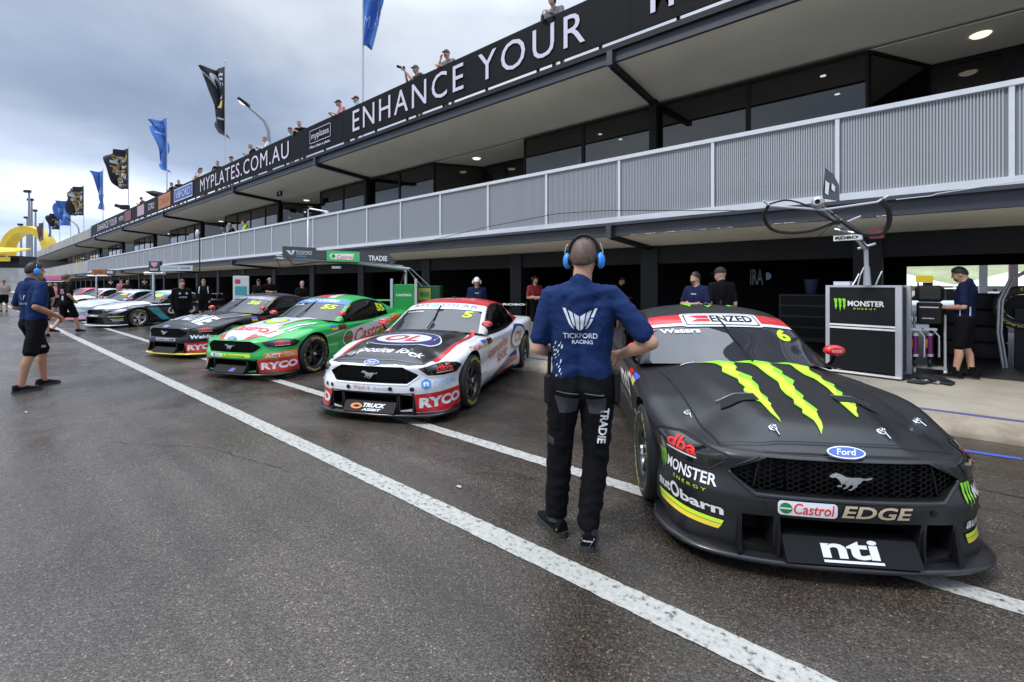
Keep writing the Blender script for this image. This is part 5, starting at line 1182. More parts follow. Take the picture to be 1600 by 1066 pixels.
CLOTH = dict(navy=mat('navy_polo_cloth', (.0065, .023, .092), .8, spec=.2, noise_s=10, noise_a=.12, bump=.15, bump_s=300), black=mat('black_cloth', (.0042, .0042, .0052), .85, spec=.15, noise_s=10, noise_a=.2, bump=.15, bump_s=250), dknavy=mat('dark_navy_cloth', (.006, .011, .045), .8, spec=.2, noise_s=10),
    white=mat('white_cloth', (.62, .62, .62), .8, noise_s=8, noise_a=.08), grey=mat('grey_cloth', (.14, .14, .15), .85, noise_s=8), red=mat('red_cloth', (.20, .010, .018), .8, noise_s=8), sky=mat('sky_blue_cloth', (.16, .42, .68), .8, noise_s=8),
    green=mat('dark_green_cloth', (.030, .040, .026), .85, noise_s=8), pinkc=mat('faded_pink_cloth', (.45, .18, .19), .8, noise_s=8), hivis=mat('hi_vis_yellow_cloth', (.60, .85, .05), .6), beige=mat('beige_cloth', (.34, .30, .24), .85), char=mat('charcoal_cloth', (.018, .019, .022), .85, spec=.2, noise_s=10))
HAIR = dict(dark=mat('dark_hair', (.016, .012, .010), .55), brown=mat('brown_hair', (.075, .042, .022), .55), grey=mat('grey_hair', (.32, .31, .29), .6), fair=mat('fair_hair', (.20, .12, .05), .55), cap=mat('black_cap_cloth', (.015, .015, .017), .8), capw=mat('white_helmet_shell', (.75, .75, .76), .3), capg=mat('grey_cap_cloth', (.07, .085, .085), .8))
def stubble(name, a, b):
    """very short hair thinning to bare skin at the crown"""
    return mat(name, [lerp(x, y, .5) for x, y in zip(a, b)], .6, noise_s=40, noise_a=.35)
HAIR['thin'] = stubble('thin_cropped_hair', (.05, .035, .03), (.16, .09, .065))
PEOPLE = 'people about the pit lane'
def person(label, pos, H, rz, pose='stand', top='navy', legs='black', shorts=True, hair=('short', 'dark'), skin=SKIN, vox=.018, headset=None, heady=0.0, headp=0.0, group=None, over=None, collar=True, sleeve='short', sock=None, shoe='black', fold=0.0, beard=None, build=1.0):
    S = H / 1.78; J = dict(hipR=(.095, 0, .92), knR=(.105, .025, .50), anR=(.11, -.02, .085), hipL=(-.095, 0, .92), knL=(-.105, .025, .50), anL=(-.11, -.02, .085),
        shR=(.185, -.01, 1.450), elR=(.235, -.05, 1.14), wrR=(.235, .06, .89), shL=(-.185, -.01, 1.450), elL=(-.235, -.05, 1.14), wrL=(-.235, .06, .89),
        neck=(0, -.01, 1.49), head=(0, .015, 1.652), chest=(0, .005, 1.29), waist=(0, .005, 1.08), hdR=None, hdL=None, hnR=(-1, .2, 0), hnL=(1, .2, 0), toeR=(.12, 1, 0), toeL=(-.12, 1, 0))
    P = dict(POSES[pose]); P.update(over or {}); ln = P.pop('lean', 0.0); hp = P.pop('headp', 0.0) + headp; J.update(P)
    def sh(p):
        p = Vector(p)
        if ln and p.z > .95: d = p.z - .95; p = Vector((p.x, p.y + d*ln*1.2, .95 + d*(1 - .12*ln)))
        return p * S
    g = {k: (sh(v) if v is not None and k[:2] not in ('hd', 'hn', 'to') else v) for k, v in J.items()}
    B = S * build
    R = (Matrix.Rotation(heady, 3, 'Z') @ Matrix.Rotation(hp, 3, 'X'))
    hc = g['neck'] + R @ ((g['head'] - g['neck'])); H3 = lambda x, y, z: hc + R @ (Vector((x, y, z)) * S)
    root = empty('person', pos, rz, label, 'person', group)
    sk_ = []
    sk_ += [(H3(0, -.012, .012), (.074*S, .092*S, .104*S), R), (H3(0, .03, -.045), .056*S, H3(0, .052, -.088), .036*S), (H3(0, -.03, -.04), .055*S, g['neck'] + Vector((0, 0, -.03*S)), .060*S),
            (H3(0, .088, .012), .009*S, H3(0, .108, -.020), .013*S), (H3(.03, .080, .030), .012*S, H3(-.03, .080, .030), .012*S), (H3(0, .086, -.052), .014*S, H3(0, .084, -.06), .014*S)]
    for sx in (-1, 1): sk_ += [(H3(sx*.074, -.012, -.012), (.011*S, .020*S, .032*S), R), (H3(sx*.036, .058, -.03), .022*S, H3(sx*.03, .062, -.045), .02*S)]
    for s in 'RL':
        sx = 1 if s == 'R' else -1
        sk_ += [(g['sh'+s], .052*B, g['el'+s], .041*B), (g['el'+s], .041*B, g['el'+s].lerp(g['wr'+s], .35), .042*B), (g['el'+s].lerp(g['wr'+s], .35), .042*B, g['wr'+s], .027*S)]
        d = Vector(J['hd'+s]) if J['hd'+s] else (g['wr'+s] - g['el'+s])
        sk_ += hand_shapes(g['wr'+s], d, J['hn'+s], S, 1.0 if pose in ('read', 'belt', 'hips') else .6, sx)
        kn, an, hi = g['kn'+s], g['an'+s], g['hip'+s]
        q_ = 1.0 if shorts else .80; cf = kn.lerp(an, .32) + Vector((0, -.018*S*q_, 0))
        sk_ += [(hi, .082*B, kn, .056*B*q_), (kn, .054*B*q_, cf, .056*B*q_), (cf, .056*B*q_, an, .038*S), (an, .038*S, an + Vector(J['toe'+s]).normalized()*.06*S + Vector((0, 0, -.040*S)), .020*S)]
    tor = []
    for sx in (-1, 1):
        tor += [((sx*.062*S, g['waist'].y*.6, .95*S), .100*B, (g['waist'].x + sx*.062*S, g['waist'].y, g['waist'].z), .096*B), ((g['waist'].x + sx*.062*S, g['waist'].y, g['waist'].z), .096*B, (g['chest'].x + sx*.082*S, g['chest'].y, g['chest'].z), .104*B),
                ((g['chest'].x + sx*.082*S, g['chest'].y, g['chest'].z), .104*B, g['sh'+('R' if sx > 0 else 'L')] + Vector((-sx*.045*S, 0, -.03*S)), .070*B)]
    tor += [(g['neck'] + Vector((0, -.016*S, -.035*S)), .064*S, g['sh'+q].lerp(g['neck'], .08) + Vector((0, -.004*S, -.002*S)), .050*S) for q in 'RL'] + [(g['neck'] + Vector((0, -.02*S, -.07*S)), .085*S, g['chest'] + Vector((0, -.012*S, 0)), .105*B)]
    sk_ += [(a, ra*.93, b, rb*.93) for a, ra, b, rb in tor]
    fine = vox <= .012
    me = sculpt(sk_, vox if not fine else .0085, 3, 'body'); me.materials.append(skin); link(bpy.data.objects.new('body', me), root)
    # shirt: torso and sleeves
    shp = [(Vector(a), ra + .012*S, Vector(b), rb + .012*S) for a, ra, b, rb in tor]
    hem = [((sx*.07*S, g['waist'].y*.5, .90*S), .110*B, (sx*.066*S, g['waist'].y*.8, 1.02*S), .112*B) for sx in (-1, 1)]; shp += hem
    for s in 'RL':
        e = g['sh'+s].lerp(g['el'+s], .80)
        shp += [(g['sh'+s], .064*B, e, .060*B)]
        if sleeve == 'long': shp += [(e, .058*B, g['el'+s], .054*B), (g['el'+s], .054*B, g['wr'+s], .040*S)]
    if collar: shp += [(g['neck'] + Vector((0, -.022*S, -.03*S)), .070*S, g['neck'] + Vector((0, -.020*S, .022*S)), .064*S)]
    me = sculpt(shp, vox, 3, 'shirt', fold); me.materials.append(CLOTH[top]); shirt = link(bpy.data.objects.new('shirt', me), root)
    # trousers or shorts
    lg = [((sx*.06*S, g['waist'].y*.3, .965*S), .112*B, (sx*.07*S, 0, .90*S), .120*B) for sx in (-1, 1)]
    for s in 'RL':
        kn, an, hi = g['kn'+s], g['an'+s], g['hip'+s]
        if shorts: lg += [(hi, .105*B, hi.lerp(kn, .93), .086*B)]
        else: lg += [(hi, .105*B, kn, .076*B), (kn, .076*B, an.lerp(kn, .12), .068*B), (an.lerp(kn, .12), .066*B, an + Vector((0, 0, .045*S)), .066*B)]
    me = sculpt(lg, vox, 3, 'shorts', fold*1.1); me.materials.append(CLOTH[legs]); tr = link(bpy.data.objects.new('shorts' if shorts else 'trousers', me), root)
    # shoes
    for s in 'RL':
        an = g['an'+s]; f = Vector(J['toe'+s]).normalized(); sd = Vector((f.y, -f.x, 0)); b = Vector((an.x, an.y, max(0.0, an.z - .085*S)))
        def Q(x, y, z): return b + sd*x*S + f*y*S + Vector((0, 0, z*S))
        sb = MB().mat(CLOTH[shoe])
        up = [(-.08, .036, .10), (-.04, .040, .105), (.02, .042, .095), (.08, .046, .075), (.14, .046, .055), (.185, .034, .042), (.205, .012, .034)]
        rows = []
        for y, w_, h_ in up: rows.append([Q(w_*cos(a)*(1.0 if sin(a) > -.2 else .98), y, .022 + max(0, (h_ - .022)*sin(a)) if sin(a) > 0 else .022) for a in [pi*k/9 for k in range(10)]])
        sb.grid(rows, True); sb.add(rows[0], [tuple(range(10))]); sb.add(rows[-1], [tuple(range(10))[::-1]])
        sb.mat(mat('dark_shoe_sole', (.03, .031, .034), .55)); ring = [(-.095, .0), (-.085, .034), (0, .043), (.09, .050), (.15, .049), (.195, .034), (.212, 0)]
        o = [(x, y) for y, x in ring] + [(-x, y) for y, x in ring[::-1][1:-1]]
        sb.add([Q(x, y, 0) for x, y in o] + [Q(x, y, .03) for x, y in o], [tuple(range(len(o))), tuple(range(len(o), 2*len(o)))[::-1]] + [(i, len(o) + i, len(o) + (i+1) % len(o), (i+1) % len(o)) for i in range(len(o))]); sb.build('shoe', root, recalc=True)
        if sock: MB().mat(CLOTH[sock]).tube([an + Vector((0, 0, -.02*S)), an + Vector((0, 0, .10*S))], [.044*S, .046*S], 12).build('sock', root)
    if hair: caps_hair(R, hc, hair[0], HAIR[hair[1]], vox, S).build('cap' if hair[0] == 'cap' else 'hair', root)
    if beard: ell(MB().mat(HAIR[beard]), H3(0, .048, -.068), R, (.046*S, .042*S, .036*S)).build('beard', root)
    if vox <= .03:
        for sx in (-1, 1): ell(MB().mat(mat('dark_eye', (.01, .008, .007), .2)), H3(sx*.030, .079, .010), R, (.010*S, .006*S, .007*S), 6).build('eye', root)
    if headset:
        hs = MB().mat(M['black']); arc = [H3(cos(a)*.090, -.012, .018 + sin(a)*.118) for a in [pi*k/14 for k in range(15)]]; hs.tube(arc, .010*S, 8)
        for sx in (-1, 1):
            hs.mat(M['black']); hs.tube([H3(sx*.072, -.012, -.012), H3(sx*.090, -.012, -.012)], .036*S, 14); hs.mat(headset); ell(hs, H3(sx*.098, -.012, -.014), R, (.026*S, .037*S, .048*S), 12)
            hs.mat(M['steel']); hs.tube([H3(sx*.112, -.02, .03), H3(sx*.104, -.02, .07), H3(sx*.094, -.016, .085)], .0035*S, 5)
        hs.mat(M['black']).tube([H3(-.10, .0, -.05), H3(-.075, .07, -.075), H3(-.03, .11, -.06)], .004*S, 5); hs.build('headset', root)
    root['S'] = S; return root, g, shirt, tr
def child_mesh_bvh(o): return BVHTree.FromPolygons([v.co.copy() for v in o.data.vertices], [tuple(p.vertices) for p in o.data.polygons])
def stick(bvh, parent, name, m, tris, o, ux, uy, dr, L=.03, off=.003):
    """flat artwork pressed on cloth: tris = (points, faces) in metres in the frame ux, uy"""
    V_, F_ = subdiv(tris[0], tris[1], L); o, ux, uy, dr = map(Vector, (o, ux, uy, dr)); P = []
    for a, b in V_:
        q = o + ux*a + uy*b; h, n, i, d = bvh.ray_cast(q - dr*.6, dr, 1.5)
        if h is None: h, n, i, d = bvh.find_nearest(q)
        P.append(h + (n if n.dot(dr) < 0 else -n)*off)
    return MB().mat(m).add(P, F_, True).build(name, parent)
def txt_tris(t, w, h, **k):
    P, fs, asp = text_mesh(t, **k); return ([(p[0]*w, p[1]*h) for p in P], fs)
def facing(u, f): return TH - math.atan((u - 800) / F) + radians(f)
def stand(u, v, z=0.0): return gp(u, v, z)
def height(u, vf, vt, z=0.0):
    p = gp(u, vf, z); d = (CH - z) * F / (vf - HZ); return (CH - (vt - HZ)/F*d) - z
BLUECUP = mat('blue_ear_cup', (.03, .28, .78), .35, noise_s=20, noise_a=.1); WHITECUP = mat('white_ear_cup', (.7, .7, .72), .35)

# ---- the man in the middle, seen from behind
p0 = gp(908, 842); rz0 = facing(905, -4)
root, g, shirt, tr = person('man seen from behind in navy polo and black trousers with blue headset, hands on hips', p0, 1.875, rz0, 'hips', 'navy', 'black', False, ('short', 'thin'), SKIN, .011, BLUECUP, heady=-.10, headp=.04, fold=.010, build=.99,
    over=dict(anL=(-.155, .06, .085), knL=(-.13, .03, .50), anR=(.045, -.05, .085), knR=(.085, .02, .49), toeL=(-.62, .78, 0), toeR=(.02, 1, 0), elR=(.395, -.06, 1.175), wrR=(.225, .12, 1.075), elL=(-.255, -.03, 1.125), wrL=(-.16, .20, 1.06), shR=(.175, -.01, 1.435), shL=(-.175, -.01, 1.435), head=(.015, .02, 1.655)))
bv = child_mesh_bvh(shirt); S = root['S']; back = Vector((0, 1, 0)); UXb, UYb = Vector((1, 0, 0)), Vector((0, 0, 1)); pale = mat('pale_shirt_print', (.62, .68, .76), .6)
z1 = 1.195 * S
stick(bv, shirt, 'lettering', pale, txt_tris('TICKFORD', .205, .032, bold=.012), (-.100, 0, z1), UXb, UYb, back); stick(bv, shirt, 'lettering', pale, txt_tris('RACING', .125, .024, bold=.02), (-.048, 0, z1 - .034), UXb, UYb, back)
shield = MB()
def shp_(pts): return ([(a*.105, b*.135) for a, b in pts], [tuple(range(len(pts)))])
sh_o = (.0, 0, z1 + .048)
for pts in ([(-1, 1), (-.82, .97), (-.46, .28), (-.30, .06), (-.44, .12), (-.62, .30)], [(1, 1), (.82, .97), (.46, .28), (.30, .06), (.44, .12), (.62, .30)],
            [(-.66, .90), (-.40, .80), (-.24, .18), (-.36, .24)], [(.66, .90), (.40, .80), (.24, .18), (.36, .24)], [(-.32, .78), (-.03, .62), (-.03, .0), (-.18, .10)], [(.32, .78), (.03, .62), (.03, 0), (.18, .10)]):
    stick(bv, shirt, 'emblem', pale, shp_(pts), sh_o, UXb, UYb, back)
rr = random.Random(3)
for k in range(26):             # printed flecks on the left flank
    a, b = -.165 + rr.uniform(0, .055), .86 + rr.uniform(.10, .30); w_ = rr.uniform(.004, .010)
    stick(bv, shirt, 'print', pale, ([(0, 0), (w_, .006), (w_ + .004, .018), (.003, .014)], [(0, 1, 2, 3)]), (a, 0, b*S), UXb, UYb, back)
stick(bv, shirt, 'lettering', pale, txt_tris('THINK', .055, .014, bold=.03), (.095, 0, .905*S), UXb, UYb, back)
bt = child_mesh_bvh(tr); gp_ = CLOTH['char']; wt = mat('white_trouser_print', (.72, .72, .72), .6)
lt = txt_tris('TRADIE', .215, .048, bold=.03)
kx = Vector((.22, 0, -.97)).normalized(); stick(bt, tr, 'lettering', wt, lt, (.125, 0, .80*S), -kx*-1 if False else Vector((-.12, 0, -1)).normalized(), Vector((1, 0, -.12)).normalized(), back)
gcl = mat('grey_pocket_panel', (.032, .033, .037), .8)
for pts, o in (([(0, .10), (.15, .09), (.13, 0), (.03, -.005)], (-.155, 0, .765*S)), ([(0, .09), (.12, .10), (.11, 0), (.02, 0)], (.035, 0, .765*S)), ([(0, .06), (.055, .045), (.055, 0), (0, .012)], (-.215, 0, .56*S))):
    stick(bt, tr, 'pocket', gcl, (pts, [(0, 1, 2, 3)]), o, UXb, UYb, back)
for o, w_ in (((-.14, 0, .875*S), .13), ((.03, 0, .872*S), .11)):
    stick(bt, tr, 'reflective_strip', mat('grey_piping', (.16, .16, .17), .5), ([(0, .012), (w_, 0), (w_, .006), (0, .018)], [(0, 1, 2, 3)]), o, UXb, UYb, back)
MB().mat(M['black']).box(-.215*S, -.165*S, -.06, .03, .80*S, .97*S, .012).tube([(-.19*S, -.01, .96*S), (-.185*S, -.015, 1.10*S)], .012, 8).build('belt_radio', root)
MB().mat(M['black']).box(.185*S, .225*S, -.05, .04, .82*S, 1.0*S, .012).build('belt_pouch', root)
for a, b, t, m_ in ((-.06, .075, 'TRADE', V['fluo']),):
    pass
shoes = [c for c in root.children if c.name.startswith('shoe')]
for sh_, t, m_, o, ux in ((shoes[1], 'TRADE', V['fluo'], g['anL'] + Vector((-.06, -.14, -.045)), Vector((.78, .62, 0))), (shoes[0], 'TRADIE', wt, g['anR'] + Vector((-.034, -.2, -.030)), Vector((1, 0, 0)))):
    b_ = child_mesh_bvh(sh_); n_ = Vector((-ux.y, ux.x, 0)); stick(b_, sh_, 'lettering', m_, txt_tris(t, .07, .018 if m_ is not wt else .010, bold=.03), o, ux, Vector((0, 0, 1)), n_, .02, .002)
for s, an in (('L', g['anL']), ('R', g['anR'])):
    MB().mat(gcl).tube([an + Vector((0, -.006, -.012)), an + Vector((0, -.004, .05))], [.052*S, .056*S], 14).build('gaiter', root)

# ---- the man at the left edge
p1 = gp(52, 607); rz1 = facing(52, -62)
root, g, shirt, tr = person('man at left edge in navy polo and black shorts with blue headset', p1, height(52, 607, 409), rz1, 'belt', 'navy', 'black', True, ('short', 'dark'), SKIN2, .013, BLUECUP, heady=-.15, fold=.005, shoe='black',
    over=dict(anR=(.13, -.20, .085), knR=(.13, -.10, .50), anL=(-.10, .17, .085), knL=(-.10, .16, .50), toeR=(.25, 1, 0), toeL=(-.1, 1, 0), elR=(.27, -.12, 1.15), wrR=(.16, .22, .99)))
bv = child_mesh_bvh(shirt); bkdir = Vector((-.75, .66, 0)).normalized()
stick(bv, shirt, 'lettering', pale, txt_tris('TICKFORD', .17, .03), (-.10, -.02, 1.18*root['S']), Vector((1, 0, 0)), Vector((0, 0, 1)), Vector((0, 1, 0)))
for q in ([(-.9, 1), (-.6, .95), (-.2, .1), (-.4, .2)], [(.9, 1), (.6, .95), (.2, .1), (.4, .2)]): stick(bv, shirt, 'emblem', pale, ([(a*.07, b*.09) for a, b in q], [(0, 1, 2, 3)]), (-.01, 0, 1.23*root['S']), Vector((1, 0, 0)), Vector((0, 0, 1)), Vector((0, 1, 0)))
stick(bv, shirt, 'lettering', pale, txt_tris('TICKFORD', .06, .014), (.2, -.06, 1.20*root['S']), Vector((0, 1, 0)), Vector((0, 0, 1)), Vector((-1, 0, 0)))
bt = child_mesh_bvh(tr); stick(bt, tr, 'reflective_strip', mat('pale_panel', (.5, .5, .5), .6), ([(0, 0), (.10, .0), (.10, .03), (.02, .045)], [(0, 1, 2, 3)]), (.2, .06, .56*root['S']), Vector((0, 1, 0)), Vector((0, 0, 1)), Vector((-1, 0, 0)))

# ---- the man reading in the open garage on the right
pg = gp(1509, 592, FZ)
root, g, shirt, tr = person('bearded young man in navy polo and black shorts looking down in the open garage', pg, height(1505, 592, 417, FZ) + .03, facing(1509, 78), 'read', 'dknavy', 'black', True, ('short', 'dark'), SKIN, .013, None, heady=.12, fold=.004, sock='black', beard='brown',
    over=dict(anR=(.10, -.05, .085), anL=(-.10, .10, .085), knL=(-.10, .06, .5)))
for s_ in (0, 1): stick(child_mesh_bvh(shirt), shirt, 'print', pale, ([(0, 0), (.012, 0), (.012, .14), (0, .13)], [(0, 1, 2, 3)]), (-.2, .02 - s_*.10, .95), Vector((0, 1, 0)), Vector((0, 0, 1)), Vector((1, 0, 0)))
MB().mat(M['black']).tube([g['wrL'] + Vector((-.01, -.02, 0)), g['wrL'] + Vector((-.01, -.045, .003))], .034, 12).build('watch', root)
# ---- people in and before the garages
def at(u, d, z=0.0):
    a = (u - 800) / F; return Vector(((CT*a - ST)*d, (ST*a + CT)*d, z))
def hgt(d, vt, z=0.0): return CH - (vt - HZ)/F*d - z
C = [
 ('bald bearded man in navy polo with folded arms behind the black car', 1088, 8.0, FZ, 424, 150, 'fold', dict(top='dknavy', hair=('short', 'dark'), skin=SKIN, beard='brown', heady=-.5)),
 ('man in black cap and black shirt talking behind the black car', 1127, 7.9, FZ, 417, 30, 'stand', dict(top='black', hair=('cap', 'cap'), heady=.9)),
 ('man in white helmet and white headset behind the white car', 745, 11.0, FZ, 433, 178, 'stand', dict(top='dknavy', hair=('cap', 'capw'), headset=WHITECUP)),
 ('man in red and black shirt and black shorts before the garage column', 836, 12.3, FZ, 431, -150, 'fold', dict(top='red', hair=('short', 'dark'), beard='dark', headset=M['black'])),
 ('dark haired man in dark shirt deep in the garage beside the near column', 969, 13.0, FZ, 431, -120, 'read', dict(top='black', hair=('short', 'dark'))),
 ('smiling fair haired man in black polo beside the teal striped car', 284, 13.4, 0, 436, -165, 'stand', dict(top='black', hair=('short', 'brown'), sleeve='long')),
 ('person in black jacket with white shoulder stripes behind the dark car', 318, 17.5, FZ, 436, 175, 'stand', dict(top='black', hair=('short', 'fair'), sleeve='long')),
 ('grey haired man in black standing in the garage behind the dark car', 472, 16.0, FZ, 439, 200, 'stand', dict(top='black', hair=('short', 'grey'))),
 ('dark figure in black beside the white fridge in the garage', 404, 19.0, FZ, 436, 170, 'stand', dict(top='black', hair=('cap', 'cap'))),
 ('second dark figure to the right of the white fridge in the garage', 421, 19.5, FZ, 434, 200, 'fold', dict(top='black', hair=('short', 'grey'), headset=M['black'])),
 ('person with white headset in the garage beyond the teal striped car', 226, 26, FZ, 437, 180, 'stand', dict(top='black', hair=('short', 'dark'), headset=WHITECUP)),
 ('person in pink and black shirt in the garage beyond the silver blue car', 190, 30, FZ, 437, 180, 'stand', dict(top='pinkc', hair=('short', 'brown'))),
 ('person in black with pale headset left of the pink shirted one', 173, 31, FZ, 438, 200, 'stand', dict(top='black', hair=('short', 'dark'), headset=WHITECUP)),
 ('person in black with white collar right of the pink shirted one', 199, 29, FZ, 438, 160, 'fold', dict(top='black', hair=('short', 'grey'))),
]
def placed(label, u, d, z, vt, f, pose, kw):
    H = hgt(d, vt, z); return person(label, at(u, d, z), max(1.5, min(1.98, H)), facing(u, f), pose, vox=.022 if d < 14 else .03, group=PEOPLE, **kw)
RT = {}
for c in C: RT[c[1]] = placed(*c)
# lanyard, chest print, stripes where they can be seen
def chest_print(u, t, w, z, m=pale):
    r, g_, sh_, t_ = RT[u]; b_ = child_mesh_bvh(sh_); stick(b_, sh_, 'lettering', m, txt_tris(t, w, w*.22, bold=.02), (w/2, 0, z*r['S']), Vector((-1, 0, 0)), Vector((0, 0, 1)), Vector((0, -1, 0)))
chest_print(1088, 'TICKFORD', .10, 1.34); chest_print(745, 'TICKFORD', .10, 1.34); chest_print(284, 'ALPINE', .20, 1.22)
r, g_, sh_, t_ = RT[284]; b_ = child_mesh_bvh(sh_)
for x in (-.12, .05): stick(b_, sh_, 'print', pale, ([(0, 0), (.05, 0), (.04, .04), (.01, .05)], [(0, 1, 2, 3)]), (x, 0, 1.33*r['S']), Vector((1, 0, 0)), Vector((0, 0, 1)), Vector((0, -1, 0)))
r, g_, sh_, t_ = RT[318]; b_ = child_mesh_bvh(sh_)
for x in (-.17, .13): stick(b_, sh_, 'print', pale, ([(0, 0), (.03, 0), (.05, .25), (.02, .25)] if x < 0 else [(0, 0), (.03, 0), (.01, .25), (-.02, .25)], [(0, 1, 2, 3)]), (x, 0, 1.18*r['S']), Vector((1, 0, 0)), Vector((0, 0, 1)), Vector((0, -1, 0)))
r, g_, sh_, t_ = RT[836]; b_ = child_mesh_bvh(sh_)
stick(b_, sh_, 'print', CLOTH['black'], ([(-.28, 0), (.28, 0), (.28, .24), (-.28, .24)], [(0, 1, 2, 3)]), (0, 0, .93*r['S']), Vector((1, 0, 0)), Vector((0, 0, 1)), Vector((0, -1, 0)), .03, .008)
# ---- walkers in the lane at the left
wp = gp(103, 521); pp = person('walking man in black and pink patterned shirt and black shorts', wp, height(103, 521, 428), facing(103, -50), 'walk', 'black', 'black', True, ('short', 'brown'), SKIN, .018, group=PEOPLE, over=dict(toeR=(0, 1, 0), toeL=(0, 1, -.1)))
b_ = child_mesh_bvh(pp[2]); pkp = mat('pink_shirt_print', (.60, .22, .30), .6)
for o, q in (((-.07, 0, 1.28), [(0, 0), (.14, .0), (.12, .16), (.02, .16)]), ((-.03, 0, 1.08), [(0, 0), (.06, 0), (.06, .14), (0, .14)])): stick(b_, pp[2], 'print', pale if o[0] > -.05 else pkp, (q, [(0, 1, 2, 3)]), o, Vector((1, 0, 0)), Vector((0, 0, 1)), Vector((0, 1, 0)))
for lab, u, vf, vt, f, kw in (('person in black shirt half hidden behind the left man', 66, 527, 432, 20, dict(top='black', hair=('short', 'dark'))), ('person in grey cap and beige shirt at the left edge of the lane', 6, 487, 437, 170, dict(top='beige', hair=('cap', 'capg'))),
      ('person in pink shirt down the lane beyond the walking man', 88, 494, 440, 150, dict(top='pinkc', hair=('short', 'dark'))), ('person in dark red shirt down the lane beside the pink shirted one', 78, 491, 440, -160, dict(top='red', hair=('short', 'dark')))):
    person(lab, gp(u, vf), height(u, vf, vt), facing(u, f), 'stand', vox=.03, group=PEOPLE, **kw)
# ---- spectators on the roof and the balcony
ROOFP = 'spectators leaning over the roof rail'
def roof(label, u, vt, f, pose, kw, Y=9.42, zf=6.66):
    d = Y / (ST*(u - 800)/F + CT); zt = CH - (vt - HZ)/F*d; H = max(1.45, min(1.95, (zt - zf) * (1.0 if pose not in ('lean', 'camera', 'chin') else 1.03))); p = at(u, d, zf)
    return person(label, p, H, facing(u, f), pose, vox=.022 if d < 22 else .032, group=ROOFP if zf > 6 else None, **kw)
rc = roof('man in green shirt and cap aiming a camera over the black banner', 655, 88, 120, 'camera', dict(top='green', hair=('cap', 'capg')))
g_ = rc[1]; cmx = (g_['wrR'] + g_['wrL'])/2 + Vector((0, .06, .07)); cb = empty('camera', rc[0].location, rc[0].rotation_euler.z, 'black camera with long lens held by the man in green shirt', 'camera')
MB().mat(M['black']).box(cmx.x - .07, cmx.x + .07, cmx.y - .04, cmx.y + .03, cmx.z - .045, cmx.z + .045, .01).build('camera_body', cb); MB().mat(M['black']).tube([cmx + Vector((0, .03, 0)), cmx + Vector((0, .2, 0))], [.035, .042], 14).build('lens', cb)
bp_ = empty('backpack', rc[0].location, rc[0].rotation_euler.z, 'black backpack worn by the man aiming a camera', 'backpack'); gN = (g_['chest'] + g_['neck'])/2 + Vector((0, -.20, -.02)); MB().mat(CLOTH['black']).box(gN.x - .15, gN.x + .15, gN.y - .09, gN.y + .08, gN.z - .24, gN.z + .2, .05).build('bag', bp_)
roof('bearded man in grey cap holding his hand to his face on the roof', 703, 76, 140, 'chin', dict(top='grey', hair=('cap', 'capg'), beard='brown'))
roof('spectator in black cap and pale pink top holding a phone', 541, 148, 110, 'lean', dict(top='pinkc', hair=('cap', 'cap')))
roof('spectator in black cap and sky blue shirt on the roof', 557, 144, 100, 'stand', dict(top='sky', hair=('cap', 'cap')))
roof('brown haired spectator in bright blue shirt on the roof', 456, 189, 120, 'read', dict(top='sky', hair=('short', 'brown')))
roof('spectator in black top resting on crossed arms beside the blue shirted one', 473, 190, 150, 'lean', dict(top='black', hair=('short', 'grey')))
roof('spectator in white shirt leaning beside the roof lamp post', 424, 200, 100, 'lean', dict(top='white', hair=('short', 'fair'), sleeve='long'))
roof('grey haired spectator in dark shirt left of the roof lamp post', 401, 216, 110, 'lean', dict(top='black', hair=('short', 'grey')))
roof('spectator in cap to the right of the tall black flag pole', 362, 244, 120, 'stand', dict(top='grey', hair=('cap', 'cap')))
roof('spectator in black top to the left of the tall black flag pole', 343, 249, 160, 'lean', dict(top='black', hair=('short', 'brown')))
roof('spectator in white shirt and dark cap leaning on the roof rail', 322, 257, 110, 'lean', dict(top='white', hair=('cap', 'cap')))
roof('spectator with dark cap leaning out beside the white shirted one', 316, 259, 120, 'chin', dict(top='grey', hair=('cap', 'cap')))
roof('grey haired spectator above the blue plate on the banner', 283, 276, 150, 'lean', dict(top='black', hair=('short', 'grey')))
roof('dark haired spectator with pale arms above the blue plate', 274, 281, 130, 'lean', dict(top='black', hair=('short', 'dark')))
roof('woman in grey top leaning over the banner at the top of the picture', 872, 2, 150, 'lean', dict(top='grey', hair=('long', 'dark'), sleeve='long'))
roof('person in bright red with red hat leaning on the far banner', 227, 303, 120, 'lean', dict(top='red', hair=('cap', 'cap')))
for lab, u, vt, f, kw in (('person in black leaning on the balcony rail', 368, 341, 110, dict(top='black', hair=('short', 'grey'))), ('person in yellow hi-vis vest on the balcony', 391, 342, 80, dict(top='hivis', hair=('short', 'dark')))):
    roof(lab, u, vt, f, 'lean', kw, 9.55, 3.0)
# ================================================================== TEAM EQUIPMENT
def pz(u, v, d): p = at(u, d, 0); p.z = CH - (v - HZ)/F*d; return p
def frame(a, b):                     # unit vectors of an upright board standing from point a to point b
    ux = Vector((b.x - a.x, b.y - a.y, 0)); w = ux.length; ux.normalize(); return ux, Vector((ux.y, -ux.x, 0)), w
def board_box(mb, o, ux, n, x0, x1, z0, z1, y0, y1):
    c = o + ux*((x0 + x1)/2) - n*((y0 + y1)/2) + Vector((0, 0, (z0 + z1)/2)); return mb.obox(c, ux*((x1 - x0)/2), n*((y1 - y0)/2), (0, 0, (z1 - z0)/2))
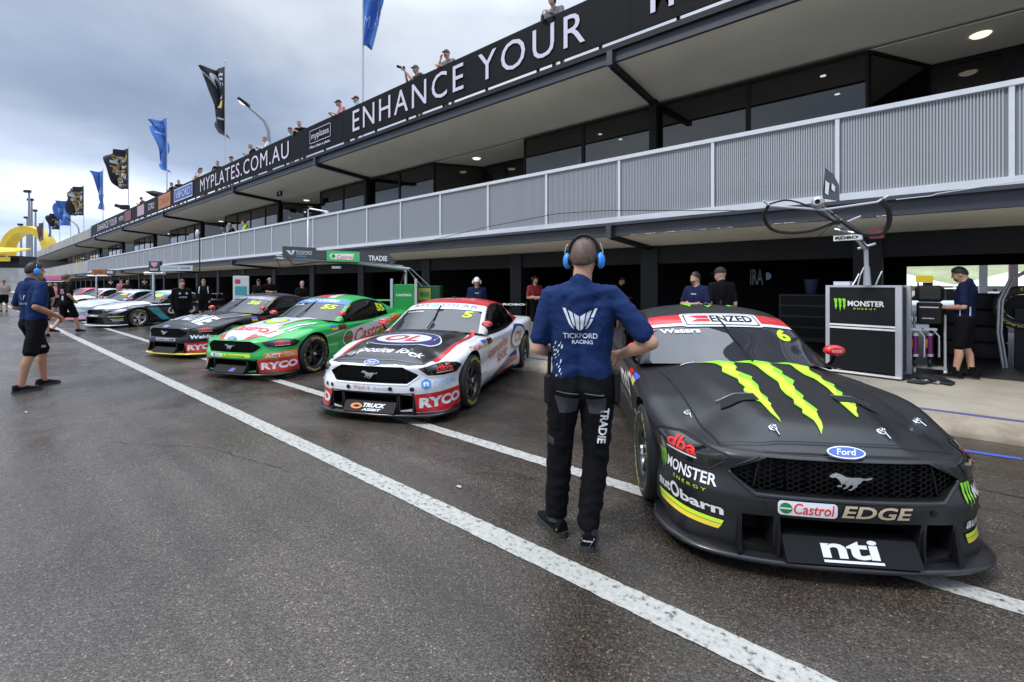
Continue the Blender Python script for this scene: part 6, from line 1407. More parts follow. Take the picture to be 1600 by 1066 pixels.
# --- the big equipment trolley with the overhead boom
A, B = at(1290, 7.47, FZ), at(1409, 6.72, FZ); ux, n, w = frame(A, B); Z = Vector((0, 0, 1))
tl = empty('equipment_trolley', (A + B)/2, 0, 'tall black equipment trolley with claw logo and aluminium posts beside the black car', 'trolley')
def L(p): return Vector(p) - tl.location
o = L(A); HT = 1.40
b = MB().mat(mat('black_panel', (.009, .010, .012), .45, noise_s=2, spec=.25)); board_box(b, o, ux, n, .05, w - .05, .08, HT - .03, .012, .60); b.build('cabinet', tl)
for x0, x1 in ((0, .055), (w - .075, w)):
    for y0, y1 in ((0, .07), (.55, .62)): b = MB().mat(M['alu']); board_box(b, o, ux, n, x0, x1, .03, HT, y0, y1); b.build('corner_post', tl)
b = MB().mat(M['alu']); board_box(b, o, ux, n, .055, w - .075, HT - .03, HT, 0, .62); b.build('top_frame', tl)
for z0 in (.72, .765): b = MB().mat(M['white']); board_box(b, o, ux, n, .055, w - .075, z0, z0 + .028, -.002, .012); b.build('trim_bar', tl)
b = MB().mat(M['white']); board_box(b, o, ux, n, -.06, .20 + w - .2, .03, .055, -.03, .02); b.build('base_rail', tl)
for x in (.1, w - .1):
    for y in (.1, .5): MB().mat(M['rubber']).lathe([(0, -.02), (.05, -.02), (.05, .02), (0, .02)], o + ux*x - n*y + Vector((0, 0, .05)), 'x', 14).build('castor', tl)
t = MB().mat(M['white']); text_on(t, 'MONSTER', o + ux*.30 + n*.0 + n*.002 + Z*1.075, ux, Z, .46, .085, bold=.03); t.mat(V['fluo']); text_on(t, 'ENERGY', o + ux*.38 + n*.002 + Z*1.025, ux, Z, .28, .026, space=1.5); 
t.build('lettering', tl)
for x0, l in ((0, .82), (.36, 1.0), (.70, .84)):
    P = [(x0 - .06, 1.0), (x0 + .16, 1.02), (x0 + .26, .93), (x0 + .22, .6), (x0 + .25, .5), (x0 + .17, .22), (x0 + .15, 1 - l), (x0 + .10, .3), (x0 + .04, .45), (x0 + .07, .56), (x0 + .02, .84)]
    MB().mat(V['green']).add([o + n*.002 + ux*(.12 + p[0]*.16) + Z*(.98 + p[1]*.21) for p in P], [tuple(range(len(P)))]).build('claw_emblem', tl)
b = MB().mat(mat('white_paper_box', (.6, .6, .64), .6)); board_box(b, o, ux, n, .08, .30, HT + .002, HT + .06, .1, .3); pb = b.build('paper_box', None, label='small white box lying on top of the tall black trolley', cat='box'); pb.location = tl.location
# boom
bm = empty('overhead_boom', L(A) * 0 + tl.location, 0, 'grey overhead service boom with black hoses rising from the tall trolley', 'boom')
post = L(pz(1355, 447, 7.0)); top = L(pz(1353, 388, 7.0)); head = L(pz(1318, 352, 6.4)); tip = L(pz(1275, 318, 5.7))
post.z = FZ + HT - tl.location.z
MB().mat(M['alu']).tube([post, post.lerp(top, .5)], [.05, .04], 12).tube([post.lerp(top, .5), top], [.032, .03], 10).build('mast', bm)
q = MB().mat(M['steel']); q.tube([top, top.lerp(head, .5) + Z*.03, head, head.lerp(tip, .6), tip], [.04, .05, .055, .04, .03], 10); q.tube([top + ux*-.1, top + ux*.12 + Z*.06], .02, 8); q.tube([head - ux*.1 - Z*.05, head + ux*.12 - Z*.12], .022, 8); q.tube([head + Z*.02, head + ux*.2 + Z*.10], .018, 8); q.build('arm', bm)
bar = [L(pz(u, v, 5.7)) for u, v in ((1193, 314), (1203, 322), (1285, 328), (1300, 326), (1370, 316), (1388, 306))]; MB().mat(mat('pale_grey_tube', (.55, .56, .60), .35)).tube(bar, .014, 8).build('cross_bar', bm)
MB().mat(M['steel']).lathe([(.03, -.09), (.062, -.09), (.07, -.06), (.055, .04), (.03, .08)], L(pz(1279, 317, 5.65)), 'y', 18).mat(M['black']).lathe([(0, -.075), (.034, -.078)], L(pz(1279, 317, 5.65)), 'y', 14).build('camera_head', bm)
sc = [L(pz(u, v, 5.75)) for u, v in ((1289, 262), (1302, 272), (1311, 289), (1312, 314), (1285, 310))]; b2 = [p - Vector((0, 0, 0)) + (ray(1300, HZ).normalized())*.03 for p in sc]; k = len(sc)
MB().mat(mat('smoked_screen', (.05, .06, .06), .1, coat=1)).add(sc + b2, [tuple(range(k)), tuple(range(k, 2*k))[::-1]] + [(i, k + i, k + (i+1) % k, (i+1) % k) for i in range(k)]).build('screen', bm, recalc=True)
MB().mat(M['white']).add([L(pz(u, v, 5.735)) for u, v in ((1290, 282), (1296, 287), (1294, 305), (1289, 302))], [(0, 1, 2, 3)]).add([L(pz(u, v, 5.735)) for u, v in ((1300, 286), (1305, 292), (1304, 300), (1299, 296))], [(0, 1, 2, 3)]).build('screen_print', bm)
for pts, r in ((((1202, 320), (1194, 334), (1198, 350), (1212, 361), (1240, 364), (1270, 360), (1300, 350), (1316, 346)), .021), (((1203, 319), (1230, 313), (1262, 322), (1290, 340), (1312, 350)), .011), (((1376, 312), (1388, 328), (1389, 348), (1378, 364), (1350, 366), (1330, 355), (1316, 345)), .030), (((1300, 335), (1330, 322), (1345, 318)), .012), (((1312, 340), (1300, 352), (1275, 372)), .004)):
    P = [L(pz(u, v, lerp(5.7, 6.3, i/len(pts)))) for i, (u, v) in enumerate(pts)]; C_ = []
    for i in range(len(P) - 1):
        for j in range(5):
            p_, a_, b_, d_ = P[max(0, i-1)], P[i], P[i+1], P[min(len(P)-1, i+2)]; s_ = j/5; C_.append(.5*((2*a_) + (b_ - p_)*s_ + (2*p_ - 5*a_ + 4*b_ - d_)*s_*s_ + (3*a_ - p_ - 3*b_ + d_)*s_**3))
    MB().mat(M['rubber']).tube(C_ + [P[-1]], r, 8).build('hose', bm)
pl = MB().mat(M['white']); a0 = L(pz(1303, 373, 6.3)); pl.obox(a0 + ux*.16, ux*.16, n*.02, (0, 0, .036)); pl.mat(M['black']); text_on(pl, 'ROBO', a0 + ux*.02 + n*.0215 - Z*.02, ux, Z, .26, .04, bold=.05); pl.build('name_plate', bm)
for i, (u, v) in enumerate(((1340, 430), (1332, 440), (1368, 436))): MB().mat(M['steel']).tube([L(pz(u, 446, 7.0)), L(pz(u + 4, v, 7.0)), L(pz(u + 10, v - 12, 7.0))], .012, 6).build('fitting', bm)
MB().mat(mat('dull_red_box', (.16, .02, .02), .5)).obox(L(pz(1370, 365, 6.6)), ux*.08, n*.05, (0, 0, .07)).build('warning_lamp', bm)
# --- jacks, case, tyres, wheel at the garage door
def simple(name, loc, label, cat, group=None): return empty(name, loc, TH * 0, label, cat, group)
purple = mat('purple_anodised', (.16, .02, .12), .35, metal=.5)
for i, (u, lab) in enumerate(((1429, 'purple and silver air jack beside the tall trolley, nearer to it'), (1452, 'purple and silver air jack hanging next to the black case legs'))):
    p = at(u, 7.15, FZ); j = simple('air_jack', p, lab, 'air jack', 'purple air jacks'); 
    MB().mat(purple).tube([(0, 0, .34), (0, 0, .62)], .045, 14).mat(M['steel']).tube([(0, 0, .62), (0, 0, .66)], .055, 14).tube([(0, 0, .30), (0, 0, .34)], .055, 14).build('cylinder', j)
    MB().mat(M['steel']).tube([(.05, -.01, .70), (.11, -.02, .62), (.11, -.02, .30)], .016, 8).obox((0, 0, .72), (.08, .02, 0), (-.01, .04, 0), (0, 0, .018)).build('bracket', j)
    MB().mat(mat('orange_label', (.5, .16, .03), .5)).obox((-.035, -.03, .50), (.018, .008, 0), (.004, -.012, 0), (0, 0, .07)).build('tag', j)
    MB().mat(M['rubber']).lathe([(0, -.02), (.06, -.02), (.06, .02), (0, .02)], (0, 0, .20), 'x', 16).mat(M['black']).tube([(0, 0, .2), (0, 0, .32)], .02, 8).build('castor', j)
cs = simple('tool_case', at(1452, 7.25, FZ), 'black case on a stand with silver legs before the garage door', 'case')
MB().mat(mat('black_case', (.012, .012, .014), .5)).box(-.17, .17, -.17, .17, 1.14, 1.40, .05).build('case', cs); MB().mat(M['black']).box(-.15, .15, -.15, .15, .80, 1.13, .02).build('drawer', cs); MB().mat(M['steel']).box(-.12, .10, -.158, -.152, 1.05, 1.07).box(-.09, .05, -.158, -.152, .88, .895).build('handle', cs)
for sx in (-1, 1):
    MB().mat(M['alu']).tube([(sx*.18, -.05, .10), (sx*.18, -.05, .95)], .018, 8).build('leg', cs); MB().mat(M['white']).lathe([(.015, -.02), (.055, -.02), (.055, .02), (.015, .02)], (sx*.18, -.05, .06), 'x', 14).build('castor', cs)
MB().mat(M['concrete']).box(-.42, .2, -.10, .1, .10, .13).build('base_plank', cs)
wm_, tm2 = wheel_meshes(False)
def tyre_pile(u, d, nn, lab, r0=0):
    for i in range(nn):
        w_ = empty('racing_slick', at(u, d, FZ + .16 + i*.31), r0 + i, lab[i], 'racing slick', 'stacked race wheels in the garage'); a_ = link(bpy.data.objects.new('wheel', wm_), w_); a_.rotation_euler = (0, -pi/2, 0); link(bpy.data.objects.new('tyre', tm2), a_)
tyre_pile(1535, 8.9, 4, ['bottom race wheel of the stack behind the reading man', 'second race wheel from the floor behind the reading man', 'third race wheel from the floor behind the reading man', 'top race wheel of the stack behind the reading man'])
tyre_pile(1487, 9.3, 3, ['bottom race wheel of the stack left of the reading man', 'middle race wheel of the stack left of the reading man', 'top race wheel of the stack left of the reading man'])
w_ = empty('racing_slick', at(1598, 7.9, FZ + 1.02), TH + .75, 'race wheel raised on a stand at the right edge of the picture', 'racing slick'); a_ = link(bpy.data.objects.new('wheel', wm_), w_); a_.scale = (1.1,)*3; link(bpy.data.objects.new('tyre', tm2), a_)
ws = simple('wheel_stand', at(1592, 7.9, FZ), 'bent silver tube stand holding the wheel at the right edge', 'stand')
for dx in (0, .09): MB().mat(M['alu']).tube([pz(1602, 424 + dx*30, 7.8) - ws.location, pz(1578 + dx*60, 436, 7.8) - ws.location, pz(1561 + dx*60, 470, 7.8) - ws.location, pz(1559 + dx*60, 520, 7.8) - ws.location, pz(1568 + dx*60, 578, 7.8) - ws.location], .018, 8).build('tube', ws)
MB().mat(M['dark']).box(-.05, .35, -.04, .04, 0, 1.0).build('upright', ws)
hs_ = simple('air_hose', at(1440, 6.9, FZ), 'coiled black air hose with silver couplings lying on the garage floor', 'hose')
for i in range(3):
    P = [gp(u, v, FZ + .022) - hs_.location for u, v in ((1410, 588 + i*2), (1430, 584 + i*2), (1455, 587 + i*2), (1478, 593 + i), (1490, 598), (1484, 601), (1462, 597 - i), (1440, 597 + i), (1418, 594 + i))]; MB().mat(M['rubber']).tube(P, .020, 8).build('hose', hs_)
for u, v in ((1432, 592), (1452, 594)):
    p = gp(u, v, FZ + .04) - hs_.location; q = gp(u + 14, v + 3.5, FZ + .04) - hs_.location; MB().mat(V['chrome']).tube([p, p.lerp(q, .4), q], [.02, .032, .022], 12).build('coupling', hs_)
# --- dim things deep in the garage
tc = simple('tool_cabinet', at(1256, 11.4, FZ), 'dark grey drawer cabinet in the garage behind the black car', 'cabinet')
MB().mat(mat('dark_grey_cabinet', (.035, .037, .042), .4)).box(-.5, .5, -.25, .25, .02, 1.18, .01).build('cabinet', tc)
for i in range(4): MB().mat(M['dark']).box(-.46, .46, -.262, -.252, .14 + i*.26, .36 + i*.26).build('drawer', tc)
bg = simple('bucket', at(1268, 11.3, FZ + 1.182), 'blue plastic bucket on the dark grey drawer cabinet', 'bucket'); MB().mat(mat('blue_grey_plastic', (.10, .13, .25), .4)).lathe([(0, 0), (.12, 0), (.16, .34), (.17, .36), (.15, .34), (.11, .02)], n=20).build('body', bg); MB().mat(M['steel']).tube([(.16*cos(a), 0, .34 - .16*sin(a)*.6) for a in [pi*k/10 for k in range(11)]], .006, 6).build('handle', bg)
fl = simple('garage_banner', pz(1172, 445, 13.5), 'white letters IRA on a dark board lit deep in the garage', 'sign'); b = MB().mat(M['black']).box(-.02, .62, .01, .03, -.25, .55); b.build('board', fl)
b = MB().mat(M['white']); text_on(b, 'IRA', (0, .005, .0), (CT, ST, 0), (0, 0, 1), .38, .46, bold=.02); b.build('lettering', fl); fl.children[0].rotation_euler = (0, 0, TH); MB().mat(V['skyb']).tube([(CT*.5, ST*.5 - .0, .25), (CT*.5, ST*.5 - .012, .25)], .11, 20).build('disc', fl)
fr = simple('drinks_fridge', at(377, 18.2, FZ), 'white fridge with teal panel in the garage behind the dark car', 'fridge'); fr.rotation_euler = (0, 0, TH + .5)
MB().mat(M['white']).box(-.27, .27, -.25, .25, 0, 1.75, .01).build('cabinet', fr); MB().mat(V['teal']).box(-.2, .2, -.258, -.252, 1.0, 1.35).build('panel', fr); MB().mat(V['red']).box(-.2, -.02, -.258, -.252, 1.45, 1.62).build('panel', fr)
# --- green cabinet and its sign boom behind the green car
gc = simple('green_cabinet', at(634, 11.8, FZ), 'green equipment cabinet with white posts behind the green car', 'cabinet'); gc.rotation_euler = (0, 0, TH)
MB().mat(mat('cabinet_green', (.012, .26, .05), .5)).box(-.28, .27, -.2, .3, .05, 1.42, .01).build('cabinet', gc)
for x in (-.31, .30): MB().mat(M['alu']).box(x - .03, x + .03, -.22, -.16, 0, 1.56).build('corner_post', gc)
t = MB().mat(M['white']); text_on(t, 'CASTROL', (-.2, -.203, 1.12), (1, 0, 0), (0, 0, 1), .40, .06, bold=.03); t.build('lettering', gc)
g2 = simple('green_side_cabinet', at(668, 12.2, FZ), 'dark green cabinet with a yellow screen right of the white post', 'cabinet'); g2.rotation_euler = (0, 0, TH)
MB().mat(mat('deep_green_cabinet', (.005, .075, .02), .5)).box(-.28, .36, -.2, .3, .05, 1.38, .01).build('cabinet', g2); MB().mat(mat('yellow_screen', (.36, .36, .05), .5)).box(-.2, .12, -.215, -.203, 1.0, 1.32).mat(V['dgreen']).box(-.15, .08, -.219, -.2155, 1.1, 1.22).build('screen', g2)
sb = simple('sign_boom', at(634, 11.8, 0), 'long boom with TICKFORD, Castrol and TRADIE signs over the green car', 'sign boom'); sb.rotation_euler = (0, 0, TH); K = 11.8 / F
def sp(u, v, y=0): return ((u - 634) * K, y, CH - (v - HZ) * K)
MB().mat(M['alu']).tube([(0, 0, 1.60), sp(634, 419)], .035, 10).build('mast', sb)
b = MB().mat(mat('grey_boom_truss', (.30, .31, .33), .4, metal=.5)); b.tube([sp(640, 421), sp(560, 411), sp(430, 404)], [.05, .04, .03], 10); b.tube([sp(630, 416), sp(520, 404.5), sp(432, 400)], .018, 6)
for u in (450, 480, 515, 545, 580, 605): b.tube([sp(u, 405 + (u - 430)*.06), sp(u + 10, 401 + (u - 430)*.055)], .015, 6)
b.tube([sp(660, 448), sp(636, 420)], .012, 6).tube([sp(672, 448), sp(640, 418)], .012, 6); b.build('arm', sb)
for pts, r in ((((450, 402), (460, 414), (500, 409), (560, 411)), .022), (((432, 402), (440, 418), (470, 416)), .014), (((634, 425), (628, 440), (626, 447)), .016), (((640, 424), (650, 440), (658, 446)), .012)): MB().mat(M['rubber']).tube([sp(u, v, -.05) for u, v in pts], r, 6).build('hose', sb)
def sboard(u0, u1, v0, v1, m, name='sign_board', cut=0):
    q = [sp(u0, v1, -.06), sp(u1, v1 + 3*(u1-u0)/100, -.06), sp(u1 - cut, v0 + 3*(u1-u0)/100 + 1, -.06), sp(u0, v0, -.06)]; r = [(a, bb + .03, c) for a, bb, c in q]
    return MB().mat(m).add(q + r, [(0, 1, 2, 3), (7, 6, 5, 4), (0, 4, 5, 1), (1, 5, 6, 2), (2, 6, 7, 3), (3, 7, 4, 0)]).build(name, sb)
def stext(bo, t, u, v, w, h, m, **k):
    mb = MB().mat(m); text_on(mb, t, sp(u, v, -.0635), Vector((1, 0, -.03)).normalized(), (0, 0, 1), w*K, h*K, **k); return mb.build('lettering', bo)
x = sboard(443, 495, 385, 403, V['black']); stext(x, 'TICKFORD', 464, 398, 25, 6, pale); stext(x, 'RACING', 465, 402, 15, 3, V['skyb'])
for q in ([(449, 391), (455, 392), (457, 399), (454, 397)], [(463, 391), (457.5, 392), (457.5, 399), (460, 397)]): MB().mat(pale).add([sp(a, c, -.0635) for a, c in q], [(0, 1, 2, 3)]).build('emblem', x)
x = sboard(495, 512, 391, 405, V['black']); x = sboard(512, 563, 391.5, 408, V['kgreen']); MB().mat(M['white']).add([sp(a, c, -.0632) for a, c in ((520, 405), (552, 406.5), (555, 397), (519, 396.5), (516, 400))], [(0, 1, 2, 3, 4)]).build('lettering', x)
y = stext(x, 'Castrol', 528, 404.5, 24, 6, V['redtxt'], shear=.15); y.location.y -= .004; y = MB().mat(V['dgreen']).add([(sp(522.5, 400.5)[0] + .05*cos(a), -.067, sp(522.5, 400.5)[2] + .05*sin(a)) for a in [2*pi*k/16 for k in range(16)]], [tuple(range(16))]).build('emblem', x)
x = sboard(563, 620, 393, 409.5, V['black'], cut=12); stext(x, 'TRADIE', 577, 407.5, 29, 8, M['white'], bold=.02)
t = MB().mat(mat('dim_white_box', (.4, .4, .4), .5)).obox(sp(526, 418, 0), (.11, 0, 0), (0, .04, 0), (0, 0, .03)).build('junction_box', sb)
sl_ = simple('signal_mast', at(482, 13, 0), 'slim white mast with a bent arm and signal box before the balcony', 'mast'); sl_.rotation_euler = (0, 0, TH); K2 = 13/F
def s2(u, v): return ((u - 482)*K2, 0, CH - (v - HZ)*K2)
MB().mat(M['white']).tube([s2(481, 400), s2(481, 328), s2(484, 326), s2(512, 331)], .022, 8).build('pole', sl_); MB().mat(M['black']).obox(s2(478, 333), (.05, 0, 0), (0, .05, 0), (0, 0, .12)).mat(M['white']).obox(s2(478, 332), (.03, 0, 0), (0, .055, 0), (0, 0, .02)).build('signal_box', sl_); MB().mat(M['white']).obox(s2(511, 332.5), (.06, 0, 0), (0, .03, 0), (0, 0, .02)).build('lamp', sl_)
mp = simple('mast', at(312, 20, 0), 'thin dark mast with a pale cap standing before the balcony', 'mast'); mp.rotation_euler = (0, 0, TH); MB().mat(M['dark']).tube([(0, 0, 0), (0, 0, CH + 80*20/F)], .022, 8).build('pole', mp); MB().mat(M['white']).lathe([(.02, 0), (.07, .02), (.06, .25), (.03, .3), (0, .31)], (-.1, 0, CH + 75*20/F), n=12).build('cap', mp)
# other sign booms farther along
def far_sign(u0, u1, v0, v1, d, label, m, parts):
    e = simple('sign_boom', at((u0 + u1)/2, d, 0), label, 'sign boom'); e.rotation_euler = (0, 0, TH); kk = d/F; uc = (u0 + u1)/2
    def q(u, v, y=0): return ((u - uc)*kk, y, CH - (v - HZ)*kk)
    bx = MB().mat(m); a, c = q(u0, v1), q(u1, v0); bx.box(a[0], c[0], -.05, .05, a[2], c[2]); bo = bx.build('sign_board', e)
    MB().mat(M['steel']).tube([q(u1 + 8, v1 + 2), q(u0 - 8, v1 + 2)], .05, 8).tube([q(u0 + 6, v1 + 2), q(u0 + 6, HZ + 25)], .05, 8).build('arm', e)
    for kind, pu0, pu1, pv0, pv1, pm in parts:
        if kind == 'panel': a, c = q(pu0, pv1), q(pu1, pv0); MB().mat(pm).box(a[0], c[0], -.075, -.055, a[2], c[2]).build('sign_panel', bo)
        else: mb = MB().mat(pm); text_on(mb, kind, q(pu0, pv1, -.078), (1, 0, 0), (0, 0, 1), (pu1 - pu0)*kk, (pv1 - pv0)*kk, bold=.02); mb.build('lettering', bo)
    return e, q, bo
e, q, bo = far_sign(234, 252, 408.5, 425, 17, 'black sign with pink shield and white strip before the far garages', V['black'], [('panel', 253, 303, 415, 423.5, V['lgrey']), ('EREBUS', 237, 249, 420, 423, M['white']), ('DNR', 285, 300, 417.5, 421, V['black']), ('KINGLINE', 257, 280, 417.5, 420.5, V['teal'])])
MB().mat(mat('pink_shield', (.70, .28, .36), .5)).add([(*q(u, v, -.06),) for u, v in ((237.5, 410), (248.5, 410), (247.5, 414.5), (243, 418), (238.5, 414.5))], [(0, 4, 3, 2, 1)]).build('emblem', bo, recalc=True)
far_sign(145, 166, 421, 429, 26, 'orange and black sign board on a truss over the far cars', borange, [('panel', 167, 182, 422, 430, V['black']), ('COKE', 149, 162, 423, 427, V['black']), ('MIB', 169, 178, 423.5, 427.5, M['white'])])
far_sign(70, 96, 431, 438, 48, 'pink awning board over the farthest garages', V['pink'], [('panel', 72, 92, 433, 436, mat('mauve_panel', (.5, .16, .42), .5))])
# ================================================================== FLAGS, LAMPS, FAR BACKGROUND
FLG = 'flags on the roof poles'
def flag(u, vt, f0, f1, w, m, label, art=None, sag=.3, ph=0.0, wav=.35, prof=((0, .9), (1, 1))):
    d = 10.2 / (ST*(u - 800)/F + CT); k = d/F; base = at(u, d, 6.66); o = empty('flag', base, TH, label, 'flag', FLG)
    zt = CH - (vt - HZ)*k - base.z; z1 = CH - (f0 - HZ)*k - base.z; z0 = CH - (f1 - HZ)*k - base.z; W = w*k
    MB().mat(M['alu']).tube([(0, 0, 0), (0, 0, zt)], [.05, .03], 8).lathe([(0, .06), (.05, .03), (.05, -.02), (.02, -.05)], (0, 0, zt), n=8).build('pole', o)
    def S_(a, b):                     # a 0 hoist .. 1 fly, b 0 bottom .. 1 top
        h = z1 - z0; x = -W*a*interp(prof, b) - .05*W*sin(a*9 + b*5 + ph)*a; y = W*wav*(.9*sin(a*6.5 + b*5 + ph) + .5*sin(a*13 - b*7 + ph*2))*a; z = lerp(z0, z1, b) - a*sag*W*.45*(1 - .3*b) + .06*h*a*sin(b*9 + ph)
        return Vector((x - .03, y, z))
    n, mm = 14, 24; mb = MB().mat(m); mb.grid([[S_(i/n, j/mm) for j in range(mm + 1)] for i in range(n + 1)], True); c = mb.build('cloth', o)
    PM = {}
    for (t, a0, a1, b0, b1, pm, kw) in (art or []):
        for sd in (-1, 1):
            pmb = PM.setdefault(pm.name, MB().mat(pm))
            if t.startswith('#'): V_, F_ = subdiv([(a0*W, b0*(z1-z0)), (a1*W, b0*(z1-z0)), (a1*W, b1*(z1-z0)), (a0*W, b1*(z1-z0))], [(0, 1, 2, 3)], .25)
            else:
                P, fs, _ = text_mesh(t, **kw); V_, F_ = subdiv([(lerp(a1, a0, p[0])*W, lerp(b0, b1, p[1])*(z1-z0)) for p in P], fs, .2)
            pts = []
            for a, b in V_:
                aa, bb = a/W, b/(z1 - z0); s0 = S_(aa, bb); nn = (S_(aa + .02, bb) - S_(aa - .02, bb)).cross(S_(aa, bb + .02) - S_(aa, bb - .02)).normalized(); nn = -nn if nn.y > 0 else nn; pts.append(s0 + nn*.012*sd*-1)
            pmb.add(pts, F_, True)
    for pmb in PM.values(): pmb.build('print', c)
fbk = mat('black_flag_cloth', (.022, .022, .028), .8); fbl = mat('blue_flag_cloth', (.06, .17, .50), .8); fgold = mat('gold_flag_print', (.42, .28, .08), .8); fwh = mat('white_flag_print', (.55, .54, .58), .8); flb = mat('light_blue_flag_print', (.34, .48, .80), .8)
def specks(seed, m1, m2, n=26):
    r = random.Random(seed); out = []
    for i in range(n):
        a, b = r.uniform(.06, .70), r.uniform(.16, .80); w_, h_ = r.uniform(.06, .16), r.uniform(.02, .07); out.append(('#', a, a + w_, b, b + h_, m1 if i % 3 else m2, {}))
    return out
flag(567, -110, -100, 72, -38, fbl, 'blue flag cut off by the top of the picture', [('M.AU', .95, .15, .14, .26, flb, {}), ('02', .8, .2, .46, .60, fwh, {}), ('#', .3, .9, .62, .64, flb, {})], sag=.05, wav=.4, prof=((0, .30), (.2, .8), (.5, 1), (1, .9)))
flag(352, 96, 104, 208, 34, fbk, 'tall black flag with white letters and a yellow mark', [('WE', .1, .95, .70, .90, fwh, dict(bold=.04)), ('N', .3, .8, .40, .52, V['yellow'], dict(bold=.04)), ('#', .2, .8, .55, .58, fwh, {}), ('#', .1, .5, .2, .23, fwh, {})], sag=.5, ph=.6, wav=.45, prof=((0, .05), (.12, .45), (.3, .55), (.5, .32), (.68, .55), (.85, .85), (1, 1)))
flag(261, 177, 184, 266, 27, fbl, 'blue flag with pale print between two black flags', [('PLATES', .2, .95, .82, .90, flb, {}), ('AU', .3, .8, .12, .22, flb, {}), ('#', .3, .9, .68, .71, flb, {})], sag=.5, ph=1.4, wav=.45, prof=((0, .1), (.12, .50), (.3, .55), (.5, .18), (.7, .45), (1, 1)))
flag(201, 229, 232, 296, 31, fbk, 'black flag with gold and white pattern, larger one', specks(3, fgold, fwh, 80) + [('SAFETY', .1, .9, .06, .13, fwh, {})], sag=.15, ph=2.0, wav=.3, prof=((0, .55), (.25, .85), (.5, .92), (.75, 1.0), (1, .88)))
flag(161, 264, 267, 325, 14, fbl, 'narrow blue flag between two gold patterned flags', [('AU', .2, .8, .4, .6, flb, {})], sag=.6, ph=.2, wav=.5, prof=((0, .12), (.3, .35), (.5, .5), (.75, .8), (1, 1)))
flag(131, 289, 291, 337, 24, fbk, 'smaller black flag with gold and white pattern', specks(8, fgold, fwh, 70) + [('SAFETY', .1, .9, .06, .13, fwh, {})], sag=.1, ph=2.6, wav=.25)
flag(110.5, 311, 313, 353, 22, fbl, 'blue flag right of the green printed flag', [('PLATES', .15, .9, .55, .68, flb, {}), ('COM', .2, .8, .35, .46, flb, {})], sag=.1, ph=.9, wav=.25)
flag(93.5, 331, 333, 359, 17, fbk, 'dark flag with dull green print far along the roof', specks(12, mat('dull_green_flag_print', (.18, .24, .08), .8), fwh, 16), sag=.1, ph=1.5, wav=.25)
flag(80, 344, 346, 370, 4, fbl, 'small limp blue flag next to the yellow arch', None, sag=.3)
flag(68, 343, 347, 375, 8, mat('brown_flag_cloth', (.16, .11, .10), .8), 'brown flag in front of the yellow arch', None, sag=.9, ph=2)
def roof_lamp(u, vt, pts, label, lit):
    d = 10.6 / (ST*(u - 800)/F + CT); k = d/F; o = empty('roof_lamp', at(u, d, 6.66), TH, label, 'lamp', 'curved lamps on the roof')
    q = lambda a, b: ((a - u)*k, 0, CH - (b - HZ)*k - 6.66)
    P = [(0, 0, 0)] + [q(*p) for p in pts[:-1]]; MB().mat(mat('grey_lamp_pole', (.24, .26, .29), .5)).tube(P, [.10] + [.09]*(len(P) - 2) + [.06], 10).build('pole', o)
    a, b = Vector(q(*pts[-2])), Vector(q(*pts[-1])); dr = (b - a).normalized(); nn = Vector((dr.z, 0, -dr.x)); nn = -nn if nn.z > 0 else nn
    h = MB().mat(M['black']); L_ = (b - a).length; h.hull([a + s*Vector((0, w_, 0)) + dr*t*L_ - nn*hh for t, w_, hh in ((0, .06, .05), (0, .06, -.02), (.35, .22, .16), (.35, .20, .0), (.9, .24, .14), (1.0, .18, .0)) for s in (-1, 1)]); h.build('lamp_head', o)
    lm = M['lamp'] if lit else M['steel']; c = a + dr*L_*.68 + nn*.02; ell(MB().mat(lm), c, Matrix(((dr.x, 0, nn.x), (0, 1, 0), (dr.z, 0, nn.z))), (L_*.26, .15, .08)).build('lens', o)
roof_lamp(420.5, 160, [(420.5, 222), (419.5, 205), (414, 190), (402, 178), (390, 169), (373, 156)], 'curved grey lamp post on the roof with its lamp lit', True)
roof_lamp(123.5, 345, [(123.5, 365), (123, 358), (120, 352), (115, 347.5), (110, 345), (104.5, 342)], 'small curved lamp post on the roof beside the gold patterned flag', False)
# yellow tyre arch over the track, grandstand roof, floodlight masts
D = 125.0; K = D/F
ab = empty('tyre_arch', at(45, D, 0), TH, 'huge yellow tyre shaped arch beyond the pit building', 'arch'); cz = CH + (HZ - 392)*K
rows = []
for i in range(49):
    a = pi*1.12*i/48 - pi*.06; row = []
    for r, y in ((37.5*K, -.9), (38.5*K, 0), (37.5*K, .9), (28*K, .9), (27.5*K, 0), (28*K, -.9)): row.append((r*cos(a)*1.0, y*1.6, cz + r*sin(a)*1.0))
    rows.append(row)
MB().mat(M['yellow']).grid(rows, False, close=True).build('arch', ab, recalc=True)
for s in (-1, 1): MB().mat(M['yellow']).box(s*33*K - 1.0, s*33*K + 1.0, -1.3, 1.3, 0, cz - .3).build('leg', ab)
MB().mat(M['yellow']).box(-32*K, 32*K, -1.2, 1.2, 6.0, 7.4).build('deck', ab)
gs = empty('grandstand', at(6, 105, 0), TH, 'yellow roofed stand at the left beyond the pit building', 'grandstand'); K = 105/F
gz = lambda v: CH - (v - HZ)*K
gy = lambda u: (u - 6)*K
MB().mat(M['yellow']).hull([(gy(-40), -2, gz(399)), (gy(36), -2, gz(396)), (gy(36), -2, gz(394)), (gy(-40), -2, gz(397)), (gy(-40), 4, gz(384)), (gy(20), 4, gz(386)), (gy(-40), 4, gz(387)), (gy(20), 4, gz(388))]).build('roof', gs)
MB().mat(M['yellow']).box(gy(-40), gy(25), -1.6, -1.2, gz(409), gz(402)).build('fascia', gs); MB().mat(M['dark']).box(gy(-40), gy(30), 0, 4, gz(419), gz(400)).build('stand', gs)
MB().mat(M['concrete']).box(gy(-40), gy(36), -1, 4, 0, gz(419)).build('base', gs)
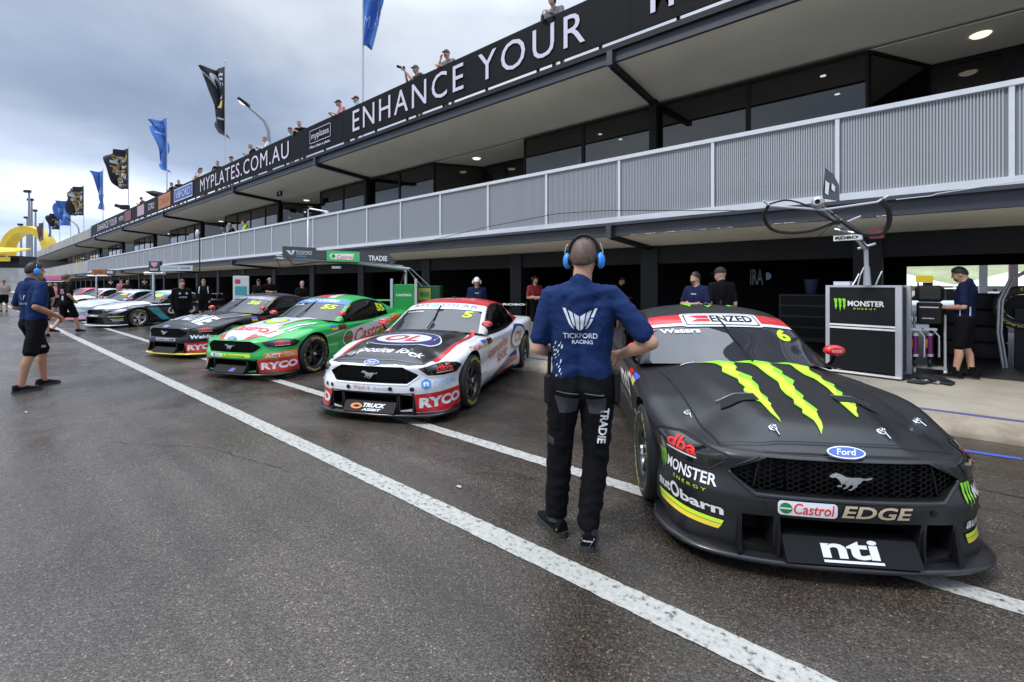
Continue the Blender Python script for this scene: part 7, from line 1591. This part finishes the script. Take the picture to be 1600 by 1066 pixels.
MB().mat(M['white']).tube([(gy(18), -1.4, gz(398)), (gy(25), -1.4, gz(406))], .12, 6).build('brace', gs)
fb = empty('far_building', at(40, 112, 0), TH, 'low grey and dark building at the end of the pit lane', 'building'); K = 112/F
MB().mat(M['dark']).box(-22*K, 24*K, 1, 8, 0, CH + 26*K).build('wall', fb); MB().mat(M['concrete']).box(-24*K, 26*K, .6, 8.4, CH + 26*K, CH + 35*K).build('roof', fb); MB().mat(mat('pale_glass_panel', (.25, .3, .28), .3)).box(2*K, 14*K, .9, .98, CH + 6*K, CH + 22*K).build('window', fb)
def mast(u, vt, d, label, arm=5):
    k = d/F; o = empty('floodlight_mast', at(u, d, 0), TH, label, 'floodlight mast', 'floodlight masts beyond the arch'); H_ = CH + (HZ - vt)*k
    MB().mat(mat('grey_mast', (.22, .24, .27), .5)).tube([(0, 0, 0), (0, 0, H_)], [.55, .28], 8).build('mast', o); MB().mat(M['dark']).box(-arm*k, .4, -.5, .5, H_ - .5, H_ + .4).build('floodlight', o)
for u, vt, d, lab, arm in ((45.5, 299, 170, 'tallest grey floodlight mast left of the arch top', 7), (49.5, 312, 185, 'second tallest floodlight mast next to the tallest', 6), (55.5, 329, 200, 'third floodlight mast on the right of the group', 5), (42.5, 340, 210, 'short floodlight mast with a small head', 4), (33, 351, 200, 'lone floodlight mast left of the group', 4), (19, 378, 220, 'shortest floodlight mast inside the arch', 3), (24.5, 372, 240, 'thin floodlight mast left inside the arch', 2)): mast(u, vt, d, lab, arm)
# umbrella and lens on the rail
um = roof_pos = at(246, 9.3/(ST*(246 - 800)/F + CT), 7.95); o = empty('umbrella', um, TH, 'folded dark umbrella lying over the banner rail', 'umbrella'); MB().mat(M['black']).tube([(-.9, 0, .55), (-.3, 0, .42), (.5, 0, .20), (.8, 0, .02)], [.02, .22, .26, .1], 10).build('canopy', o); MB().mat(M['steel']).tube([(.8, 0, .02), (1.2, 0, -.1)], .015, 6).build('shaft', o)
o = empty('tripod_camera', at(195, 9.3/(ST*(195 - 800)/F + CT), 7.95), TH, 'small camera clamped on the far banner rail', 'camera'); MB().mat(M['black']).box(-.35, .35, -.2, .2, .35, .75, .05).tube([(-.35, 0, .6), (-.8, 0, .72)], .16, 10).build('camera_body', o); MB().mat(M['steel']).tube([(0, 0, 0), (0, 0, .36)], .05, 8).build('clamp', o)
# ---- behind the building, seen through the open garage
def B2(u, v, Y): return yp(u, v, Y)
mq = empty('marquee', (xy(1490, 34), 34, .02), 0, 'white peaked marquee on the grass beyond the garage', 'marquee')
for dx in (-2.2, 2.2, 6.6):
    MB().mat(M['white']).hull([(dx - 2.2, -2, 1.5), (dx + 2.2, -2, 1.5), (dx - 2.2, 2, 1.5), (dx + 2.2, 2, 1.5), (dx, 0, 2.25)]).build('roof', mq)
    for sx in (-2.1, 2.1): MB().mat(M['white']).box(dx + sx - .05, dx + sx + .05, -2, -1.9, 0, 1.48).build('leg', mq)
MB().mat(M['white']).box(-4.2, 8.6, 1.8, 1.9, 0, 1.48).build('wall', mq)
sg = empty('paddock_sign', (xy(1444, 27), 27, .02), 0, 'yellow and black sign board beyond the garage', 'sign'); MB().mat(M['yellow']).box(-.28, .3, -.04, .04, 1.66, 1.95).build('board', sg); MB().mat(M['black']).box(-.05, .28, -.06, -.045, 1.40, 1.655).build('panel', sg)
for x in (-.2, .22): MB().mat(M['dark']).box(x - .03, x + .03, -.03, .03, 0, 1.655).build('post', sg)
br = empty('paddock_barrier', (xy(1555, 25), 25, .02), 0, 'white and grey barrier beyond the garage', 'barrier')
for z in (.5, 1.0): MB().mat(M['white']).box(-3, 4, -.04, .04, z, z + .3).build('rail', br)
for x in (-2.5, 0, 2.5): MB().mat(M['dark']).box(x - .06, x + .06, .05, .15, 0, 1.4).build('post', br)
for u, lab, m_ in ((1536, 'white pillar beyond the open garage', M['white']), (1583, 'pale pink pillar beyond the open garage at the right', mat('pale_pink_paint', (.62, .42, .46), .6))):
    pp_ = empty('pillar', (xy(u, 22), 22, .02), 0, lab, 'pillar'); MB().mat(m_).box(-.10, .10, -.1, .1, 0, 4.2).build('shaft', pp_); MB().mat(M['concrete']).box(-.16, .16, -.16, .16, 0, .25).build('foot', pp_)
dl = xy(1462, 25)
vr = empty('parked_car', (dl, 25.2, .02), .12, 'silver car parked beyond the open garage', 'car')
cb = MB().mat(mat('silver_car_paint', (.50, .53, .55), .25, metal=.4, coat=.6)); sec = [(-2.1, .35, .62), (-2.0, .3, .78), (-1.1, .3, .92), (1.6, .3, .98), (2.1, .35, .85), (2.15, .4, .6)]
cb.grid([[(x, -.86, z0), (x, -.88, (z0 + z1)/2), (x, -.80, z1), (x, .80, z1), (x, .88, (z0 + z1)/2), (x, .86, z0)] for x, z0, z1 in sec], True, close=True); cb.build('body', vr, recalc=True)
MB().mat(M['glass']).hull([(x, y*s, z) for s in (-1, 1) for x, y, z in ((-1.05, .78, .9), (-.35, .60, 1.38), (1.0, .60, 1.40), (1.75, .76, .96))]).build('window', vr)
MB().mat(mat('silver_car_paint')).hull([(x, y*s, z) for s in (-1, 1) for x, y, z in ((-.40, .56, 1.385), (1.0, .56, 1.41), (-.2, .5, 1.42), (.8, .5, 1.44))]).build('roof', vr)
for x in (-1.35, 1.35):
    for s in (-1, 1): MB().mat(M['rubber']).lathe([(0, -.1), (.28, -.1), (.31, -.06), (.31, .06), (.28, .1), (0, .1)], (x, s*.78, .31), 'y', 20).mat(M['steel']).lathe([(0, s*.105), (.2, s*.102)], (x, s*.78, .31), 'y', 16).build('wheel', vr)
